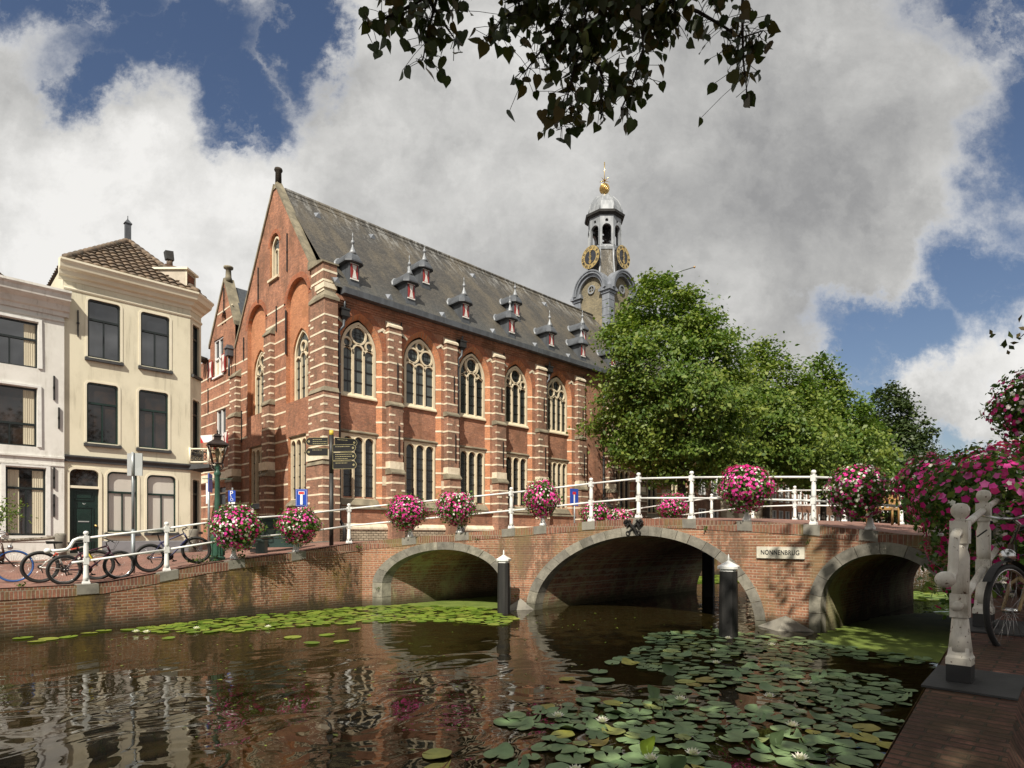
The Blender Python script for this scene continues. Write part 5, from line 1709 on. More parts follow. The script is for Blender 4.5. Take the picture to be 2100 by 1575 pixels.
def pantile_face(mb, A, B, apex, tw_=.29, rowl=.38):
    A, B, P = Vector(A), Vector(B), Vector(apex)
    e = (B - A); Lx = e.length; e.normalize()
    w = P - A; px_ = w.dot(e); up = w - e * px_; H = up.length; up.normalize(); nn = e.cross(up).normalized()
    if nn.z < 0: nn = -nn
    rows = int(H / rowl) + 1
    for r in range(rows):
        v0, v1 = r * rowl, min((r + 1) * rowl + .04, H)
        l0 = px_ * v0 / H; r0 = Lx + (px_ - Lx) * v0 / H
        if r0 - l0 < .1: continue
        nu = max(int((r0 - l0) / .04), 2)
        us_ = [l0 + (r0 - l0) * i / nu for i in range(nu + 1)]
        def hgt(u): return .06 * abs(math.sin(math.pi * u / tw_)) ** .7
        vs = [A + e * u + up * v0 + nn * (hgt(u) + .07) for u in us_]
        vs2 = [A + e * (u + (px_ - u) * min((v1 - v0) / max(H - v0, .01), 1) * (1 if u < l0 + .2 or u > r0 - .2 else 0)) + up * v1 + nn * (hgt(u) + .0) for u in us_]
        low = [A + e * u + up * (v0 + .0) + nn * (-.01) for u in us_]
        k = nu + 1
        mb.add(vs + vs2 + low, [(i, i + 1, k + i + 1, k + i) for i in range(nu)] + [(i, 2 * k + i, 2 * k + i + 1, i + 1) for i in range(nu)])


AP = (6.9, 31.0, 14.95)
m = MB()
cor = [(4.05, 26.98, 12.0), (8.5, 26.98, 12.0), (8.95, 27.6, 12.0), (8.95, 35.5, 12.0), (4.05, 35.5, 12.0)]
pantile_face(m, cor[0], cor[1], AP); pantile_face(m, cor[1], cor[2], AP); pantile_face(m, cor[2], cor[3], AP); pantile_face(m, cor[3], cor[4], AP); pantile_face(m, cor[4], cor[0], AP)
roofo = m.build('roof', 'pantile', ch, norm=False)
m = MB()
for c in cor:
    k = 14
    for i in range(k):
        p0 = Vector(c).lerp(Vector(AP), i / k); p1 = Vector(c).lerp(Vector(AP), (i + 1.15) / k)
        m.tube([p0 + Vector((0, 0, .08)), p1 + Vector((0, 0, .06))], [.13, .10], 8)
m.build('hip_tile', 'pantile', roofo)
m = MB(); m.box((6.78, 30.9, 14.9), (7.0, 31.1, 15.75)); m.hull([(6.74, 30.86, 15.75), (7.04, 30.86, 15.75), (7.04, 31.14, 15.75), (6.74, 31.14, 15.75)], [(6.87, 30.98, 15.95), (6.91, 30.98, 15.95), (6.91, 31.02, 15.95), (6.87, 31.02, 15.95)])
m.tube([(6.89, 31, 15.9), (6.89, 31, 16.1)], .02, 5); m.build('roof_finial', 'lead', roofo)
m = MB()
def dm(u, v, z): p = Vector((8.545, 27.4)) + a_ * u + o_ * v; return (p.x, p.y, z)
def dbox(u0, u1, v0, v1, z0, z1, k=0): m.hull([dm(u0, v0, z0), dm(u1, v0, z0), dm(u1, v1, z0), dm(u0, v1, z0)], [dm(u0, v0, z1), dm(u1, v0, z1), dm(u1, v1, z1), dm(u0, v1, z1)], k)
dbox(-.32, .42, -1.5, -.25, 11.9, 13.0); dbox(-.4, .5, -1.6, -.14, 13.0, 13.08, 1); dbox(-.22, .32, -.26, -.235, 12.1, 12.9, 2)
for q in (-.29, .36): dbox(q - .03, q + .04, -.27, -.21, 12.0, 13.0, 1)
m.build('roof_dormer', [plain('beige_board', (.50, .44, .36), (.42, .37, .30), 3, .8), 'cream_lt', 'glass_warm'], roofo)
m = MB(); m.box((8.6, 31.7, 12.2), (9.0, 32.1, 14.7), 0); m.box((8.55, 31.65, 14.65), (9.05, 32.15, 14.75), 0); m.lathe([(.14, 0), (.13, .35)], (8.8, 31.9, 14.75), 10, 1)
m.hull([(8.64, 31.74, 15.05), (8.96, 31.74, 15.05), (8.96, 32.06, 15.05), (8.64, 32.06, 15.05)], [(8.58, 31.74, 15.42), (8.92, 31.74, 15.47), (8.92, 32.06, 15.47), (8.58, 32.06, 15.42)], 2)
m.build('chimney', ['brick_dk', 'pantile', 'slab'], roofo)
m = MB(); m.box((4.42, HY - .05, 9.35), (4.46, HY + .02, 10.3)); m.box((4.40, HY - .06, 9.8), (4.48, HY, 9.86)); m.build('wall_anchor', 'iron', ch)

# ---- white house
wh = thing('white_house', 'white plastered house with large white-framed windows at the left edge', 'house', (0, 27.0, 1.2))
mw_ = lambda u, z, d: (u, 27.0 + d, z)
wo_ = [Op(2.5, .76, 7.93, 9.5, 9.53), Op(2.5, .74, 5.18, 7.2, 7.22), Op(2.94, .55, 2.08, 4.4, 4.43), Op(.3, .76, 7.93, 9.5, 9.53), Op(.3, .74, 5.18, 7.2, 7.22), Op(.6, .9, 2.08, 4.4, 4.43)]
m = MB()
wall_open(m, mw_, -6, 4.02, .8, 10.2, wo_, dep=.22)
m.add([(4.02, 27.0, .8), (4.02, 27.12, .8), (4.02, 27.12, 10.2), (4.02, 27.0, 10.2)], [(0, 1, 2, 3)])
m.add([(-6, 27, .8), (-6, 36, .8), (-6, 36, 10.2), (-6, 27, 10.2)], [(0, 1, 2, 3)])
m.build('wall', 'white', wh, norm=False)
m = MB()
m.hull([(-6, 27.0 - o, z) for o, z in [(-.02, 9.92), (.05, 9.92), (.07, 10.06), (.14, 10.1), (.2, 10.28), (.42, 10.4), (.46, 10.58), (.54, 10.66), (.54, 10.74), (-.02, 10.84)]],
       [(4.16, 27.0 - o, z) for o, z in [(-.02, 9.92), (.05, 9.92), (.07, 10.06), (.14, 10.1), (.2, 10.28), (.42, 10.4), (.46, 10.58), (.54, 10.66), (.54, 10.74), (-.02, 10.84)]])
for (z0, z1, o) in ((9.72, 9.78, .04), (4.82, 4.88, .06), (4.55, 4.60, .03)): m.box((-6, 27 - o, z0), (4.02, 27.02, z1))
m.build('cornice', 'white', wh)
m = MB(); m.box((-6, 26.97, .8), (2.35, 27.01, 1.86)); m.box((3.5, 26.97, .8), (4.02, 27.01, 1.86)); m.box((-6, 26.95, 1.86), (4.02, 27.01, 1.92)); m.box((2.35, 26.97, .8), (3.5, 27.01, 1.86)); m.build('plinth', 'white', wh)
for o in wo_:
    up = o.zb > 5
    w = sash(mw_, o, wh, trim='white_paint', frame='near_black', glass='glass' if o.zb > 7 else 'glass_warm', transom=.62 if o.zb > 7 else .38 if up else .70, tw=.13, dep=.16, proud=.05, sill=None, mull=True)
    c = MB()
    for sg in ((1,) if up else (-1, 1)):      # curtains hanging inside the glass edge
        uu = o.u + sg * (o.hw - .2)
        n_ = 16
        vs = [(uu + (-.17 + .34 * i / n_), 27.0 + .148 + .006 * math.sin(i * 2.2), z) for z in (o.zb + .08, o.za - .08) for i in range(n_ + 1)]
        c.add(vs, [(i, i + 1, n_ + 2 + i, n_ + 1 + i) for i in range(n_)])
    c.build('curtain', 'curtain', w, norm=False)
for (x, z0, z1) in ((3.72, 6.9, 7.75), (3.86, 5.9, 6.65), (3.72, 3.75, 4.5), (3.72, 2.75, 3.55)): anchor((x - .025, 26.94, z0), (x + .025, 27.02, z1), wh)
m = MB()
pantile_face(m, (-6, 27.2, 10.8), (2.6, 27.2, 10.8), (-1.5, 31.5, 14.0))
pantile_face(m, (2.6, 27.2, 10.8), (2.6, 36, 10.8), (-1.5, 31.5, 14.0))
m.build('roof', 'pantile', wh, norm=False)

# ================================================================== background along the far canal
def far_house(x0, x1, y, h, wallm, label, wins, roofm='slate', rh=2.6):
    root = thing('brick_house', label, 'house', ((x0 + x1) / 2, y, 1.2))
    mp = lambda u, z, d: (u, y + d, z)
    ops = []
    nw = wins[0]
    for r, (zb, zt) in enumerate(wins[1]):
        for i in range(nw):
            ops.append(Op(x0 + (x1 - x0) * (i + .5) / nw, min((x1 - x0) / nw * .28, .55), zb, zt - .01, zt))
    m = MB(); wall_open(m, mp, x0, x1, .5, h, ops, dep=.18)
    m.add([(x0, y, .5), (x0, y + 8, .5), (x0, y + 8, h), (x0, y, h)], [(0, 1, 2, 3)]); m.add([(x1, y, .5), (x1, y + 8, .5), (x1, y + 8, h), (x1, y, h)], [(0, 1, 2, 3)])
    m.box((x0 - .02, y - .2, h - .3), (x1 + .02, y + .05, h))
    m.build('wall', wallm, root, norm=False)
    m = MB(); m.hull([(x0, y - .1, h), (x0, y + 8, h), (x0, y + 4, h + rh)], [(x1, y - .1, h), (x1, y + 8, h), (x1, y + 4, h + rh)]); m.build('roof', roofm, root)
    for o in ops:
        t = MB(); op = o.outline(); t.strip(op + [op[0]], .12, mp, -.02, .14)
        t.strip([(o.u, o.zb), (o.u, o.za)], .07, mp, .05, .14)
        for k in (.33, .66): t.strip([(o.u - o.hw, o.zb + (o.za - o.zb) * k), (o.u + o.hw, o.zb + (o.za - o.zb) * k)], .05, mp, .05, .14)
        w = t.build('window', 'sign_white', root); pane(o, mp, .12, 'pane', 'glass', w)


far_house(46.2, 50.5, 25.4, 9.5, 'brick_dk', 'dark brick house between the church and the stone gateway', (2, [(2.3, 4.4), (5.6, 7.8)]))
far_house(60.5, 72, 25.2, 8.6, 'brick', 'brick terrace with white cross-bar windows beyond the stone gateway', (7, [(2.6, 4.7), (5.6, 7.4)]))
far_house(72.5, 86, 25.0, 9.4, 'brick_dk', 'darker brick house further down the canal behind the trees', (7, [(2.6, 4.6), (5.8, 7.6)]))
far_house(87, 130, 24.6, 8.2, 'brick', 'last long brick house at the far end of the canal row', (16, [(2.6, 4.6), (5.4, 7.0)]))
gtw = thing('stone_gateway', 'pale banded stone gateway with planters beyond the bridge', 'gateway', (55.5, 25.4, 1.2))
m = MB()
for x0 in (50.8, 53.2, 56.4, 58.9):
    m.box((x0, 25.0, .6), (x0 + 1.3, 26.0, 6.4))
    for i in range(10): m.box((x0 - .06, 24.94, .9 + i * .55), (x0 + 1.36, 26.02, 1.2 + i * .55))
m.box((50.6, 24.85, 6.4), (60.4, 26.1, 6.9)); m.box((50.4, 24.7, 6.9), (60.6, 26.2, 7.15))
m.build('pier', 'stone', gtw)
m = MB(); m.box((50.8, 25.6, .6), (60.2, 25.9, 6.4)); m.build('wall', 'brick_dk', gtw)
m = MB()
for i in range(30):
    x = 54.55 + i * .062
    m.box((x, 25.3, 1.0), (x + .03, 25.34, 4.2))
m.build('gate', 'iron', gtw)


# ================================================================== RAILINGS
def post(mb, x, y, z, h=1.16, s=.76, seg=12, black=False):
    """cast-iron railing post: plinth, tapered shaft, square blocks at the rails, ball on top"""
    zr, zm = h * .875, h * .44
    if black: mb.box((x - .088 * s, y - .088 * s, z), (x + .088 * s, y + .088 * s, z + .10), 1)
    z0 = .10 if black else .0
    c = .085 * s
    mb.lathe([(.128 * s, z0), (.128 * s, z0 + .04), (.112 * s, z0 + .055), (.10 * s, z0 + .10)], (x, y, z), 4, 0, False, rot=math.pi / 4)
    mb.lathe([(.088 * s, z0 + .08), (.075 * s, z0 + .16), (.062 * s, zm * .8), (.058 * s, zm - .08)], (x, y, z), seg)
    mb.box((x - .066 * s, y - .066 * s, z + zm - .075), (x + .066 * s, y + .066 * s, z + zm + .065))
    mb.lathe([(.062 * s, zm + .06), (.066 * s, zm + .12), (.068 * s, (zm + zr) / 2 + .06), (.052 * s, zr - .12), (.06 * s, zr - .085)], (x, y, z), seg)
    mb.box((x - .066 * s, y - .066 * s, z + zr - .085), (x + .066 * s, y + .066 * s, z + zr + .05))
    mb.lathe([(.05 * s, zr + .05), (.034 * s, zr + .062), (.044 * s, zr + .07), (.064 * s, zr + .088), (.071 * s, zr + .108), (.066 * s, zr + .13), (.05 * s, zr + .147), (.02 * s, zr + .155)], (x, y, z), seg)
    return z + zr, z + zm


def rail_set(root, pts, mat, rr=.025, s=.76, h=1.16, seg=12, black=False, baskets=(), ends=(False, False)):
    tops = []; mids = []
    for i, p in enumerate(pts):
        m = MB()
        if i in baskets:      # short post that carries a flower bowl
            m.lathe([(.10, 0), (.10, .05), (.075, .08), (.05, .2), (.045, .55)], p, 10)
            zt, zm = p[2] + h * .875, p[2] + h * .44
            m.build('pedestal', mat, root)
        else:
            zt, zm = post(m, *p, h=h, s=s, seg=seg, black=black)
            m.build('post', [mat, 'iron'], root)
        tops.append((p[0], p[1], zt)); mids.append((p[0], p[1], zm))
    for nm, L_ in (('top_rail', tops), ('middle_rail', mids)):
        m = MB()
        for a, b_ in zip(L_[:-1], L_[1:]): m.tube([a, b_], rr, 8)
        m.build(nm, mat, root)
    return tops, mids


def onwall(y): return (fac(y) + .1, y, ztop(y) + .01)


pts = [(2.8, 16.18, .98), (4.4, 16.18, 1.21), (5.95, 16.18, 1.46), (7.6, 16.18, 1.61), (9.26, 16.24, 1.84), onwall(14.95), onwall(13.75), onwall(12.4), onwall(11.56), onwall(10.26), onwall(8.99), onwall(7.62), onwall(6.29), onwall(4.83), onwall(3.74), onwall(2.6)]
rl = thing('railing', 'long white post-and-rail railing rising along the quay and over the near side of the bridge', 'railing', (2.8, 16.18, .98))
tp, md = rail_set(rl, pts, 'white_paint', baskets=(2, 3, 5, 6, 8, 12, 14, 15))
m = MB()     # curled end with a ball
t0 = Vector(tp[0])
m.tube([t0, t0 + Vector((-.14, 0, -.01)), t0 + Vector((-.22, 0, -.05)), t0 + Vector((-.29, 0, -.19)), t0 + Vector((-.35, 0, -.25)), t0 + Vector((-.5, 0, -.27)), t0 + Vector((-.62, 0, -.27))], .036, 10)
m.ball(t0 + Vector((-.68, 0, -.27)), .07, 8, sz=.8)
m.tube([Vector(md[0]), Vector(md[0]) + Vector((-.26, 0, -.03))], .026, 8)
m.build('rail_end', 'white_paint', rl)

fr = [(21.5, y, zdeck(1, y) + .0) for y in (15.6, 14.2, 12.8, 11.17, 9.6, 8.14, 6.59, 5.0, 3.4, 1.8)]
r2 = thing('railing', 'white post-and-rail railing along the far side of the bridge', 'railing', fr[0])
rail_set(r2, fr, 'white_paint', baskets=(1, 2))
ql = [(x, 16.18, interp(x, Z16X, Z16Z)) for x in (23.5, 26, 28.5)]

nr = [(4.47, .735, zR(4.47) + .012), (5.95, .83, zR(5.95) + .012), (7.45, .92, zR(7.45)), (8.95, 1.0, zR(8.95)), (10.45, 1.1, zR(10.45)), (11.95, 1.18, zR(11.95))]
r3 = thing('railing', 'chipped cream-white iron railing close to the viewer on the right quay', 'railing', nr[0])
tp, md = rail_set(r3, nr, 'old_white', rr=.024, s=.69, h=1.03, seg=24, black=True)
m = MB(); t0 = Vector(tp[0])
m.tube([t0 + Vector((0, 0, -.02)), t0 + Vector((-.10, 0, -.02)), t0 + Vector((-.155, 0, -.04)), t0 + Vector((-.185, 0, -.10)), t0 + Vector((-.195, 0, -.19)), t0 + Vector((-.22, 0, -.25)), t0 + Vector((-.28, 0, -.275)), t0 + Vector((-.38, .0, -.28))], .026, 14)
m.ball(t0 + Vector((-.41, 0, -.28)), .05, 12, sz=.9)
m.tube([Vector(md[0]), Vector(md[0]) + Vector((-.13, 0, -.005))], .027, 14)
m.build('rail_end', 'old_white', r3)


# ================================================================== MOORING PILES
def pile(x, y, htop, w, label, rz):
    root = thing('mooring_pile', label, 'mooring post', (x, y, 0))
    c, s_ = math.cos(rz), math.sin(rz)
    def rg(r, z, ch=.28):
        pts_ = []
        for k in range(4):
            for q in (-ch, ch):
                a = math.pi / 4 + k * math.pi / 2 + q
                pts_.append((x + r * math.cos(a + rz), y + r * math.sin(a + rz), z))
        return pts_
    m = MB(); m.hull(rg(w * .72, -1.2), rg(w * .70, htop * .6)); m.hull(rg(w * .70, htop * .6), rg(w * .66, htop))
    m.build('shaft', 'timber', root)
    m = MB(); m.hull(rg(w * .68, htop, .2), rg(w * .68, htop + .05, .2)); m.hull(rg(w * .84, htop + .05, .2), rg(w * .86, htop + .10, .2)); m.hull(rg(w * .86, htop + .10, .2), rg(w * .34, htop + .17, .2)); m.hull(rg(w * .34, htop + .17, .2), rg(w * .1, htop + .21, .2))
    m.lathe([(.025, .18), (.02, .26), (.008, .34)], (x, y, htop), 8)
    m.build('cap', 'white_paint', root)


pile(11.25, 11.74, 1.34, .24, 'black timber mooring pile with white cap beside the left arch', .45)
pile(11.77, 5.75, 1.33, .275, 'black timber mooring pile with white cap standing among the lily pads', .3)
pile(19.4, 10.2, 1.5, .30, 'black mooring pile seen through the main arch', .2)

# ================================================================== BOLLARDS AND ROPE
for (x, y, lab, h) in ((3.62, 25.0, 'grey stone bollard at the right end of the rope before the white house', .98), (7.72, 25.0, 'grey stone bollard before the corner of the cream house', .9), (-.4, 25.0, 'grey stone bollard left of the picture holding the rope', .98)):
    m = MB(); z = zstreet(x, y) - .03
    m.lathe([(.17, 0), (.165, h - .06), (.15, h - .02), (.10, h)], (x, y, z), 16)
    tag(m.build('bollard', 'grey_stone', None, loc=(x, y, z)), lab, 'bollard')
m = MB(); za = zstreet(3.6, 25) + .78
m.tube([(3.45 - 3.8 * t, 25.0, za + .02 - .10 * math.sin(math.pi * t)) for t in [i / 16 for i in range(17)]], .055, 8)
for i in range(60):
    t = i / 60; a = i * 2.1
    m.tube([(3.45 - 3.8 * t, 25.0 + .045 * math.cos(a), za + .02 - .10 * math.sin(math.pi * t) + .045 * math.sin(a)), (3.45 - 3.8 * (t + .016), 25.0 + .045 * math.cos(a + 2.1), za + .02 - .10 * math.sin(math.pi * (t + .016)) + .045 * math.sin(a + 2.1))], .024, 5)
tag(m.build('rope', 'rope', None, loc=(1.6, 25, za)), 'thick twisted rope strung between stone bollards before the white house', 'rope')

# ================================================================== LANTERN
def lantern(x, y, z, s, label, arm=True):
    root = thing('street_lamp', label, 'street lamp', (x, y, z))
    m = MB()
    m.lathe([(.20, 0), (.20, .10), (.165, .13), (.155, .55), (.175, .59), (.18, .64), (.14, .69), (.09, .76)], (x, y, z), 8, 0, False)
    for i in range(8):
        a = 2 * math.pi * (i + .5) / 8
        m.box((x + .16 * math.cos(a) - .015, y + .16 * math.sin(a) - .015, z + .15), (x + .16 * math.cos(a) + .015, y + .16 * math.sin(a) + .015, z + .54))
    m.build('base', 'post_green', root)
    m = MB()
    m.lathe([(.075, .75), (.07, 1.5), (.06, 2.2), (.075, 2.24), (.095, 2.28), (.07, 2.34), (.055, 2.42), (.075, 2.46), (.045, 2.52)], (x, y, z), 14)
    if arm: m.tube([(x - .30, y + .21, z + 2.15), (x + .30, y - .21, z + 2.15)], .011, 6)
    m.build('pole', 'post_green', root)
    hd = MB(); b0 = z + 2.55; t0_ = z + 3.02; r0, r1 = .13, .25
    sq = lambda r, zz: [(x + r * math.cos(R(45 + 90 * k - 15)), y + r * math.sin(R(45 + 90 * k - 15)), zz) for k in range(4)]
    A, B = sq(r0 * 1.2, b0), sq(r1 * 1.2, t0_)
    for k in range(4):
        hd.tube([A[k], B[k]], .018, 6); hd.tube([A[k], A[(k + 1) % 4]], .018, 6); hd.tube([B[k], B[(k + 1) % 4]], .024, 6)
    hd.hull(sq(r1 * 1.42, t0_), sq(r1 * 1.40, t0_ + .035)); hd.hull(sq(r1 * 1.36, t0_ + .035), sq(.13, t0_ + .15)); hd.hull(sq(.11, t0_ + .15), sq(.11, t0_ + .24)); hd.hull(sq(.145, t0_ + .24), sq(.08, t0_ + .30))
    hd.lathe([(.025, .30), (.016, .34), (.028, .37), (.005, .42)], (x, y, t0_), 8)
    for k in range(4):     # scrolled brackets below the lantern
        c = Vector(A[k]); p = Vector((x, y, z + 2.36))
        o_ = (c - Vector((x, y, c.z))).normalized()
        hd.tube([p, p + o_ * .13 + Vector((0, 0, .03)), p + o_ * .19 + Vector((0, 0, .09)), c + o_ * .02], .012, 6)
    hd.tube([(x, y, z + 2.5), (x, y, b0 + .12)], .03, 8)
    h = hd.build('lantern', 'bronze', root)
    gl = MB()
    for k in range(4): gl.add([A[k], A[(k + 1) % 4], B[(k + 1) % 4], B[k]], [(0, 1, 2, 3)])
    gl.build('glass', 'lamp_glass', h, norm=False)
    b_ = MB(); b_.lathe([(.03, 0), (.05, .08), (.055, .2), (.03, .28)], (x, y, b0 + .12), 10); b_.build('bulb', 'curtain', h)


ml, n, b = new_mat('lamp_glass')
tr = n.node('ShaderNodeBsdfTransparent'); tr.inputs[0].default_value = (.80, .74, .66, 1)
gs = n.node('ShaderNodeBsdfGlossy'); gs.inputs['Roughness'].default_value = .06
mx = n.node('ShaderNodeMixShader'); mx.inputs[0].default_value = .22
n.l.new(tr.outputs[0], mx.inputs[1]); n.l.new(gs.outputs[0], mx.inputs[2]); n.l.new(mx.outputs[0], n.n['Material Output'].inputs[0])
M['lamp_glass'] = ml
lantern(5.78, 16.85, zstreet(5.78, 16.85) - .02, 1, 'green cast-iron street lamp with four-sided lantern behind the quay railing')
# street sign pinned to the lamp's lantern
tagp = thing('street_plate', 'small white street plate with red corner on top of the lamp', 'sign', (5.6, 17.0, 4.98))
m = MB(); mp = lambda u, v, d: (5.62 + u * .7126 + d * .7, 17.05 - u * .7016 + d * .71, 4.58 + v)
m.hull([mp(-.2, -.10, 0), mp(.1, -.06, 0), mp(.1, .12, 0), mp(-.2, .10, 0)], [mp(-.2, -.10, .02), mp(.1, -.06, .02), mp(.1, .12, .02), mp(-.2, .10, .02)], 0)
m.hull([mp(-.2, -.10, -.004), mp(-.12, -.09, -.004), mp(-.2, .06, -.004)], [mp(-.2, -.10, .0), mp(-.12, -.09, .0), mp(-.2, .06, .0)], 1)
m.build('plate', ['sign_white', 'sign_red'], tagp)
# far lamp beyond the bridge railing (its lantern hangs from the front wall)
fl = thing('wall_lantern', 'dark wall lantern on a bracket in front of the last church buttress', 'lamp', (29.6, 23.2, 4.0))
m = MB(); x, y, z = 32.6, 24.4, 3.2
sq = lambda r, zz: [(x + r * math.cos(R(45 + 90 * k)), y + r * math.sin(R(45 + 90 * k)), zz) for k in range(4)]
A, B = sq(.24, z + .0), sq(.46, z + .75)
for k in range(4): m.tube([A[k], B[k]], .03, 6); m.tube([A[k], A[(k + 1) % 4]], .03, 6); m.tube([B[k], B[(k + 1) % 4]], .035, 6)
m.hull(sq(.60, z + .75), sq(.58, z + .8)); m.hull(sq(.56, z + .8), sq(.22, z + 1.1)); m.hull(sq(.2, z + 1.1), sq(.2, z + 1.3)); m.hull(sq(.26, z + 1.3), sq(.1, z + 1.45))
m.tube([(x, y, z + 1.4), (x, y, z + 1.9)], .04, 6); m.tube([(x, y, 1.3), (x, y, z)], .07, 8)
m.build('lantern', 'bronze', fl)
m = MB()
for k in range(4): m.add([A[k], A[(k + 1) % 4], B[(k + 1) % 4], B[k]], [(0, 1, 2, 3)])
m.build('glass', 'lamp_glass', fl, norm=False)

# ================================================================== SIGNS
def facing(x, y, z, yaw):
    """mapping of a board whose face normal points along yaw (world degrees)"""
    n_ = Vector((math.cos(R(yaw)), math.sin(R(yaw)), 0)); r_ = Vector((-n_.y, n_.x, 0))
    return (lambda u, v, d: (x + r_.x * u - n_.x * d, y + r_.y * u - n_.y * d, z + v)), r_, n_


def board(mb, mp, w, h, t=.02, m=0, u0=0, v0=0, d0=0):
    mb.hull([mp(u0 - w / 2, v0 - h / 2, d0), mp(u0 + w / 2, v0 - h / 2, d0), mp(u0 + w / 2, v0 + h / 2, d0), mp(u0 - w / 2, v0 + h / 2, d0)],
            [mp(u0 - w / 2, v0 - h / 2, d0 + t), mp(u0 + w / 2, v0 - h / 2, d0 + t), mp(u0 + w / 2, v0 + h / 2, d0 + t), mp(u0 - w / 2, v0 + h / 2, d0 + t)], m)


# grey back of a sign on a pole, seen from behind
gs_ = thing('road_sign', 'grey back of a rectangular road sign on a thin pole before the cream house', 'road sign', (3.89, 17.0, 1.2))
m = MB(); m.tube([(3.89, 17, 1.15), (3.89, 17, 2.2)], .045, 10); m.tube([(3.89, 17, 2.2), (3.89, 17, 4.05)], .035, 10); m.build('pole', 'pole_grey', gs_)
m = MB(); mp, r_, n_ = facing(3.88, 16.94, 3.78, 222); 
for sg in (-1, 1):
    m.hull([mp(0, -.28, -.03 if False else 0), mp(sg * .19, -.28, .05), mp(sg * .19, .26, .05), mp(0, .26, 0)], [mp(0, -.28, .02), mp(sg * .19, -.28, .07), mp(sg * .19, .26, .07), mp(0, .26, .02)])
m.tube([mp(0, -.3, -.02), mp(0, .28, -.02)], .03, 8); m.build('board', 'sign_grey', gs_)
# disabled parking sign on the alley wall side
ps = thing('parking_sign', 'blue parking sign with white P and wheelchair symbol beside the lamp', 'road sign', (8.75, 24.0, 1.4))
mp, r_, n_ = facing(8.75, 24.0, 3.58, 226)
m = MB(); m.tube([(8.79, 24.04, 1.4), (8.79, 24.04, 3.9)], .03, 8); m.build('pole', 'pole_grey', ps)
m = MB(); board(m, mp, .27, .42); m.build('board', 'sign_blue', ps)
put_text('P', .26, ps, Vector(mp(-.01, .09, -.006)), r_, 'sign_white')
m = MB(); m.strip(arc(.0, -.13, .045, 100, 380, 12), .012, mp, -.01, .0); m.strip([(-.022, -.03), (-.018, -.09), (.03, -.09), (.05, -.15), (.07, -.15)], .014, mp, -.01, 0); m.strip(arc(-.024, -.015, .01, 0, 360, 8)[:-1], .01, mp, -.01, 0, True); m.build('symbol', 'sign_white', ps)
m = MB(); board(m, mp, .24, .07, v0=-.26); m.build('under_plate', 'sign_white', ps)
# edge-on sign and pole with a blue plate in the alley mouth
es = thing('road_sign', 'grey striped pole with a blue plate seen edge-on at the alley mouth', 'road sign', (7.27, 22.0, 1.5))
m = MB(); m.tube([(7.27, 22, 1.5), (7.27, 22, 4.2)], .04, 8); m.build('pole', 'pole_grey', es)
m = MB(); mp, r_, n_ = facing(7.32, 21.97, 3.85, 326); board(m, mp, .42, .62); m.build('board', 'sign_blue', es)
m = MB(); mp, r_, n_ = facing(7.22, 22.03, 3.5, 210); board(m, mp, .08, .7, .02); m.build('plate', 'sign_white', es)
# yield-shaped red and white sign lower down
ys_ = thing('road_sign', 'partly hidden white sign with red edge behind the green lamp pole', 'road sign', (7.9, 22.3, 1.5))
mp, r_, n_ = facing(7.9, 22.3, 2.55, 240); m = MB(); board(m, mp, .6, .75, .02, 0); m.hull([mp(-.32, -.4, -.006), mp(-.1, -.4, -.006), mp(-.32, .35, -.006)], [mp(-.32, -.4, 0), mp(-.1, -.4, 0), mp(-.32, .35, 0)], 1); m.build('board', ['sign_grey', 'sign_red'], ys_)
m = MB(); m.tube([(7.93, 22.33, 1.5), (7.93, 22.33, 2.9)], .03, 8); m.build('pole', 'pole_grey', ys_)
# dead-end sign
de = thing('dead_end_sign', 'blue dead-end road sign with red and white T behind the second flower ball', 'road sign', (9.12, 19.0, 1.7))
m = MB(); m.tube([(9.15, 19.03, 1.7), (9.15, 19.03, 3.6)], .03, 8); m.build('pole', 'pole_grey', de)
mp, r_, n_ = facing(9.12, 19.0, 3.30, 226); m = MB(); board(m, mp, .38, .56); m.build('board', 'sign_blue', de)
m = MB(); board(m, mp, .33, .51, .003, d0=-.004); board(m, mp, .32, .50, .004, 1, d0=-.006); board(m, mp, .075, .36, .004, 0, v0=-.04, d0=-.012); board(m, mp, .20, .10, .004, 0, v0=.155, d0=-.012); board(m, mp, .17, .07, .004, 2, v0=.155, d0=-.016); m.build('symbol', ['sign_white', 'sign_blue', 'sign_red'], de)
# second dead-end sign, far side of the bridge
d2 = thing('dead_end_sign', 'narrow blue road sign seen at an angle behind the bridge railing', 'road sign', (25.2, 20.5, 1.5))
m = MB(); m.tube([(24.05, 19.93, 1.6), (24.05, 19.93, 4.3)], .04, 8); m.build('pole', 'pole_grey', d2)
mp, r_, n_ = facing(24.0, 19.9, 4.05, 262); m = MB(); board(m, mp, .55, .85); board(m, mp, .22, .14, .004, 1, v0=.2, d0=-.008); board(m, mp, .08, .5, .004, 2, v0=-.1, d0=-.008); m.build('board', ['sign_blue', 'sign_red', 'sign_white'], d2)

# finger post: black boards with gilt edge and lettering lines
fpz = 1.8
fpo = thing('fingerpost', 'black fingerpost with gilt-edged direction boards and yellow cap before the church corner', 'signpost', (8.9, 16.62, fpz))
FX_, FY_ = 8.9, 16.62
m = MB(); m.tube([(FX_, FY_, fpz - .1), (FX_, FY_, 3.9)], .062, 12); m.tube([(FX_, FY_, 3.9), (FX_, FY_, 5.02)], .068, 12); m.build('pole', 'iron', fpo)
m = MB(); m.tube([(FX_, FY_, 5.0), (FX_, FY_, 5.16)], .062, 12); m.build('cap', 'yellow', fpo)


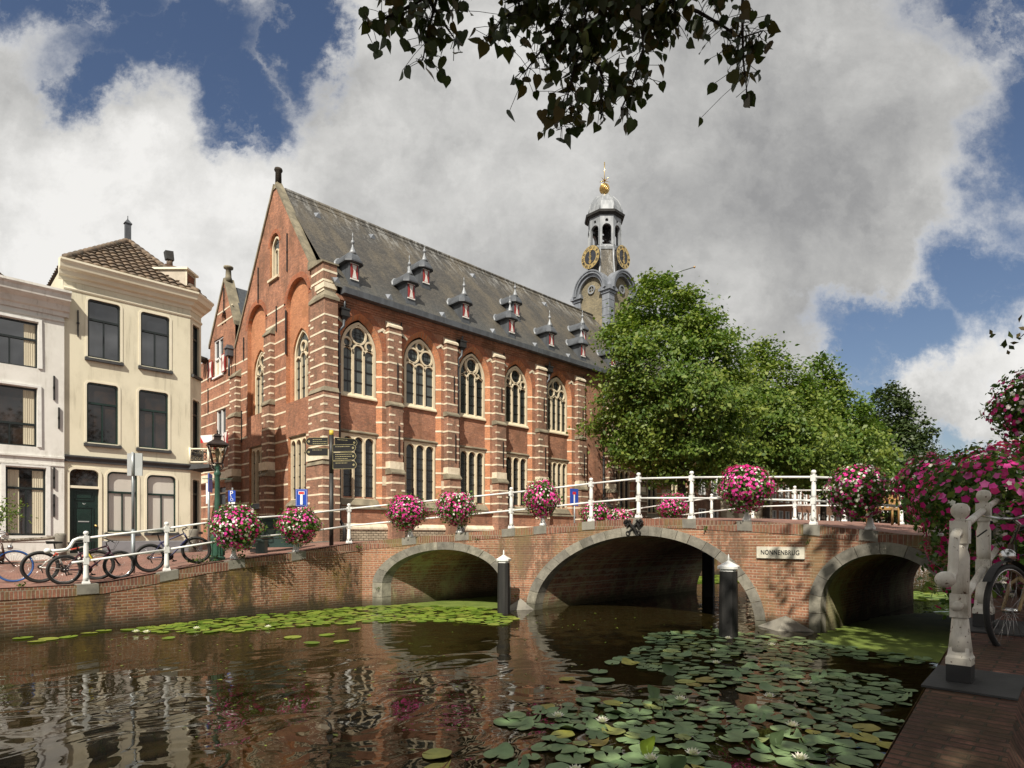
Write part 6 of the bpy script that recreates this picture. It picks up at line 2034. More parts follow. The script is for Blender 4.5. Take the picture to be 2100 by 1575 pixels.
def finger(z, h, L_, side, turn, lines, rows=1):
    """side -1: points left in the view, +1: right; turn tips it about the post"""
    a = R(-44.55 + turn)
    r_ = Vector((math.cos(a), math.sin(a), 0)) * side
    n_ = Vector((-math.sin(a), math.cos(a), 0)) * -1
    mp = lambda u, v, d: (FX_ + r_.x * u - n_.x * d, FY_ + r_.y * u - n_.y * d, z + v)
    pts_ = [(.08, -h / 2), (L_ - .09, -h / 2), (L_ - .03, -h / 2 + .04), (L_, -.0), (L_ - .03, h / 2 - .04), (L_ - .09, h / 2), (.08, h / 2)]
    m = MB(); m.hull([mp(u, v, -.075) for u, v in pts_], [mp(u, v, -.045) for u, v in pts_], 0)
    m.strip(pts_ + [pts_[0]], .008, mp, -.08, -.06, m=1)
    m.strip(arc(L_ - .09, 0, .022, 0, 360, 10)[:-1], .018, mp, -.079, -.06, True, m=1)
    for k, (a0, a1) in enumerate(lines):
        v = h / 2 - .055 - k * .062
        if side < 0:
            u0, u1 = L_ - .20 - a0, L_ - .20 - a1
        else: u0, u1 = .16 + a0, .16 + a1
        # lettering too small to read at this distance: broken strokes
        rr_ = random.Random(int(z * 100) + k); u = min(u0, u1); e = max(u0, u1)
        while u < e:
            w_ = rr_.uniform(.02, .05); m.strip([(u, v), (min(u + w_, e), v)], .015, mp, -.078, -.06, m=1); u += w_ + .014
    m.build('finger', ['finger', 'finger_line'], fpo)


finger(4.83, .225, .74, -1, -4, [(0, .28), (0, .42), (0, .42)])
finger(4.52, .225, .74, -1, -3, [(0, .28)])
finger(4.84, .215, .74, 1, 28, [(0, .3)])
finger(4.62, .20, .80, 1, -10, [(0, .45)])
finger(4.38, .225, .80, 1, -9, [(0, .52), (0, .48), (0, .38)])
finger(4.13, .225, .80, 1, -7, [(0, .36)])

# dark green container by the bridge foot
gb = thing('street_container', 'dark green wooden container standing on the street behind two flower balls', 'container', (7.6, 17.6, 1.55))
m = MB(); mp = lambda u, v, d: (7.55 + u * .80 + d * .35, 17.75 - u * .42 + d * .8, 1.62 + v)
def bx8(mb, u0, u1, v0, v1, d0, d1, m=0, mp=mp):
    mb.hull([mp(u0, v0, d0), mp(u1, v0, d0), mp(u1, v1, d0), mp(u0, v1, d0)], [mp(u0, v0, d1), mp(u1, v0, d1), mp(u1, v1, d1), mp(u0, v1, d1)], m)
for k in range(3): bx8(m, -.72, .86, .10 + k * .27, .355 + k * .27, 0, .7)
bx8(m, -.76, .90, .90, .96, -.04, .74); bx8(m, -.76, -.66, .04, .92, -.03, .1); bx8(m, .80, .9, .04, .92, -.03, .1)
m.build('body', 'green_box', gb)
m = MB(); bx8(m, -.6, -.35, -.04, .06, .05, .6); bx8(m, .5, .75, -.04, .06, .05, .6); m.build('foot', 'iron', gb)
# small grey-green meter box with a number on the quay edge
mb2 = thing('meter_box', 'small grey-green steel box on the quay edge under the first flower ball', 'box', (6.7, 16.4, 1.55))
m = MB(); mp = lambda u, v, d: (6.75 + u * .7126 + d * .7, 16.5 - u * .7016 + d * .71, 1.56 + v)
bx8(m, -.12, .12, .02, .36, 0, .22, mp=mp); bx8(m, -.135, .135, .34, .38, -.02, .24, mp=mp); m.build('box', plain('pale_green_box', (.16, .21, .19), (.12, .16, .15), 5, .5), mb2)


# ================================================================== BICYCLES
def bike_parts(root, tyre_r=.34, frame='bike_frame', fork='iron', tyre='rubber', rimc='chrome', style='mtb', detail=1, steer=0.0):
    """local axes: +x towards the front wheel, z up, origin on the ground under the bottom bracket"""
    wb = 1.05 if style == 'mtb' else 1.12
    xr, xf = -wb * .42, wb * .58
    ax = tyre_r
    tw_ = .033 if style == 'mtb' else .021
    def wheel(xc, st):
        R_ = Matrix.Rotation(st, 4, 'Z')
        f = lambda p: tuple(Vector((xc, 0, 0)) + R_ @ Vector((p[0] - xc, p[1], p[2])))
        w = MB()
        w.tube([f((xc + (tyre_r - tw_) * math.cos(a), 0, ax + (tyre_r - tw_) * math.sin(a))) for a in [2 * math.pi * i / 40 for i in range(40)]], tw_, 8, closed=True)
        wo = w.build('wheel', tyre, root)
        r_ = MB(); rr = tyre_r - 2 * tw_
        r_.tube([f((xc + rr * math.cos(a), 0, ax + rr * math.sin(a))) for a in [2 * math.pi * i / 36 for i in range(36)]], .013, 6, closed=True)
        r_.build('rim', rimc, wo)
        s = MB(); ns = 28
        for i in range(ns):
            a = 2 * math.pi * i / ns; sd = .025 if i % 2 else -.025
            s.tube([f((xc + .02 * math.cos(a + 1.2), sd, ax + .02 * math.sin(a + 1.2))), f((xc + rr * math.cos(a), 0, ax + rr * math.sin(a)))], .0018 if detail < 2 else .0012, 3)
        s.tube([f((xc, -.05, ax)), f((xc, .05, ax))], .02, 8)
        s.build('spokes', 'chrome', wo)
    wheel(xr, 0); wheel(xf, steer)
    bb = (0, 0, .29 if style == 'mtb' else .30); seat_t = (-.17, 0, .72 if style == 'mtb' else .80); hd_t = (xf - .22, 0, .80 if style == 'mtb' else .86); hd_b = (xf - .17, 0, .66 if style == 'mtb' else .60)
    m = MB(); k = .019
    m.tube([bb, seat_t], k, 8)
    if style == 'mtb':
        m.tube([(-.15, 0, .66), hd_t], k, 8); m.tube([bb, hd_b], k * 1.15, 8)
    else:
        m.tube([(-.09, 0, .56), hd_b], k, 8); m.tube([bb, (hd_b[0] + .01, 0, hd_b[2] - .03)], k * 1.1, 8)
    m.tube([hd_t, hd_b], k * 1.2, 8)
    for s_ in (-1, 1):
        m.tube([(0, s_ * .03, bb[2]), (xr, s_ * .06, ax)], .011, 6); m.tube([(-.15, s_ * .02, .66), (xr, s_ * .06, ax)], .010, 6)
    m.build('frame', frame, root)
    m = MB(); Rm = Matrix.Rotation(steer, 4, 'Z')
    f = lambda p: tuple(Vector((xf, 0, 0)) + Rm @ Vector((p[0] - xf, p[1], p[2])))
    for s_ in (-1, 1): m.tube([f((hd_b[0], s_ * .0, hd_b[2] + .0)), f((hd_b[0] + .02, s_ * .055, hd_b[2] - .05)), f((xf, s_ * .055, ax))], [.016, .016, .011], 6)
    m.build('fork', fork, root)
    m = MB(); ht = hd_t[2]
    if style == 'mtb':
        m.tube([hd_t, f((hd_t[0] - .02, 0, ht + .08)), f((hd_t[0] + .07, 0, ht + .12))], .014, 6)
        m.tube([f((hd_t[0] + .03, -.31, ht + .14)), f((hd_t[0] + .07, -.1, ht + .12)), f((hd_t[0] + .07, .1, ht + .12)), f((hd_t[0] + .03, .31, ht + .14))], .012, 6)
    else:
        m.tube([hd_t, f((hd_t[0] - .03, 0, ht + .16)), f((hd_t[0] + .05, 0, ht + .20))], .013, 8)
        for s_ in (-1, 1): m.tube([f((hd_t[0] + .05, 0, ht + .20)), f((hd_t[0] + .10, s_ * .10, ht + .22)), f((hd_t[0] + .04, s_ * .24, ht + .26)), f((hd_t[0] - .16, s_ * .30, ht + .24))], .012, 8)
    hb = m.build('handlebar', 'chrome' if style != 'mtb' else 'iron', root)
    for s_ in (-1, 1):
        m = MB()
        if style == 'mtb': m.tube([f((hd_t[0] + .04, s_ * .22, ht + .135)), f((hd_t[0] + .03, s_ * .33, ht + .14))], .017, 6)
        else: m.tube([f((hd_t[0] - .05, s_ * .278, ht + .25)), f((hd_t[0] - .17, s_ * .302, ht + .24))], .018, 8)
        m.build('grip', 'rubber', hb)
        m = MB(); m.tube([f((hd_t[0] + .03, s_ * .2, ht + .13)), f((hd_t[0] + .10, s_ * .24, ht + .08))], .006, 4)
        m.build('brake_lever', 'rubber', hb)
        m = MB(); m.tube([f((hd_t[0] + .06, s_ * .1, ht + .13)), f((hd_t[0] + .22, s_ * .08, ht + .10)), f((hd_t[0] + .12, s_ * .03, ht - .1)), (hd_t[0] - .1, 0, ht - .1)], .004, 4)
        m.build('cable', 'rubber', hb)
    m = MB(); sx, sz = seat_t[0] - .02, seat_t[2] + .16
    m.tube([seat_t, (sx, 0, sz)], .014, 8)
    m.hull([(sx - .14, -.075, sz), (sx - .14, .075, sz), (sx + .02, .05, sz), (sx + .15, .02, sz), (sx + .15, -.02, sz), (sx + .02, -.05, sz)],
           [(sx - .15, -.085, sz + .05), (sx - .15, .085, sz + .05), (sx + .02, .055, sz + .045), (sx + .16, .018, sz + .035), (sx + .16, -.018, sz + .035), (sx + .02, -.055, sz + .045)], 1)
    m.build('saddle', ['iron', 'rubber'], root)
    m = MB(); m.lathe([(.09, -.004), (.09, .004)], (0, .045, bb[2]), 18, ax='y')
    m.tube([(0, .06, bb[2]), (.10, .06, bb[2] - .14)], .011, 6); m.tube([(0, -.06, bb[2]), (-.10, -.06, bb[2] + .14)], .011, 6)
    m.box((.06, .07, bb[2] - .15), (.15, .15, bb[2] - .13)); m.box((-.15, -.15, bb[2] + .13), (-.06, -.07, bb[2] + .15))
    m.lathe([(.05, -.004), (.05, .004)], (xr, .045, ax), 14, ax='y')
    for z in (bb[2] + .085, bb[2] - .085): m.tube([(0, .045, z), (xr, .045, ax + (z - bb[2]) * .55)], .005, 4)
    m.tube([(xr + .02, .05, ax - .05), (xr + .05, .05, ax - .15)], .012, 5)
    m.build('crank', 'iron', root)
    if style != 'mtb':
        m = MB()
        for xc, a0, a1, st in ((xr, 20, 200, 0), (xf, 40, 190, steer)):
            Rq = Matrix.Rotation(st, 4, 'Z')
            g2 = lambda p: tuple(Vector((xc, 0, 0)) + Rq @ Vector((p[0] - xc, p[1], p[2])))
            pp_ = [(xc + (tyre_r + .025) * math.cos(R(a0 + (a1 - a0) * i / 20)), ax + (tyre_r + .025) * math.sin(R(a0 + (a1 - a0) * i / 20))) for i in range(21)]
            m.add([g2((u, s_ * .03, v)) for u, v in pp_ for s_ in (-1, 1)], [(2 * i, 2 * i + 1, 2 * i + 3, 2 * i + 2) for i in range(20)])
        m.build('mudguard', 'rubber', root, norm=False)
        m = MB(); m.tube([(xr - .25, 0, .74), (xr + .22, 0, .74)], .01, 6)
        for s_ in (-1, 1): m.tube([(xr - .25, s_ * .07, .74), (xr + .24, s_ * .07, .74)], .008, 6); m.tube([(xr - .2, s_ * .07, .74), (xr, s_ * .06, ax)], .007, 6)
        m.build('rack', 'iron', root)
        m = MB(); m.ball((hd_b[0] + .10, 0, hd_b[2] + .18), .055, 8); m.build('headlight', 'chrome', root)


M['bike_dark'] = plain('dark_plum_frame', (.05, .012, .025), (.03, .01, .02), 6, .3)
M['bike_red'] = plain('red_white_frame', (.50, .06, .03), (.55, .52, .48), 2.2, .3, lo=.48, hi=.5)
M['bike_blue'] = plain('dark_blue_frame', (.018, .018, .07), (.10, .10, .16), 3, .3, lo=.5, hi=.6)
M['fork_yellow'] = plain('yellow_fork', (.62, .50, .03), (.05, .05, .05), 2, .35, lo=.55, hi=.58)
M['blue_tyre'] = plain('blue_tyre', (.03, .13, .42), (.025, .10, .36), 4, .5)
M['bike_brown'] = plain('worn_brown_frame', (.10, .045, .02), (.05, .025, .015), 9, .4)
M['fork_tan'] = plain('tan_fork', (.34, .24, .12), (.22, .15, .08), 9, .35)


def bicycle(label, loc, yaw, lean, **kw):
    root = thing('bicycle', label, 'bicycle', (0, 0, 0))
    bike_parts(root, **kw)
    root.location = loc
    root.rotation_euler = (lean, kw.pop('pitch', 0) if False else 0, yaw)
    return root


def slope(x): return math.atan2(interp(x + .5, Z16X, Z16Z) - interp(x - .5, Z16X, Z16Z), 1.0)


def stand(label, x, y, yaw, lean, **kw):
    b_ = bicycle(label, (x, y, zstreet(x, y) + .015), 0, 0, **kw)
    Mx = Matrix.Rotation(yaw, 4, 'Z') @ Matrix.Rotation(-slope(x) * math.cos(yaw), 4, 'Y') @ Matrix.Rotation(lean, 4, 'X')
    b_.rotation_euler = Mx.to_euler()
    return b_


stand('plum coloured mountain bike with bare tyres leaning on the first railing post', 2.92, 16.55, R(2), R(6), frame='bike_dark', fork='bike_dark', tyre_r=.335)
stand('red and white mountain bike with yellow fork behind the plum one', 2.55, 17.05, R(-4), R(7), frame='bike_red', fork='fork_yellow', rimc='iron', tyre_r=.36, steer=R(-12))
stand('dark blue mountain bike leaning on the railing by the second post', 4.62, 16.55, R(0), R(5), frame='bike_blue', fork='iron', rimc='iron', tyre_r=.345, steer=R(-22))
stand('bicycle with a bright blue front tyre cut off by the left edge', 1.05, 17.6, R(0), R(5), frame='bike_brown', fork='bike_dark', tyre='blue_tyre', style='city', tyre_r=.36)
rb = bicycle('old city bicycle with chrome handlebars and tan fork leaning on the near railing', (6.25, .565, 1.165), 0, 0, frame='bike_brown', fork='fork_tan', style='city', tyre_r=.36, detail=2, steer=R(-14))
rb.scale = (.93, .93, .93)
rb.rotation_euler = (Matrix.Rotation(R(176), 4, 'Z') @ Matrix.Rotation(R(2), 4, 'Y') @ Matrix.Rotation(R(4), 4, 'X')).to_euler()
stand('dark bicycle parked behind the far bridge railing before the church', 27.5, 20.0, R(-40), 0, frame='iron', fork='iron', style='city', tyre_r=.36)

# ================================================================== WOODEN ARMCHAIR on the bridge
ac = thing('armchair', 'light wooden slatted armchair on the bridge behind the right flower balls', 'chair', (16.4, 4.2, zdeck(.4, 4.2)))
m = MB(); z0 = zdeck(.4, 4.2); X0, Y0 = 16.4, 4.2
for (dx, dy, h) in ((-.24, -.26, .56), (-.24, .26, .56), (.24, -.28, .72), (.24, .28, .72)): m.tube([(X0 + dx, Y0 + dy, z0), (X0 + dx * .9, Y0 + dy, z0 + h)], .024, 6)
m.build('leg', 'chair_wood', ac)
m = MB(); m.box((X0 - .27, Y0 - .27, z0 + .36), (X0 + .25, Y0 + .27, z0 + .40)); m.build('seat', 'chair_wood', ac)
m = MB()
for s_ in (-1, 1): m.tube([(X0 - .28, Y0 + s_ * .28, z0 + .57), (X0 + .24, Y0 + s_ * .28, z0 + .60)], .026, 6)
m.build('armrest', 'chair_wood', ac)
m = MB(); m.box((X0 + .20, Y0 - .29, z0 + .63), (X0 + .24, Y0 + .29, z0 + .74))
for k in range(5): m.box((X0 + .2, Y0 - .22 + k * .1, z0 + .4), (X0 + .22, Y0 - .18 + k * .1, z0 + .64))
m.build('backrest', 'chair_wood', ac)


# ================================================================== FLOWER BALLS
def blossoms(rng, C, N_, size, nv=10, cup=.25):
    """five-lobed trumpet faces"""
    K = len(C)
    a, b_, n = rand_frames(rng, K, N_, .35)
    s = (size * rng.uniform(.75, 1.2, K))[:, None] * .5
    P = []
    for i in range(nv):
        t = 2 * math.pi * i / nv
        r = 1.0 if i % 2 == 0 else .74
        P.append(C + (a * math.cos(t) + b_ * math.sin(t)) * s * r + n * s * (cup if i % 2 == 0 else cup * .4))
    return np.stack(P, axis=1)


def flower_ball(root, seed, R_, H_, n_leaf, n_p, n_w, leaf, fl, zc, pinks=('pink', 'magenta'), trail=0.0, bowl=True, dark=False):
    rng = np.random.default_rng(seed)
    def shell(K, lo, hi, zmin=-1):
        d = rng.normal(size=(K * 2, 3)); d /= np.linalg.norm(d, axis=1)[:, None]
        d = d[d[:, 2] > zmin][:K]
        lump = 1 + .09 * np.sin(d[:, 0] * 5 + seed) * np.cos(d[:, 1] * 4 + seed * 2) + .07 * np.sin(d[:, 2] * 7 + seed)
        r = rng.uniform(lo, hi, len(d)) ** .6 * lump
        C = d * r[:, None] * np.array([R_, R_, H_])
        low = np.clip(-d[:, 2], 0, 1)
        C[:, 2] -= trail * low * rng.uniform(.2, 1, len(d))
        C[:, :2] *= (1 - .18 * low)[:, None]
        C[:, 2] += zc
        return C, d
    C, d = shell(n_leaf, .35, 1.0)
    C3, d3 = shell(n_leaf // 7, .98, 1.12)
    C = np.concatenate([C, C3 + d3 * rng.uniform(0, leaf * 1.4, (len(C3), 1))]); d = np.concatenate([d, d3])
    add_quads('foliage', leaf_quads(rng, C + np.array(root.location), leaf, d, 1.0), ['petleaf'], None, root)
    C, d = shell(n_p, .96, 1.12)
    # flowers come in patches
    ph = np.sin(d[:, 0] * 4 + seed) + np.cos(d[:, 2] * 5 + seed * 1.3)
    mi = (ph + rng.normal(size=len(d)) * .8 > .2).astype(int)
    add_quads('pink_blossom', blossoms(rng, C + np.array(root.location), d, fl), list(pinks), mi, root, nv=10)
    if n_w:
        C, d = shell(n_w, .96, 1.10)
        if n_w > 40:
            ph = np.sin(d[:, 0] * 3 + seed * 2) + np.cos(d[:, 1] * 3.5 + seed) + rng.normal(size=len(d)) * .7
            C = C[ph > -.6]; d = d[ph > -.6]
        add_quads('white_blossom', blossoms(rng, C + np.array(root.location), d, fl * .88), ['whitepet'], None, root, nv=10)
    if bowl:
        m = MB(); m.lathe([(.05, zc - H_ * .75), (.16, zc - H_ * .62), (.24, zc - H_ * .35), (.26, zc - H_ * .1), (.05, zc - H_ * .1)], root.location, 14)
        m.build('bowl', 'slab', root)


GRP = 'flower balls on the bridge and quay railings'
protos = []
for i, (npk, nwh) in enumerate(((440, 330), (660, 170), (470, 420))):
    r = thing('flower_ball', 'flower ball', 'flowers', (0, 0, 0), GRP)
    flower_ball(r, 20 + i, .60, .50, 3300, npk, nwh, .068, .074, .78)
    protos.append(r)
spots = [
    (0, 5.93, 15.93, 1.45, 1.03, 0.3, 'pink and white flower ball leaning over the quay wall beside the green lamp post'),
    (0, 7.58, 15.95, 1.60, .93, 2.2, 'pink and white flower ball in front of the dark green container'),
    (1, fac(14.95) - .02, 14.95, ztop(14.95), .94, 1.0, 'pink flower ball above the left arch, left one of the pair there'),
    (2, fac(13.75) - .02, 13.75, ztop(13.75), .93, 3.9, 'pink and white flower ball above the left arch, right one of the pair'),
    (1, fac(11.56) + .05, 11.56, ztop(11.56), .86, 4.6, 'tall pink flower ball before the fourth church window'),
    (1, fac(6.29) + .05, 6.29, ztop(6.29), .98, .2, 'vivid pink flower ball over the bridge right of the crossed keys'),
    (0, fac(3.9) - .0, 3.95, ztop(3.74), .99, 5.2, 'shaded pink and white flower ball above the right arch'),
    (0, 21.5, 16.6, 2.15, 1.1, 1.7, 'pink flower ball behind the bridge railing near the far lamp'),
    (2, 21.5, 15.3, 1.95, 1.0, 4.0, 'mostly white flower ball low behind the bridge railing'),
    (1, 21.5, 12.8, 2.45, .98, 2.9, 'far pink flower ball under the trunk of the big tree'),
]
used = set()
for k, x, y, z, s, rz, lab in spots:
    o = protos[k] if k not in used else copy_tree(protos[k])
    used.add(k)
    o.location = (x, y, z); o.scale = (s * (.92 if 'tall' in lab else 1), s * (.92 if 'tall' in lab else 1), s * (1.12 if 'tall' in lab else 1)); o.rotation_euler = (0, 0, rz)
    o['label'] = lab
r = thing('flower_ball', 'big dark pink and white flower ball on the right wing of the bridge', 'flowers', (13.1, 2.5, 2.05), GRP)
flower_ball(r, 51, .66, .56, 3600, 560, 260, .07, .08, .86, pinks=('magenta', 'pink'), trail=.25)
r = thing('flower_ball', 'largest magenta petunia ball spilling over the near railing on the right', 'flowers', (7.7, 1.0, zR(7.7)), GRP)
flower_ball(r, 57, .64, .54, 6000, 640, 70, .058, .072, .80, pinks=('magenta', 'pink'), trail=.8)
r = thing('flower_ball', 'second magenta petunia ball further back on the right railing', 'flowers', (9.7, 1.15, zR(9.7)), GRP)
flower_ball(r, 63, .66, .56, 4200, 600, 140, .068, .08, .85, pinks=('magenta', 'pink'), trail=.4)
r = thing('flower_ball', 'flower ball hanging high on a lamp post at the right edge', 'flowers', (11.15, 1.02, 3.0), GRP)
flower_ball(r, 71, .50, .46, 2600, 260, 150, .065, .07, .82, pinks=('magenta', 'pink'), trail=.15)
lp = thing('street_lamp', 'dark green lamp post just outside the right edge that carries a flower ball', 'street lamp', (11.5, .62, zR(11.5)))
m = MB(); m.lathe([(.2, 0), (.18, .8), (.1, .95), (.08, 4.2), (.1, 4.3)], (11.5, .62, zR(11.5)), 12); m.tube([(11.5, .62, 3.55), (11.15, 1.02, 3.5)], .03, 6); m.build('pole', 'post_green', lp)


# ================================================================== TREES
def crown_pts(rng, prof, cx, cy, nclump, per, spread, zs, sq=1.0, surf=.55, lean=0.0):
    """leaf positions in clumps that fill a crown with the radius profile prof (z, r)"""
    pz = [p[0] for p in prof]; pr = [p[1] for p in prof]
    wz = np.linspace(pz[0], pz[-1], 200); wr = np.interp(wz, pz, pr); w = wr ** 1.3 + .02; w /= w.sum()
    Z = rng.choice(wz, nclump, p=w) + rng.normal(size=nclump) * .15
    A = rng.uniform(0, 2 * math.pi, nclump)
    rad = np.interp(Z, pz, pr) * (1 + .16 * np.sin(A * 3 + Z * .9) + .10 * np.sin(A * 5 - Z * 1.7) + .06 * rng.normal(size=nclump))
    rr = rad * rng.uniform(surf ** 2, 1, nclump) ** .5
    cc = np.stack([cx + rr * np.cos(A), cy + rr * np.sin(A), Z], axis=1)
    cnt = rng.poisson(per, nclump)
    idx = np.repeat(np.arange(nclump), cnt)
    cc[:, 0] -= lean * np.clip(cc[:, 2] - 9.5, 0, 20); cc[:, 1] += lean * np.clip(cc[:, 2] - 9.5, 0, 20)
    sz = rng.uniform(.55, 1.35, nclump)
    off = rng.normal(size=(len(idx), 3)) * (spread * sz[idx])[:, None] * np.array([1, 1, .62])
    # sprays droop outward
    out = cc[idx] - np.array([cx, cy, 0]); out[:, 2] = 0
    l = np.linalg.norm(off[:, :2], axis=1)
    P = cc[idx] + off; P[:, 2] -= l * .18
    return cc, P, idx


def tree(name, label, x, y, z0, prof, nclump, per, spread, leaf, mats, seed, trunk=.26, group=None, fork=None, limb_n=26, lean=0.0):
    rng = np.random.default_rng(seed)
    root = thing(name, label, 'tree', (x, y, z0), group)
    cc, P, idx = crown_pts(rng, prof, x, y, nclump, per, spread, 0, lean=lean)
    nrm = P - np.array([x, y, prof[0][0] + 2]); nrm /= np.linalg.norm(nrm, axis=1)[:, None] + 1e-6
    mi = (rng.random(nclump) < .35).astype(int)[idx] if len(mats) > 1 else None
    add_quads('crown', leaf_quads(rng, P, leaf, nrm + np.array([0, 0, .5]), 1.2), mats, mi, root)
    m = MB(); fz = fork or prof[0][0] + .8
    top = prof[-1][0]
    m.tube([(x, y, z0 - .2), (x + .05, y, z0 + .4), (x + .1, y - .05, fz), (x - .05, y + .1, (fz + top) * .5), (x, y, top - 1.2)], [trunk * 1.25, trunk, trunk * .8, trunk * .42, .04], 10)
    m.build('trunk', 'bark', root)
    m = MB()
    for q in rng.choice(nclump, min(limb_n, nclump), replace=False):
        c = cc[q]; b0 = max(fz - .3, min(c[2] - 1.4, top - 2.0)); t = (b0 - z0) / (top - z0)
        p0 = Vector((x, y, b0)); p1 = Vector(c)
        md_ = p0.lerp(p1, .5) + Vector((0, 0, .35))
        m.tube([p0, md_, p1], [max(trunk * .34 * (1 - t), .03), .035, .012], 6)
    m.build('limb', 'bark', root)
    return root


LB = 'lindens along the far left quay'
tree('linden_tree', 'largest bushy green linden hiding the right end of the church', 32.2, 18.7, 1.25,
     [(5.7, 1.7), (6.6, 3.3), (8.0, 4.1), (9.7, 4.35), (11.7, 4.05), (13.4, 3.3), (15.1, 2.3), (16.4, 1.4), (17.3, .5)], 560, 130, .44, .205, ['leaf', 'leaf2'], 5, .30, LB, fork=4.6, limb_n=40, lean=.12)
tree('linden_tree', 'second linden in the row, right behind the largest', 44.0, 18.7, 1.2,
     [(6.2, 2.3), (7.2, 4.0), (8.8, 4.6), (11, 3.7), (13.5, 1.9), (15.3, .7), (16.6, .1)], 360, 105, .5, .25, ['leaf', 'leaf2'], 6, .28, LB)
tree('linden_tree', 'third linden in the row with a pointed top', 55.5, 18.7, 1.2,
     [(6.6, 2.3), (7.8, 4.3), (9.4, 4.8), (12, 3.4), (14.8, 1.6), (17, .5), (18.2, .1)], 340, 95, .52, .29, ['leaf', 'leaf2'], 7, .28, LB)
tree('linden_tree', 'low rounded fourth linden at the right end of the green row', 64.5, 18.7, 1.2,
     [(6.4, 2.3), (7.2, 3.5), (8.0, 3.6), (9.5, 3.2), (11.5, 1.6), (12.6, .3)], 190, 60, .56, .36, ['leaf', 'leaf2'], 8, .26, LB)
tree('broadleaf_tree', 'dark separate tree against the clouds to the right of the lindens', 76.5, 18.9, 1.2,
     [(4, 2.5), (7, 4.2), (10, 4.3), (13, 3.6), (16, 2.2), (18.2, .9), (19.2, .2)], 330, 95, .5, .33, ['leaf_dk'], 9, .28)
tree('broadleaf_tree', 'low dark tree filling the gap at the end of the canal', 92, 18.0, 1.2,
     [(2.6, 2.5), (5, 5.0), (7.5, 5), (9.5, 3), (11, .4)], 120, 45, .8, .45, ['leaf', 'leaf_dk'], 10, .28)

# trees on the right quay behind and beside the viewer: they shade the right-hand quay, their twigs hang into the top of the view
def keep(P):
    d = P[:, 0] * .7016 + P[:, 1] * .7126
    u = np.abs(P[:, 0] * .7126 - P[:, 1] * .7016)
    return (d < .3) | (P[:, 2] > 2.4 + .95 * d) | (u > .92 * d + .4)


def quay_tree(label, x, y, prof, nclump, per, seed, hang=None):
    rng = np.random.default_rng(seed)
    root = thing('linden_tree', label, 'tree', (x, y, .93))
    cc, P, idx = crown_pts(rng, prof, x, y, nclump, per, .5, 0, surf=.2)
    P = P[keep(P)]
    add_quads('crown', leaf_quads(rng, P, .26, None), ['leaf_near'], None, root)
    m = MB(); top = prof[-1][0]
    m.tube([(x, y, .8), (x, y, 3.5), (x + .1, y + .1, 6.5), (x, y, top - 1.5)], [.34, .27, .2, .04], 10); m.build('trunk', 'bark', root)
    m = MB()
    for q in rng.choice(nclump, 22, replace=False):
        c = cc[q]
        if not keep(np.array([c]))[0]: continue
        p0 = Vector((x, y, max(4.2, min(c[2] - 1.2, top - 2)))); m.tube([p0, p0.lerp(Vector(c), .5) + Vector((0, 0, .3)), c], [.09, .05, .015], 6)
    m.build('limb', 'bark', root)
    return root


t1 = quay_tree('linden behind the viewer whose dark leafy twigs hang into the top of the view', -1.6, -1.6, [(5.2, 2), (6.5, 4.2), (9, 4.8), (12, 3.6), (14.5, .5)], 170, 75, 31)
quay_tree('linden on the right quay outside the right edge that shades the bridge end', 7.6, -2.6, [(5.0, 1.6), (6.5, 3.0), (8.5, 3.4), (10.5, 2.6), (12.5, .4)], 110, 70, 32)
quay_tree('linden further behind the viewer along the right quay', -8.5, -1.8, [(5.2, 2), (7, 4.0), (9.5, 4.2), (12, 3), (14, .5)], 90, 70, 33)

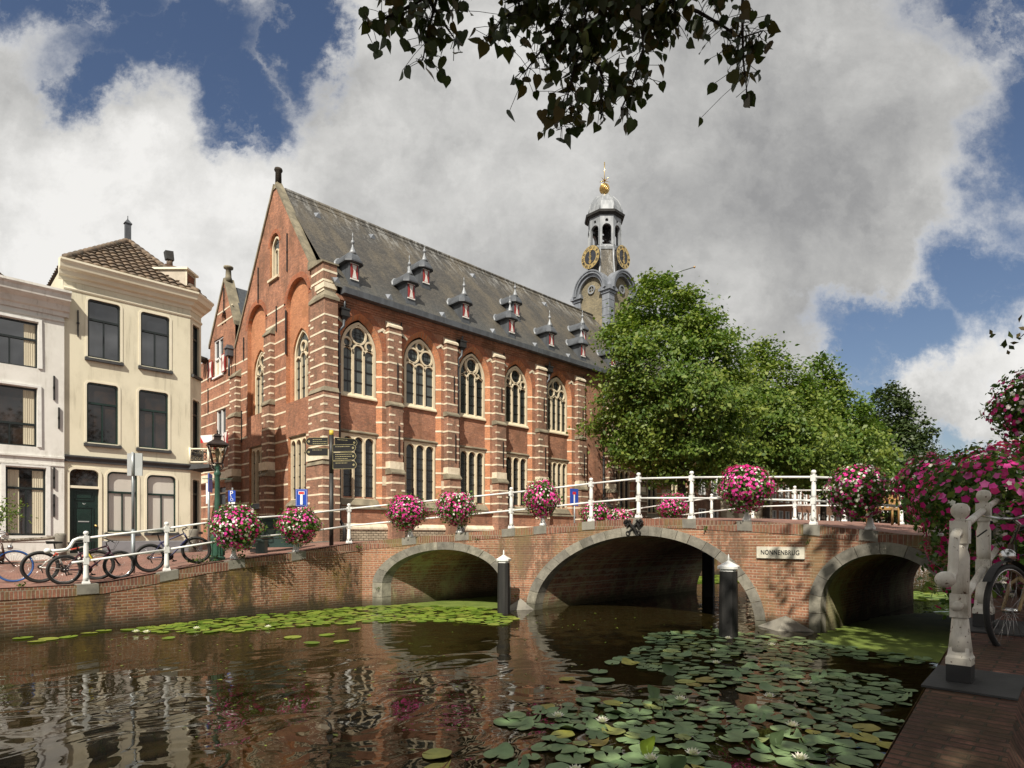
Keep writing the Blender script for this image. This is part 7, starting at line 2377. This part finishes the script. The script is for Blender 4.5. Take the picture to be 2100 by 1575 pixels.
TW = {  # hanging twigs: paths of joints and how many leaves each carries
    'a': ([(2.65, 3.42, 6.1), (2.64, 3.44, 5.76), (2.6, 3.47, 5.56), (2.57, 3.5, 5.34)], 36), 'b': ([(2.63, 3.45, 5.82), (2.48, 3.59, 5.70), (2.36, 3.71, 5.62), (2.27, 3.8, 5.60)], 26), 'c': ([(2.6, 3.47, 5.76), (2.68, 3.4, 5.6), (2.73, 3.35, 5.5)], 12),
    'd': ([(3.5, 2.59, 6.3), (3.47, 2.62, 5.76), (3.42, 2.67, 5.49), (3.33, 2.75, 5.32), (3.30, 2.79, 5.12), (3.26, 2.82, 4.86)], 90),
    'e': ([(3.44, 2.65, 5.56), (3.19, 2.9, 5.46), (3.08, 3.0, 5.26)], 30), 'f': ([(3.41, 2.68, 5.46), (3.47, 2.62, 5.22), (3.46, 2.63, 5.04)], 30),
    'g': ([(3.65, 2.44, 6.2), (3.66, 2.43, 5.76), (3.67, 2.42, 5.42), (3.62, 2.47, 5.18), (3.56, 2.53, 5.0)], 60), 'h': ([(3.24, 2.85, 6.1), (3.14, 2.94, 5.75), (2.97, 3.11, 5.64), (2.91, 3.17, 5.5)], 34),
    'i': ([(3.7, 2.39, 5.8), (3.94, 2.15, 5.68), (4.06, 2.03, 5.58), (4.16, 1.94, 5.5), (4.27, 1.83, 5.55)], 34), 'j': ([(4.17, 1.93, 6.1), (4.16, 1.93, 5.56), (4.17, 1.93, 5.35), (4.18, 1.91, 5.14)], 26),
    'k': ([(3.3, 2.8, 6.1), (3.3, 2.8, 5.75), (3.22, 2.86, 5.56)], 40), 'l': ([(3.8, 2.3, 6.1), (3.82, 2.28, 5.8), (3.84, 2.26, 5.62)], 34), 'm': ([(3.05, 3.0, 6.1), (3.06, 3.0, 5.82), (3.04, 3.02, 5.72)], 20),
    'n': ([(3.55, 2.55, 6.1), (3.55, 2.55, 5.78), (3.5, 2.6, 5.6)], 34), 'o': ([(3.75, 2.34, 6.1), (3.74, 2.35, 5.78), (3.74, 2.35, 5.5)], 50), 'p': ([(3.4, 2.7, 6.1), (3.4, 2.7, 5.72), (3.36, 2.73, 5.48)], 50),
    'q': ([(3.15, 2.92, 6.1), (3.15, 2.92, 5.75), (3.13, 2.94, 5.55)], 34), 'r': ([(2.72, 3.35, 6.05), (2.74, 3.33, 5.8)], 26), 's': ([(2.5, 3.57, 6.05), (2.5, 3.57, 5.78)], 22), 't': ([(4.0, 2.1, 6.1), (4.02, 2.08, 5.75)], 20),
}
rng = np.random.default_rng(77)
m = MB(); LP = []
for nm, (pts_, nl) in TW.items():
    V_ = [Vector(p) for p in pts_]
    m.tube(V_, [.014 - .010 * i / (len(V_) - 1) for i in range(len(V_))], 6)
    for q in range(int(nl * 1.7)):
        t = rng.uniform(.05, 1) * (len(V_) - 1); i = min(int(t), len(V_) - 2)
        p = V_[i].lerp(V_[i + 1], t - i)
        o_ = Vector(rng.normal(size=3)) * Vector((.085, .085, .05)).x * Vector((1, 1, .6)).x
        tip = p + Vector((o_.x, o_.y, o_.z * .6 - .03))
        m.tube([p, p.lerp(tip, .5) + Vector((0, 0, .01)), tip], .0022, 4)
        LP.append(tip)
    e = V_[-1]
    for q in range(3): m.tube([e, e + Vector(rng.normal(size=3) * .05) + Vector((0, 0, -.02))], .0025, 4)
# the bough the twigs grow from, rooted in the tree behind
m.tube([(-1.5, -1.5, 6.0), (.6, .8, 7.0), (2.2, 2.6, 7.1), (3.0, 2.9, 6.7), (3.4, 2.7, 6.25)], [.11, .08, .055, .035, .02], 8)
for (q, r_) in (((2.65, 3.42, 6.1), (2.2, 2.6, 7.1)), ((3.65, 2.44, 6.2), (3.0, 2.9, 6.7)), ((4.17, 1.93, 6.1), (3.0, 2.9, 6.7)), ((3.24, 2.85, 6.1), (3.0, 2.9, 6.7)), ((3.05, 3.0, 6.1), (3.0, 2.9, 6.7)), ((3.3, 2.8, 6.1), (3.4, 2.7, 6.25)), ((3.8, 2.3, 6.1), (3.4, 2.7, 6.25)), ((3.55, 2.55, 6.1), (3.4, 2.7, 6.25))):
    m.tube([r_, q], [.02, .013], 6)
m.build('twig', 'bark', t1)
C = np.array([tuple(p) for p in LP])
# heart-shaped leaves with a drip tip, hanging
K = len(C)
hang = np.array([0, 0, -1.0]) + rng.normal(size=(K, 3)) * .45; hang /= np.linalg.norm(hang, axis=1)[:, None]
sd = np.cross(hang, rng.normal(size=(K, 3))); sd /= np.linalg.norm(sd, axis=1)[:, None]
nn = np.cross(hang, sd)
s = rng.uniform(.048, .10, K)[:, None]
shape = [(0, .0), (-.16, -.08), (-.40, .02), (-.50, .28), (-.38, .58), (-.16, .84), (0, 1.08), (.16, .84), (.38, .58), (.50, .28), (.40, .02), (.16, -.08)]
PP = np.stack([C + sd * s * u * .95 + hang * s * v + nn * s * (abs(u) * .25 - .12 * v * v) for u, v in shape], axis=1)
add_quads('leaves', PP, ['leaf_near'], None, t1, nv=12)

# ================================================================== WATER PLANTS
def inside(poly, x, y):
    c = False; n = len(poly); j = n - 1
    for i in range(n):
        xi, yi = poly[i]; xj, yj = poly[j]
        if (yi > y) != (yj > y) and x < (xj - xi) * (y - yi) / (yj - yi) + xi: c = not c
        j = i
    return c


def scatter(poly, rmin, rmax, tries, seed, over=.82, dens=None):
    rn = random.Random(seed); xs_ = [p[0] for p in poly]; ys_ = [p[1] for p in poly]; out = []
    for _ in range(tries):
        x, y = rn.uniform(min(xs_), max(xs_)), rn.uniform(min(ys_), max(ys_))
        if not inside(poly, x, y): continue
        if dens and rn.random() > dens(x, y): continue
        r = rn.uniform(rmin, rmax)
        if all((x - a) ** 2 + (y - b_) ** 2 > ((r + c) * over) ** 2 for a, b_, c in out): out.append((x, y, r))
    return out


def pad_mesh(name, seed, mat):
    rn = random.Random(seed); me = bpy.data.meshes.new(name)
    n_ = 26; vs = [(0, 0, .004)]
    tilt = rn.uniform(-.012, .012); nt_h = rn.uniform(.05, .24); wob_ = rn.uniform(.012, .045); bite = .35 if seed % 4 == 3 else 0; curl = .055 if seed % 3 == 2 else .0
    for k, rr in ((0, .55), (1, 1.0)):
        for i in range(n_ + 1):
            a = nt_h + (2 * math.pi - 2 * nt_h) * i / n_
            q = rr * (1 + wob_ * math.sin(3 * a + seed) + .6 * wob_ * math.sin(7 * a + 2 * seed)) - (bite * max(0, math.cos(a - 2 - seed)) ** 14 if k else 0)
            vs.append((q * math.cos(a), q * math.sin(a), (.003 if k == 0 else .007 + .007 * math.sin(2 * a + seed) ** 2) + tilt * math.cos(a) * q + (curl * max(0, math.sin(a + seed)) ** 4 if k else 0)))
    fs = [(0, 1 + i, 2 + i) for i in range(n_)] + [(1 + i, n_ + 2 + i, n_ + 3 + i, 2 + i) for i in range(n_)]
    me.from_pydata(vs, [], fs); me.materials.append(M[mat])
    for p in me.polygons: p.use_smooth = True
    return me


def padmat(name, a, c, d):
    m, n, b = new_mat(name)
    inf = n.node('ShaderNodeObjectInfo'); tcn = n.node('ShaderNodeTexCoord')
    col = n.ramp(inf.outputs['Random'], [(0, a), (.55, c), (.85, c), (.93, d), (1, (.16, .10, .03))])
    x, y, z = n.xyz(tcn.outputs['Object'])
    ang = n.math('ARCTAN2', y, x)
    vein = n.math('ABSOLUTE', n.math('SINE', n.math('MULTIPLY', ang, 7.0)))
    col = n.mix(n.step(vein, .0, .14, .3, 0), col, (.21, .27, .15))
    col = n.mix(1.0, col, n.ramp(n.noise(pos(n), 6, 6, .65), [(.3, .70), (.7, 1.25)]), 'MULTIPLY')
    spot = n.noise(pos(n), 13, 4, .7)
    col = n.mix(n.step(spot, .66, .74, 0, .7), col, (.10, .07, .02))
    n.put(b.inputs['Base Color'], col); b.inputs['Roughness'].default_value = .48; b.inputs['Specular IOR Level'].default_value = .35
    return m


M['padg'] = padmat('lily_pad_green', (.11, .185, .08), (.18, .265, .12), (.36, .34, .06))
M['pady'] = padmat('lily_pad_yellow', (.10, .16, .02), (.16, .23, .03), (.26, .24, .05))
NEAR = [(11.0, 7.12), (12.6, 6.31), (12.6, 4.68), (12.25, 3.52), (11.99, 2.39), (11.26, 2.41), (11.13, 3.65), (9.77, 3.62), (10.11, 2.91), (9.89, 2.17), (8.38, 1.94), (5.98, 1.55), (4.6, 1.5), (3.2, 2.6), (3.1, 4.3), (3.34, 4.5), (3.51, 4.64), (3.99, 3.99), (4.85, 4.13), (4.55, 4.66), (4.96, 4.96), (5.75, 4.83), (6.89, 4.03), (8.04, 4.63), (7.93, 5.95), (9.76, 6.32)]
near = scatter(NEAR, .075, .165, 14000, 4, .80, lambda x, y: (1.0 if x > 4.2 or y < 3.2 else .4) * (1.0 if math.sin(2.3 * x + 1.1 * y) + math.sin(2.6 * y - 1.3 * x + 2) + .6 * math.sin(4.1 * x - 3.3 * y) < 1.0 else .06))
near += [(4.66, 4.75, .19), (6.35, 5.05, .15), (6.9, 5.2, .16), (7.3, 5.6, .15), (6.6, 5.6, .12)]
LEFT = [(3.3, 15.4), (5.0, 15.75), (7.28, 15.8), (9.3, 15.7), (10.3, 15.3), (11.75, 13.14), (10.69, 10.65), (9.66, 10.13), (8.98, 11.6), (7.79, 12.66), (6.35, 13.18), (4.85, 13.4), (3.73, 14.3)]
left = scatter(LEFT, .08, .18, 9000, 5, .74, lambda x, y: 1.0 if math.sin(3 * x + 1.7 * y) + math.sin(2.9 * y - 1.9 * x + 1) < 1.1 else .12)
left += [(1.64, 15.5, .17), (1.77, 14.78, .15), (1.98, 14.97, .17), (2.31, 15.06, .16), (3.0, 15.5, .15), (3.69, 13.45, .12), (5.5, 11.84, .17), (5.45, 10.93, .15), (6.13, 11.64, .16), (5.96, 10.74, .15), (6.9, 11.9, .15), (2.7, 15.3, .15)]
near.sort(key=lambda q: (q[0] * .7016 + q[1] * .7126) / q[2])
ind = near[:300]
rest = near[300:]
meshes = [pad_mesh('lily_pad', k, 'padg') for k in range(13)]
rn = random.Random(9)
def pad_label(x, y):
    if x > 9.5: return 'round green lily pad floating in the patch around the right mooring pile'
    if x < 4.6 and y > 3.4: return 'round green lily pad in the loose group at the bottom of the view'
    if y > 4.3: return 'round green lily pad at the open-water edge of the right lily patch'
    return 'round green lily pad crowded among others beside the right quay'
for i, (x, y, r_) in enumerate(ind):
    o = bpy.data.objects.new('lily_pad', meshes[rn.randrange(13)]); COL.objects.link(o)
    o.location = (x, y, .004 + .010 * rn.random()); o.scale = (r_, r_ * rn.uniform(.9, 1.05), 1); o.rotation_euler = (0, 0, rn.uniform(0, 6.28))
    tag(o, pad_label(x, y), 'lily pad', 'lily pads on the water')
def pad_mass(name, lst, mat, seed, label):
    rn_ = random.Random(seed); mb = MB()
    for x, y, r_ in lst:
        n_ = 16; a0 = rn_.uniform(0, 6.28); z = .006 + .010 * rn_.random(); t1_, t2_ = rn_.uniform(-.12, .12), rn_.uniform(-.12, .12)
        up = rn_.random() < .06
        vs = [(x, y, z)] + [(x + r_ * math.cos(a0 + .1 + 6.08 * i / n_), y + r_ * math.sin(a0 + .1 + 6.08 * i / n_), z + .008 + max(r_ * (t1_ * math.cos(a0 + 6.08 * i / n_) + t2_ * math.sin(a0 + 6.08 * i / n_)) * (2.2 if up else .5), -.004)) for i in range(n_ + 1)]
        mb.add(vs, [(0, 1 + i, 2 + i) for i in range(n_)], 0, True)
    o = mb.build(name, mat, norm=False)
    tag(o, label, 'lily pads', None, 'stuff')
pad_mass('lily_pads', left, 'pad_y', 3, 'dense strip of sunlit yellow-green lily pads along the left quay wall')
if rest: pad_mass('lily_pads', rest, 'pad', 4, 'smaller lily pads of the right patch near the bridge pier')
FAR = [(23.5, 14.2), (26, 12.4), (30, 13.6), (31, 15.6), (25, 15.7)]
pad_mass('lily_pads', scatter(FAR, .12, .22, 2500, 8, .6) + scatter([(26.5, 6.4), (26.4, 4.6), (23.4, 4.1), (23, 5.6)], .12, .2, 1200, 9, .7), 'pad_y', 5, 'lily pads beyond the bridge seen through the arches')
# a few leaves stand up or curl out of the water
for i, (x, y, lab) in enumerate(((4.85, 3.15, 'bright green lily leaf standing upright at the bottom right'), (6.1, 3.75, 'dark bluish upturned lily leaf in the middle of the patch'), (6.6, 4.2, 'dark folded lily leaf beside an open gap'), (7.9, 4.75, 'dark green curled lily leaf near the patch edge'), (4.6, 2.75, 'half folded lily leaf near the bottom'), (5.9, 2.4, 'green curled leaf near the mirrored sign'))):
    mb = MB(); n_ = 14; r_ = .13; z = .10
    a = .6 * i
    for k in range(n_): pass
    rim = [(x + r_ * math.cos(t) * math.cos(a), y + r_ * math.cos(t) * math.sin(a), z + .085 * math.sin(t) + .03 * math.cos(2 * t)) for t in [2 * math.pi * k / n_ for k in range(n_)]]
    mb.add([(x + .02, y + .02, z - .02)] + rim, [(0, 1 + k, 1 + (k + 1) % n_) for k in range(n_)], 0, True)
    mb.tube([(x, y, -.05), (x + .02, y + .02, z - .02)], .006, 5)
    tag(mb.build('lily_leaf', 'pad' if i else 'pad_y', None, loc=(x, y, 0), norm=False), lab, 'lily leaf')
# white water lilies
fl_spots = [(3.39, 14.6), (3.53, 14.38), (4.45, 14.23), (5.64, 13.36), (11.35, 5.55), (11.23, 4.66), (9.94, 5.13), (6.67, 3.87), (7.57, 3.17), (6.58, 2.52), (5.08, 2.82), (5.65, 2.09), (5.09, 4.45), (4.69, 3.01), (5.29, 4.0), (8.6, 3.1), (4.0, 3.3), (9.0, 4.6)]
me = None
for (x, y) in fl_spots:
    if me is None:
        mb = MB()
        for ringi, (k, r_, tl) in enumerate(((9, .085, .35), (8, .07, .8), (6, .05, 1.2))):
            for i in range(k):
                a = 2 * math.pi * (i + ringi * .5) / k; c_, s_ = math.cos(a), math.sin(a)
                up = math.sin(tl) * r_; ou = math.cos(tl) * r_
                mb.add([(0, 0, .02), (c_ * ou * .5 - s_ * .02, s_ * ou * .5 + c_ * .02, .025 + up * .4), (c_ * ou, s_ * ou, .03 + up), (c_ * ou * .5 + s_ * .02, s_ * ou * .5 - c_ * .02, .025 + up * .4)], [(0, 1, 2, 3)])
        o = mb.build('water_lily', 'whitepet', None, norm=False); me = o.data
    else:
        o = bpy.data.objects.new('water_lily', me); COL.objects.link(o)
    o.location = (x, y, .01); o.rotation_euler = (0, 0, x * 3)
    lab = 'white water lily flower beside the left strip of pads' if y > 10 else 'white water lily flower near the right mooring pile' if x > 9 else 'white water lily flower among the right pads'
    tag(o, lab, 'water lily', 'white water lilies')
# duckweed under the outer arches
def film(poly, seed, label, zz=.003):
    rn_ = random.Random(seed); pts_ = []
    n = len(poly)
    for i in range(n):
        a, b_ = Vector(poly[i]), Vector(poly[(i + 1) % n]); k = max(int((b_ - a).length / .12), 1)
        for q in range(k):
            p = a.lerp(b_, q / k); pts_.append((p.x + rn_.uniform(-.07, .07), p.y + rn_.uniform(-.07, .07), zz))
    mb = MB(); mb.add(pts_, [tuple(range(len(pts_)))])
    tag(mb.build('duckweed', 'duck', norm=False), label, 'duckweed', None, 'stuff')
film([(10.0, 15.5), (21.0, 15.5), (21.0, 12.7), (12.3, 12.6), (11.0, 13.2), (10.2, 14.6)], 1, 'light green duckweed film under the left arch')
film([(12.6, 4.4), (13.6, 4.62), (17.5, 4.6), (19.5, 3.9), (18.5, 2.5), (14.2, 2.4), (12.6, 1.7), (11.6, 1.6), (11.9, 3.0)], 2, 'duckweed film in front of the right arch')
film([(23.0, 15.7), (31, 15.8), (34, 14), (27, 13.2)], 3, 'duckweed film beyond the main arch', .002)
# weeds along the quay edge and leaves at the far right
rng = np.random.default_rng(5)
def weeds(spots_, size, name, label):
    C = []
    for (x, y, z, k, r_) in spots_:
        C.append(np.array([x, y, z]) + rng.normal(size=(k, 3)) * np.array([r_, r_ * .5, r_ * .5]) + np.array([0, 0, r_ * .6]))
    C = np.concatenate(C)
    tag(add_quads(name, leaf_quads(rng, C, size, None, 1, .4), ['grass']), label, 'weeds', None, 'stuff')
weeds([(5.2, 16.45, 1.4, 60, .12), (5.5, 16.5, 1.43, 50, .1), (1.7, 16.4, .97, 25, .06), (6.1, 16.05, 1.48, 40, .08), (9.4, 15.96, 1.7, 30, .06)], .06, 'weeds', 'small weeds growing along the left quay coping')
ot = thing('olive_tree', 'small leafy olive shrub on a thin stem at the left edge before the white house', 'shrub', (1.95, 24.9, 1.1))
m = MB(); m.tube([(1.95, 24.9, 1.1), (2.0, 24.9, 1.9), (2.05, 24.9, 2.5), (2.2, 24.88, 3.0)], [.05, .04, .03, .01], 7); m.lathe([(.2, 0), (.26, .45), (.22, .45)], (1.95, 24.9, 1.12), 12, 0); m.build('stem', 'bark', ot)
C = np.array([2.05, 24.9, 2.75]) + rng.normal(size=(520, 3)) * np.array([.3, .3, .26])
add_quads('leaves', leaf_quads(rng, C, .10, None, 1, .35), ['leaf'], None, ot)
C = np.array([6.46, .62, 3.66]) + rng.normal(size=(22, 3)) * np.array([.10, .10, .07])
m = MB(); m.tube([(7.2, -.3, 4.6), (6.75, .25, 4.0), (6.5, .58, 3.72), (6.42, .66, 3.62)], [.02, .012, .006, .003], 5)
lt = tag(m.build('twig', 'bark', None, loc=(6.5, .58, 3.7)), 'single leafy twig reaching in at the right edge above the flowers', 'twig')
add_quads('leaves', leaf_quads(rng, C, .055, None), ['leaf_near'], None, lt)

# fallen leaves and bits of weed drifting on the open water
rng = np.random.default_rng(12)
C = np.stack([rng.uniform(2, 13, 260), rng.uniform(2.5, 15, 260), np.full(260, .006)], axis=1)
up = np.tile(np.array([0, 0, 1.0]), (260, 1))
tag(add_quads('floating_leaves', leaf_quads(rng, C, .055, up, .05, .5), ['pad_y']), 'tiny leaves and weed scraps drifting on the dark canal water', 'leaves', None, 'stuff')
weeds([(fac(y) - .03, y, z, 26, .05) for y, z in ((12.2, .35), (7.2, 2.2), (4.9, 1.9), (13.2, 1.95), (15.6, .5))], .05, 'weeds', 'small weeds rooted in the joints of the bridge face')
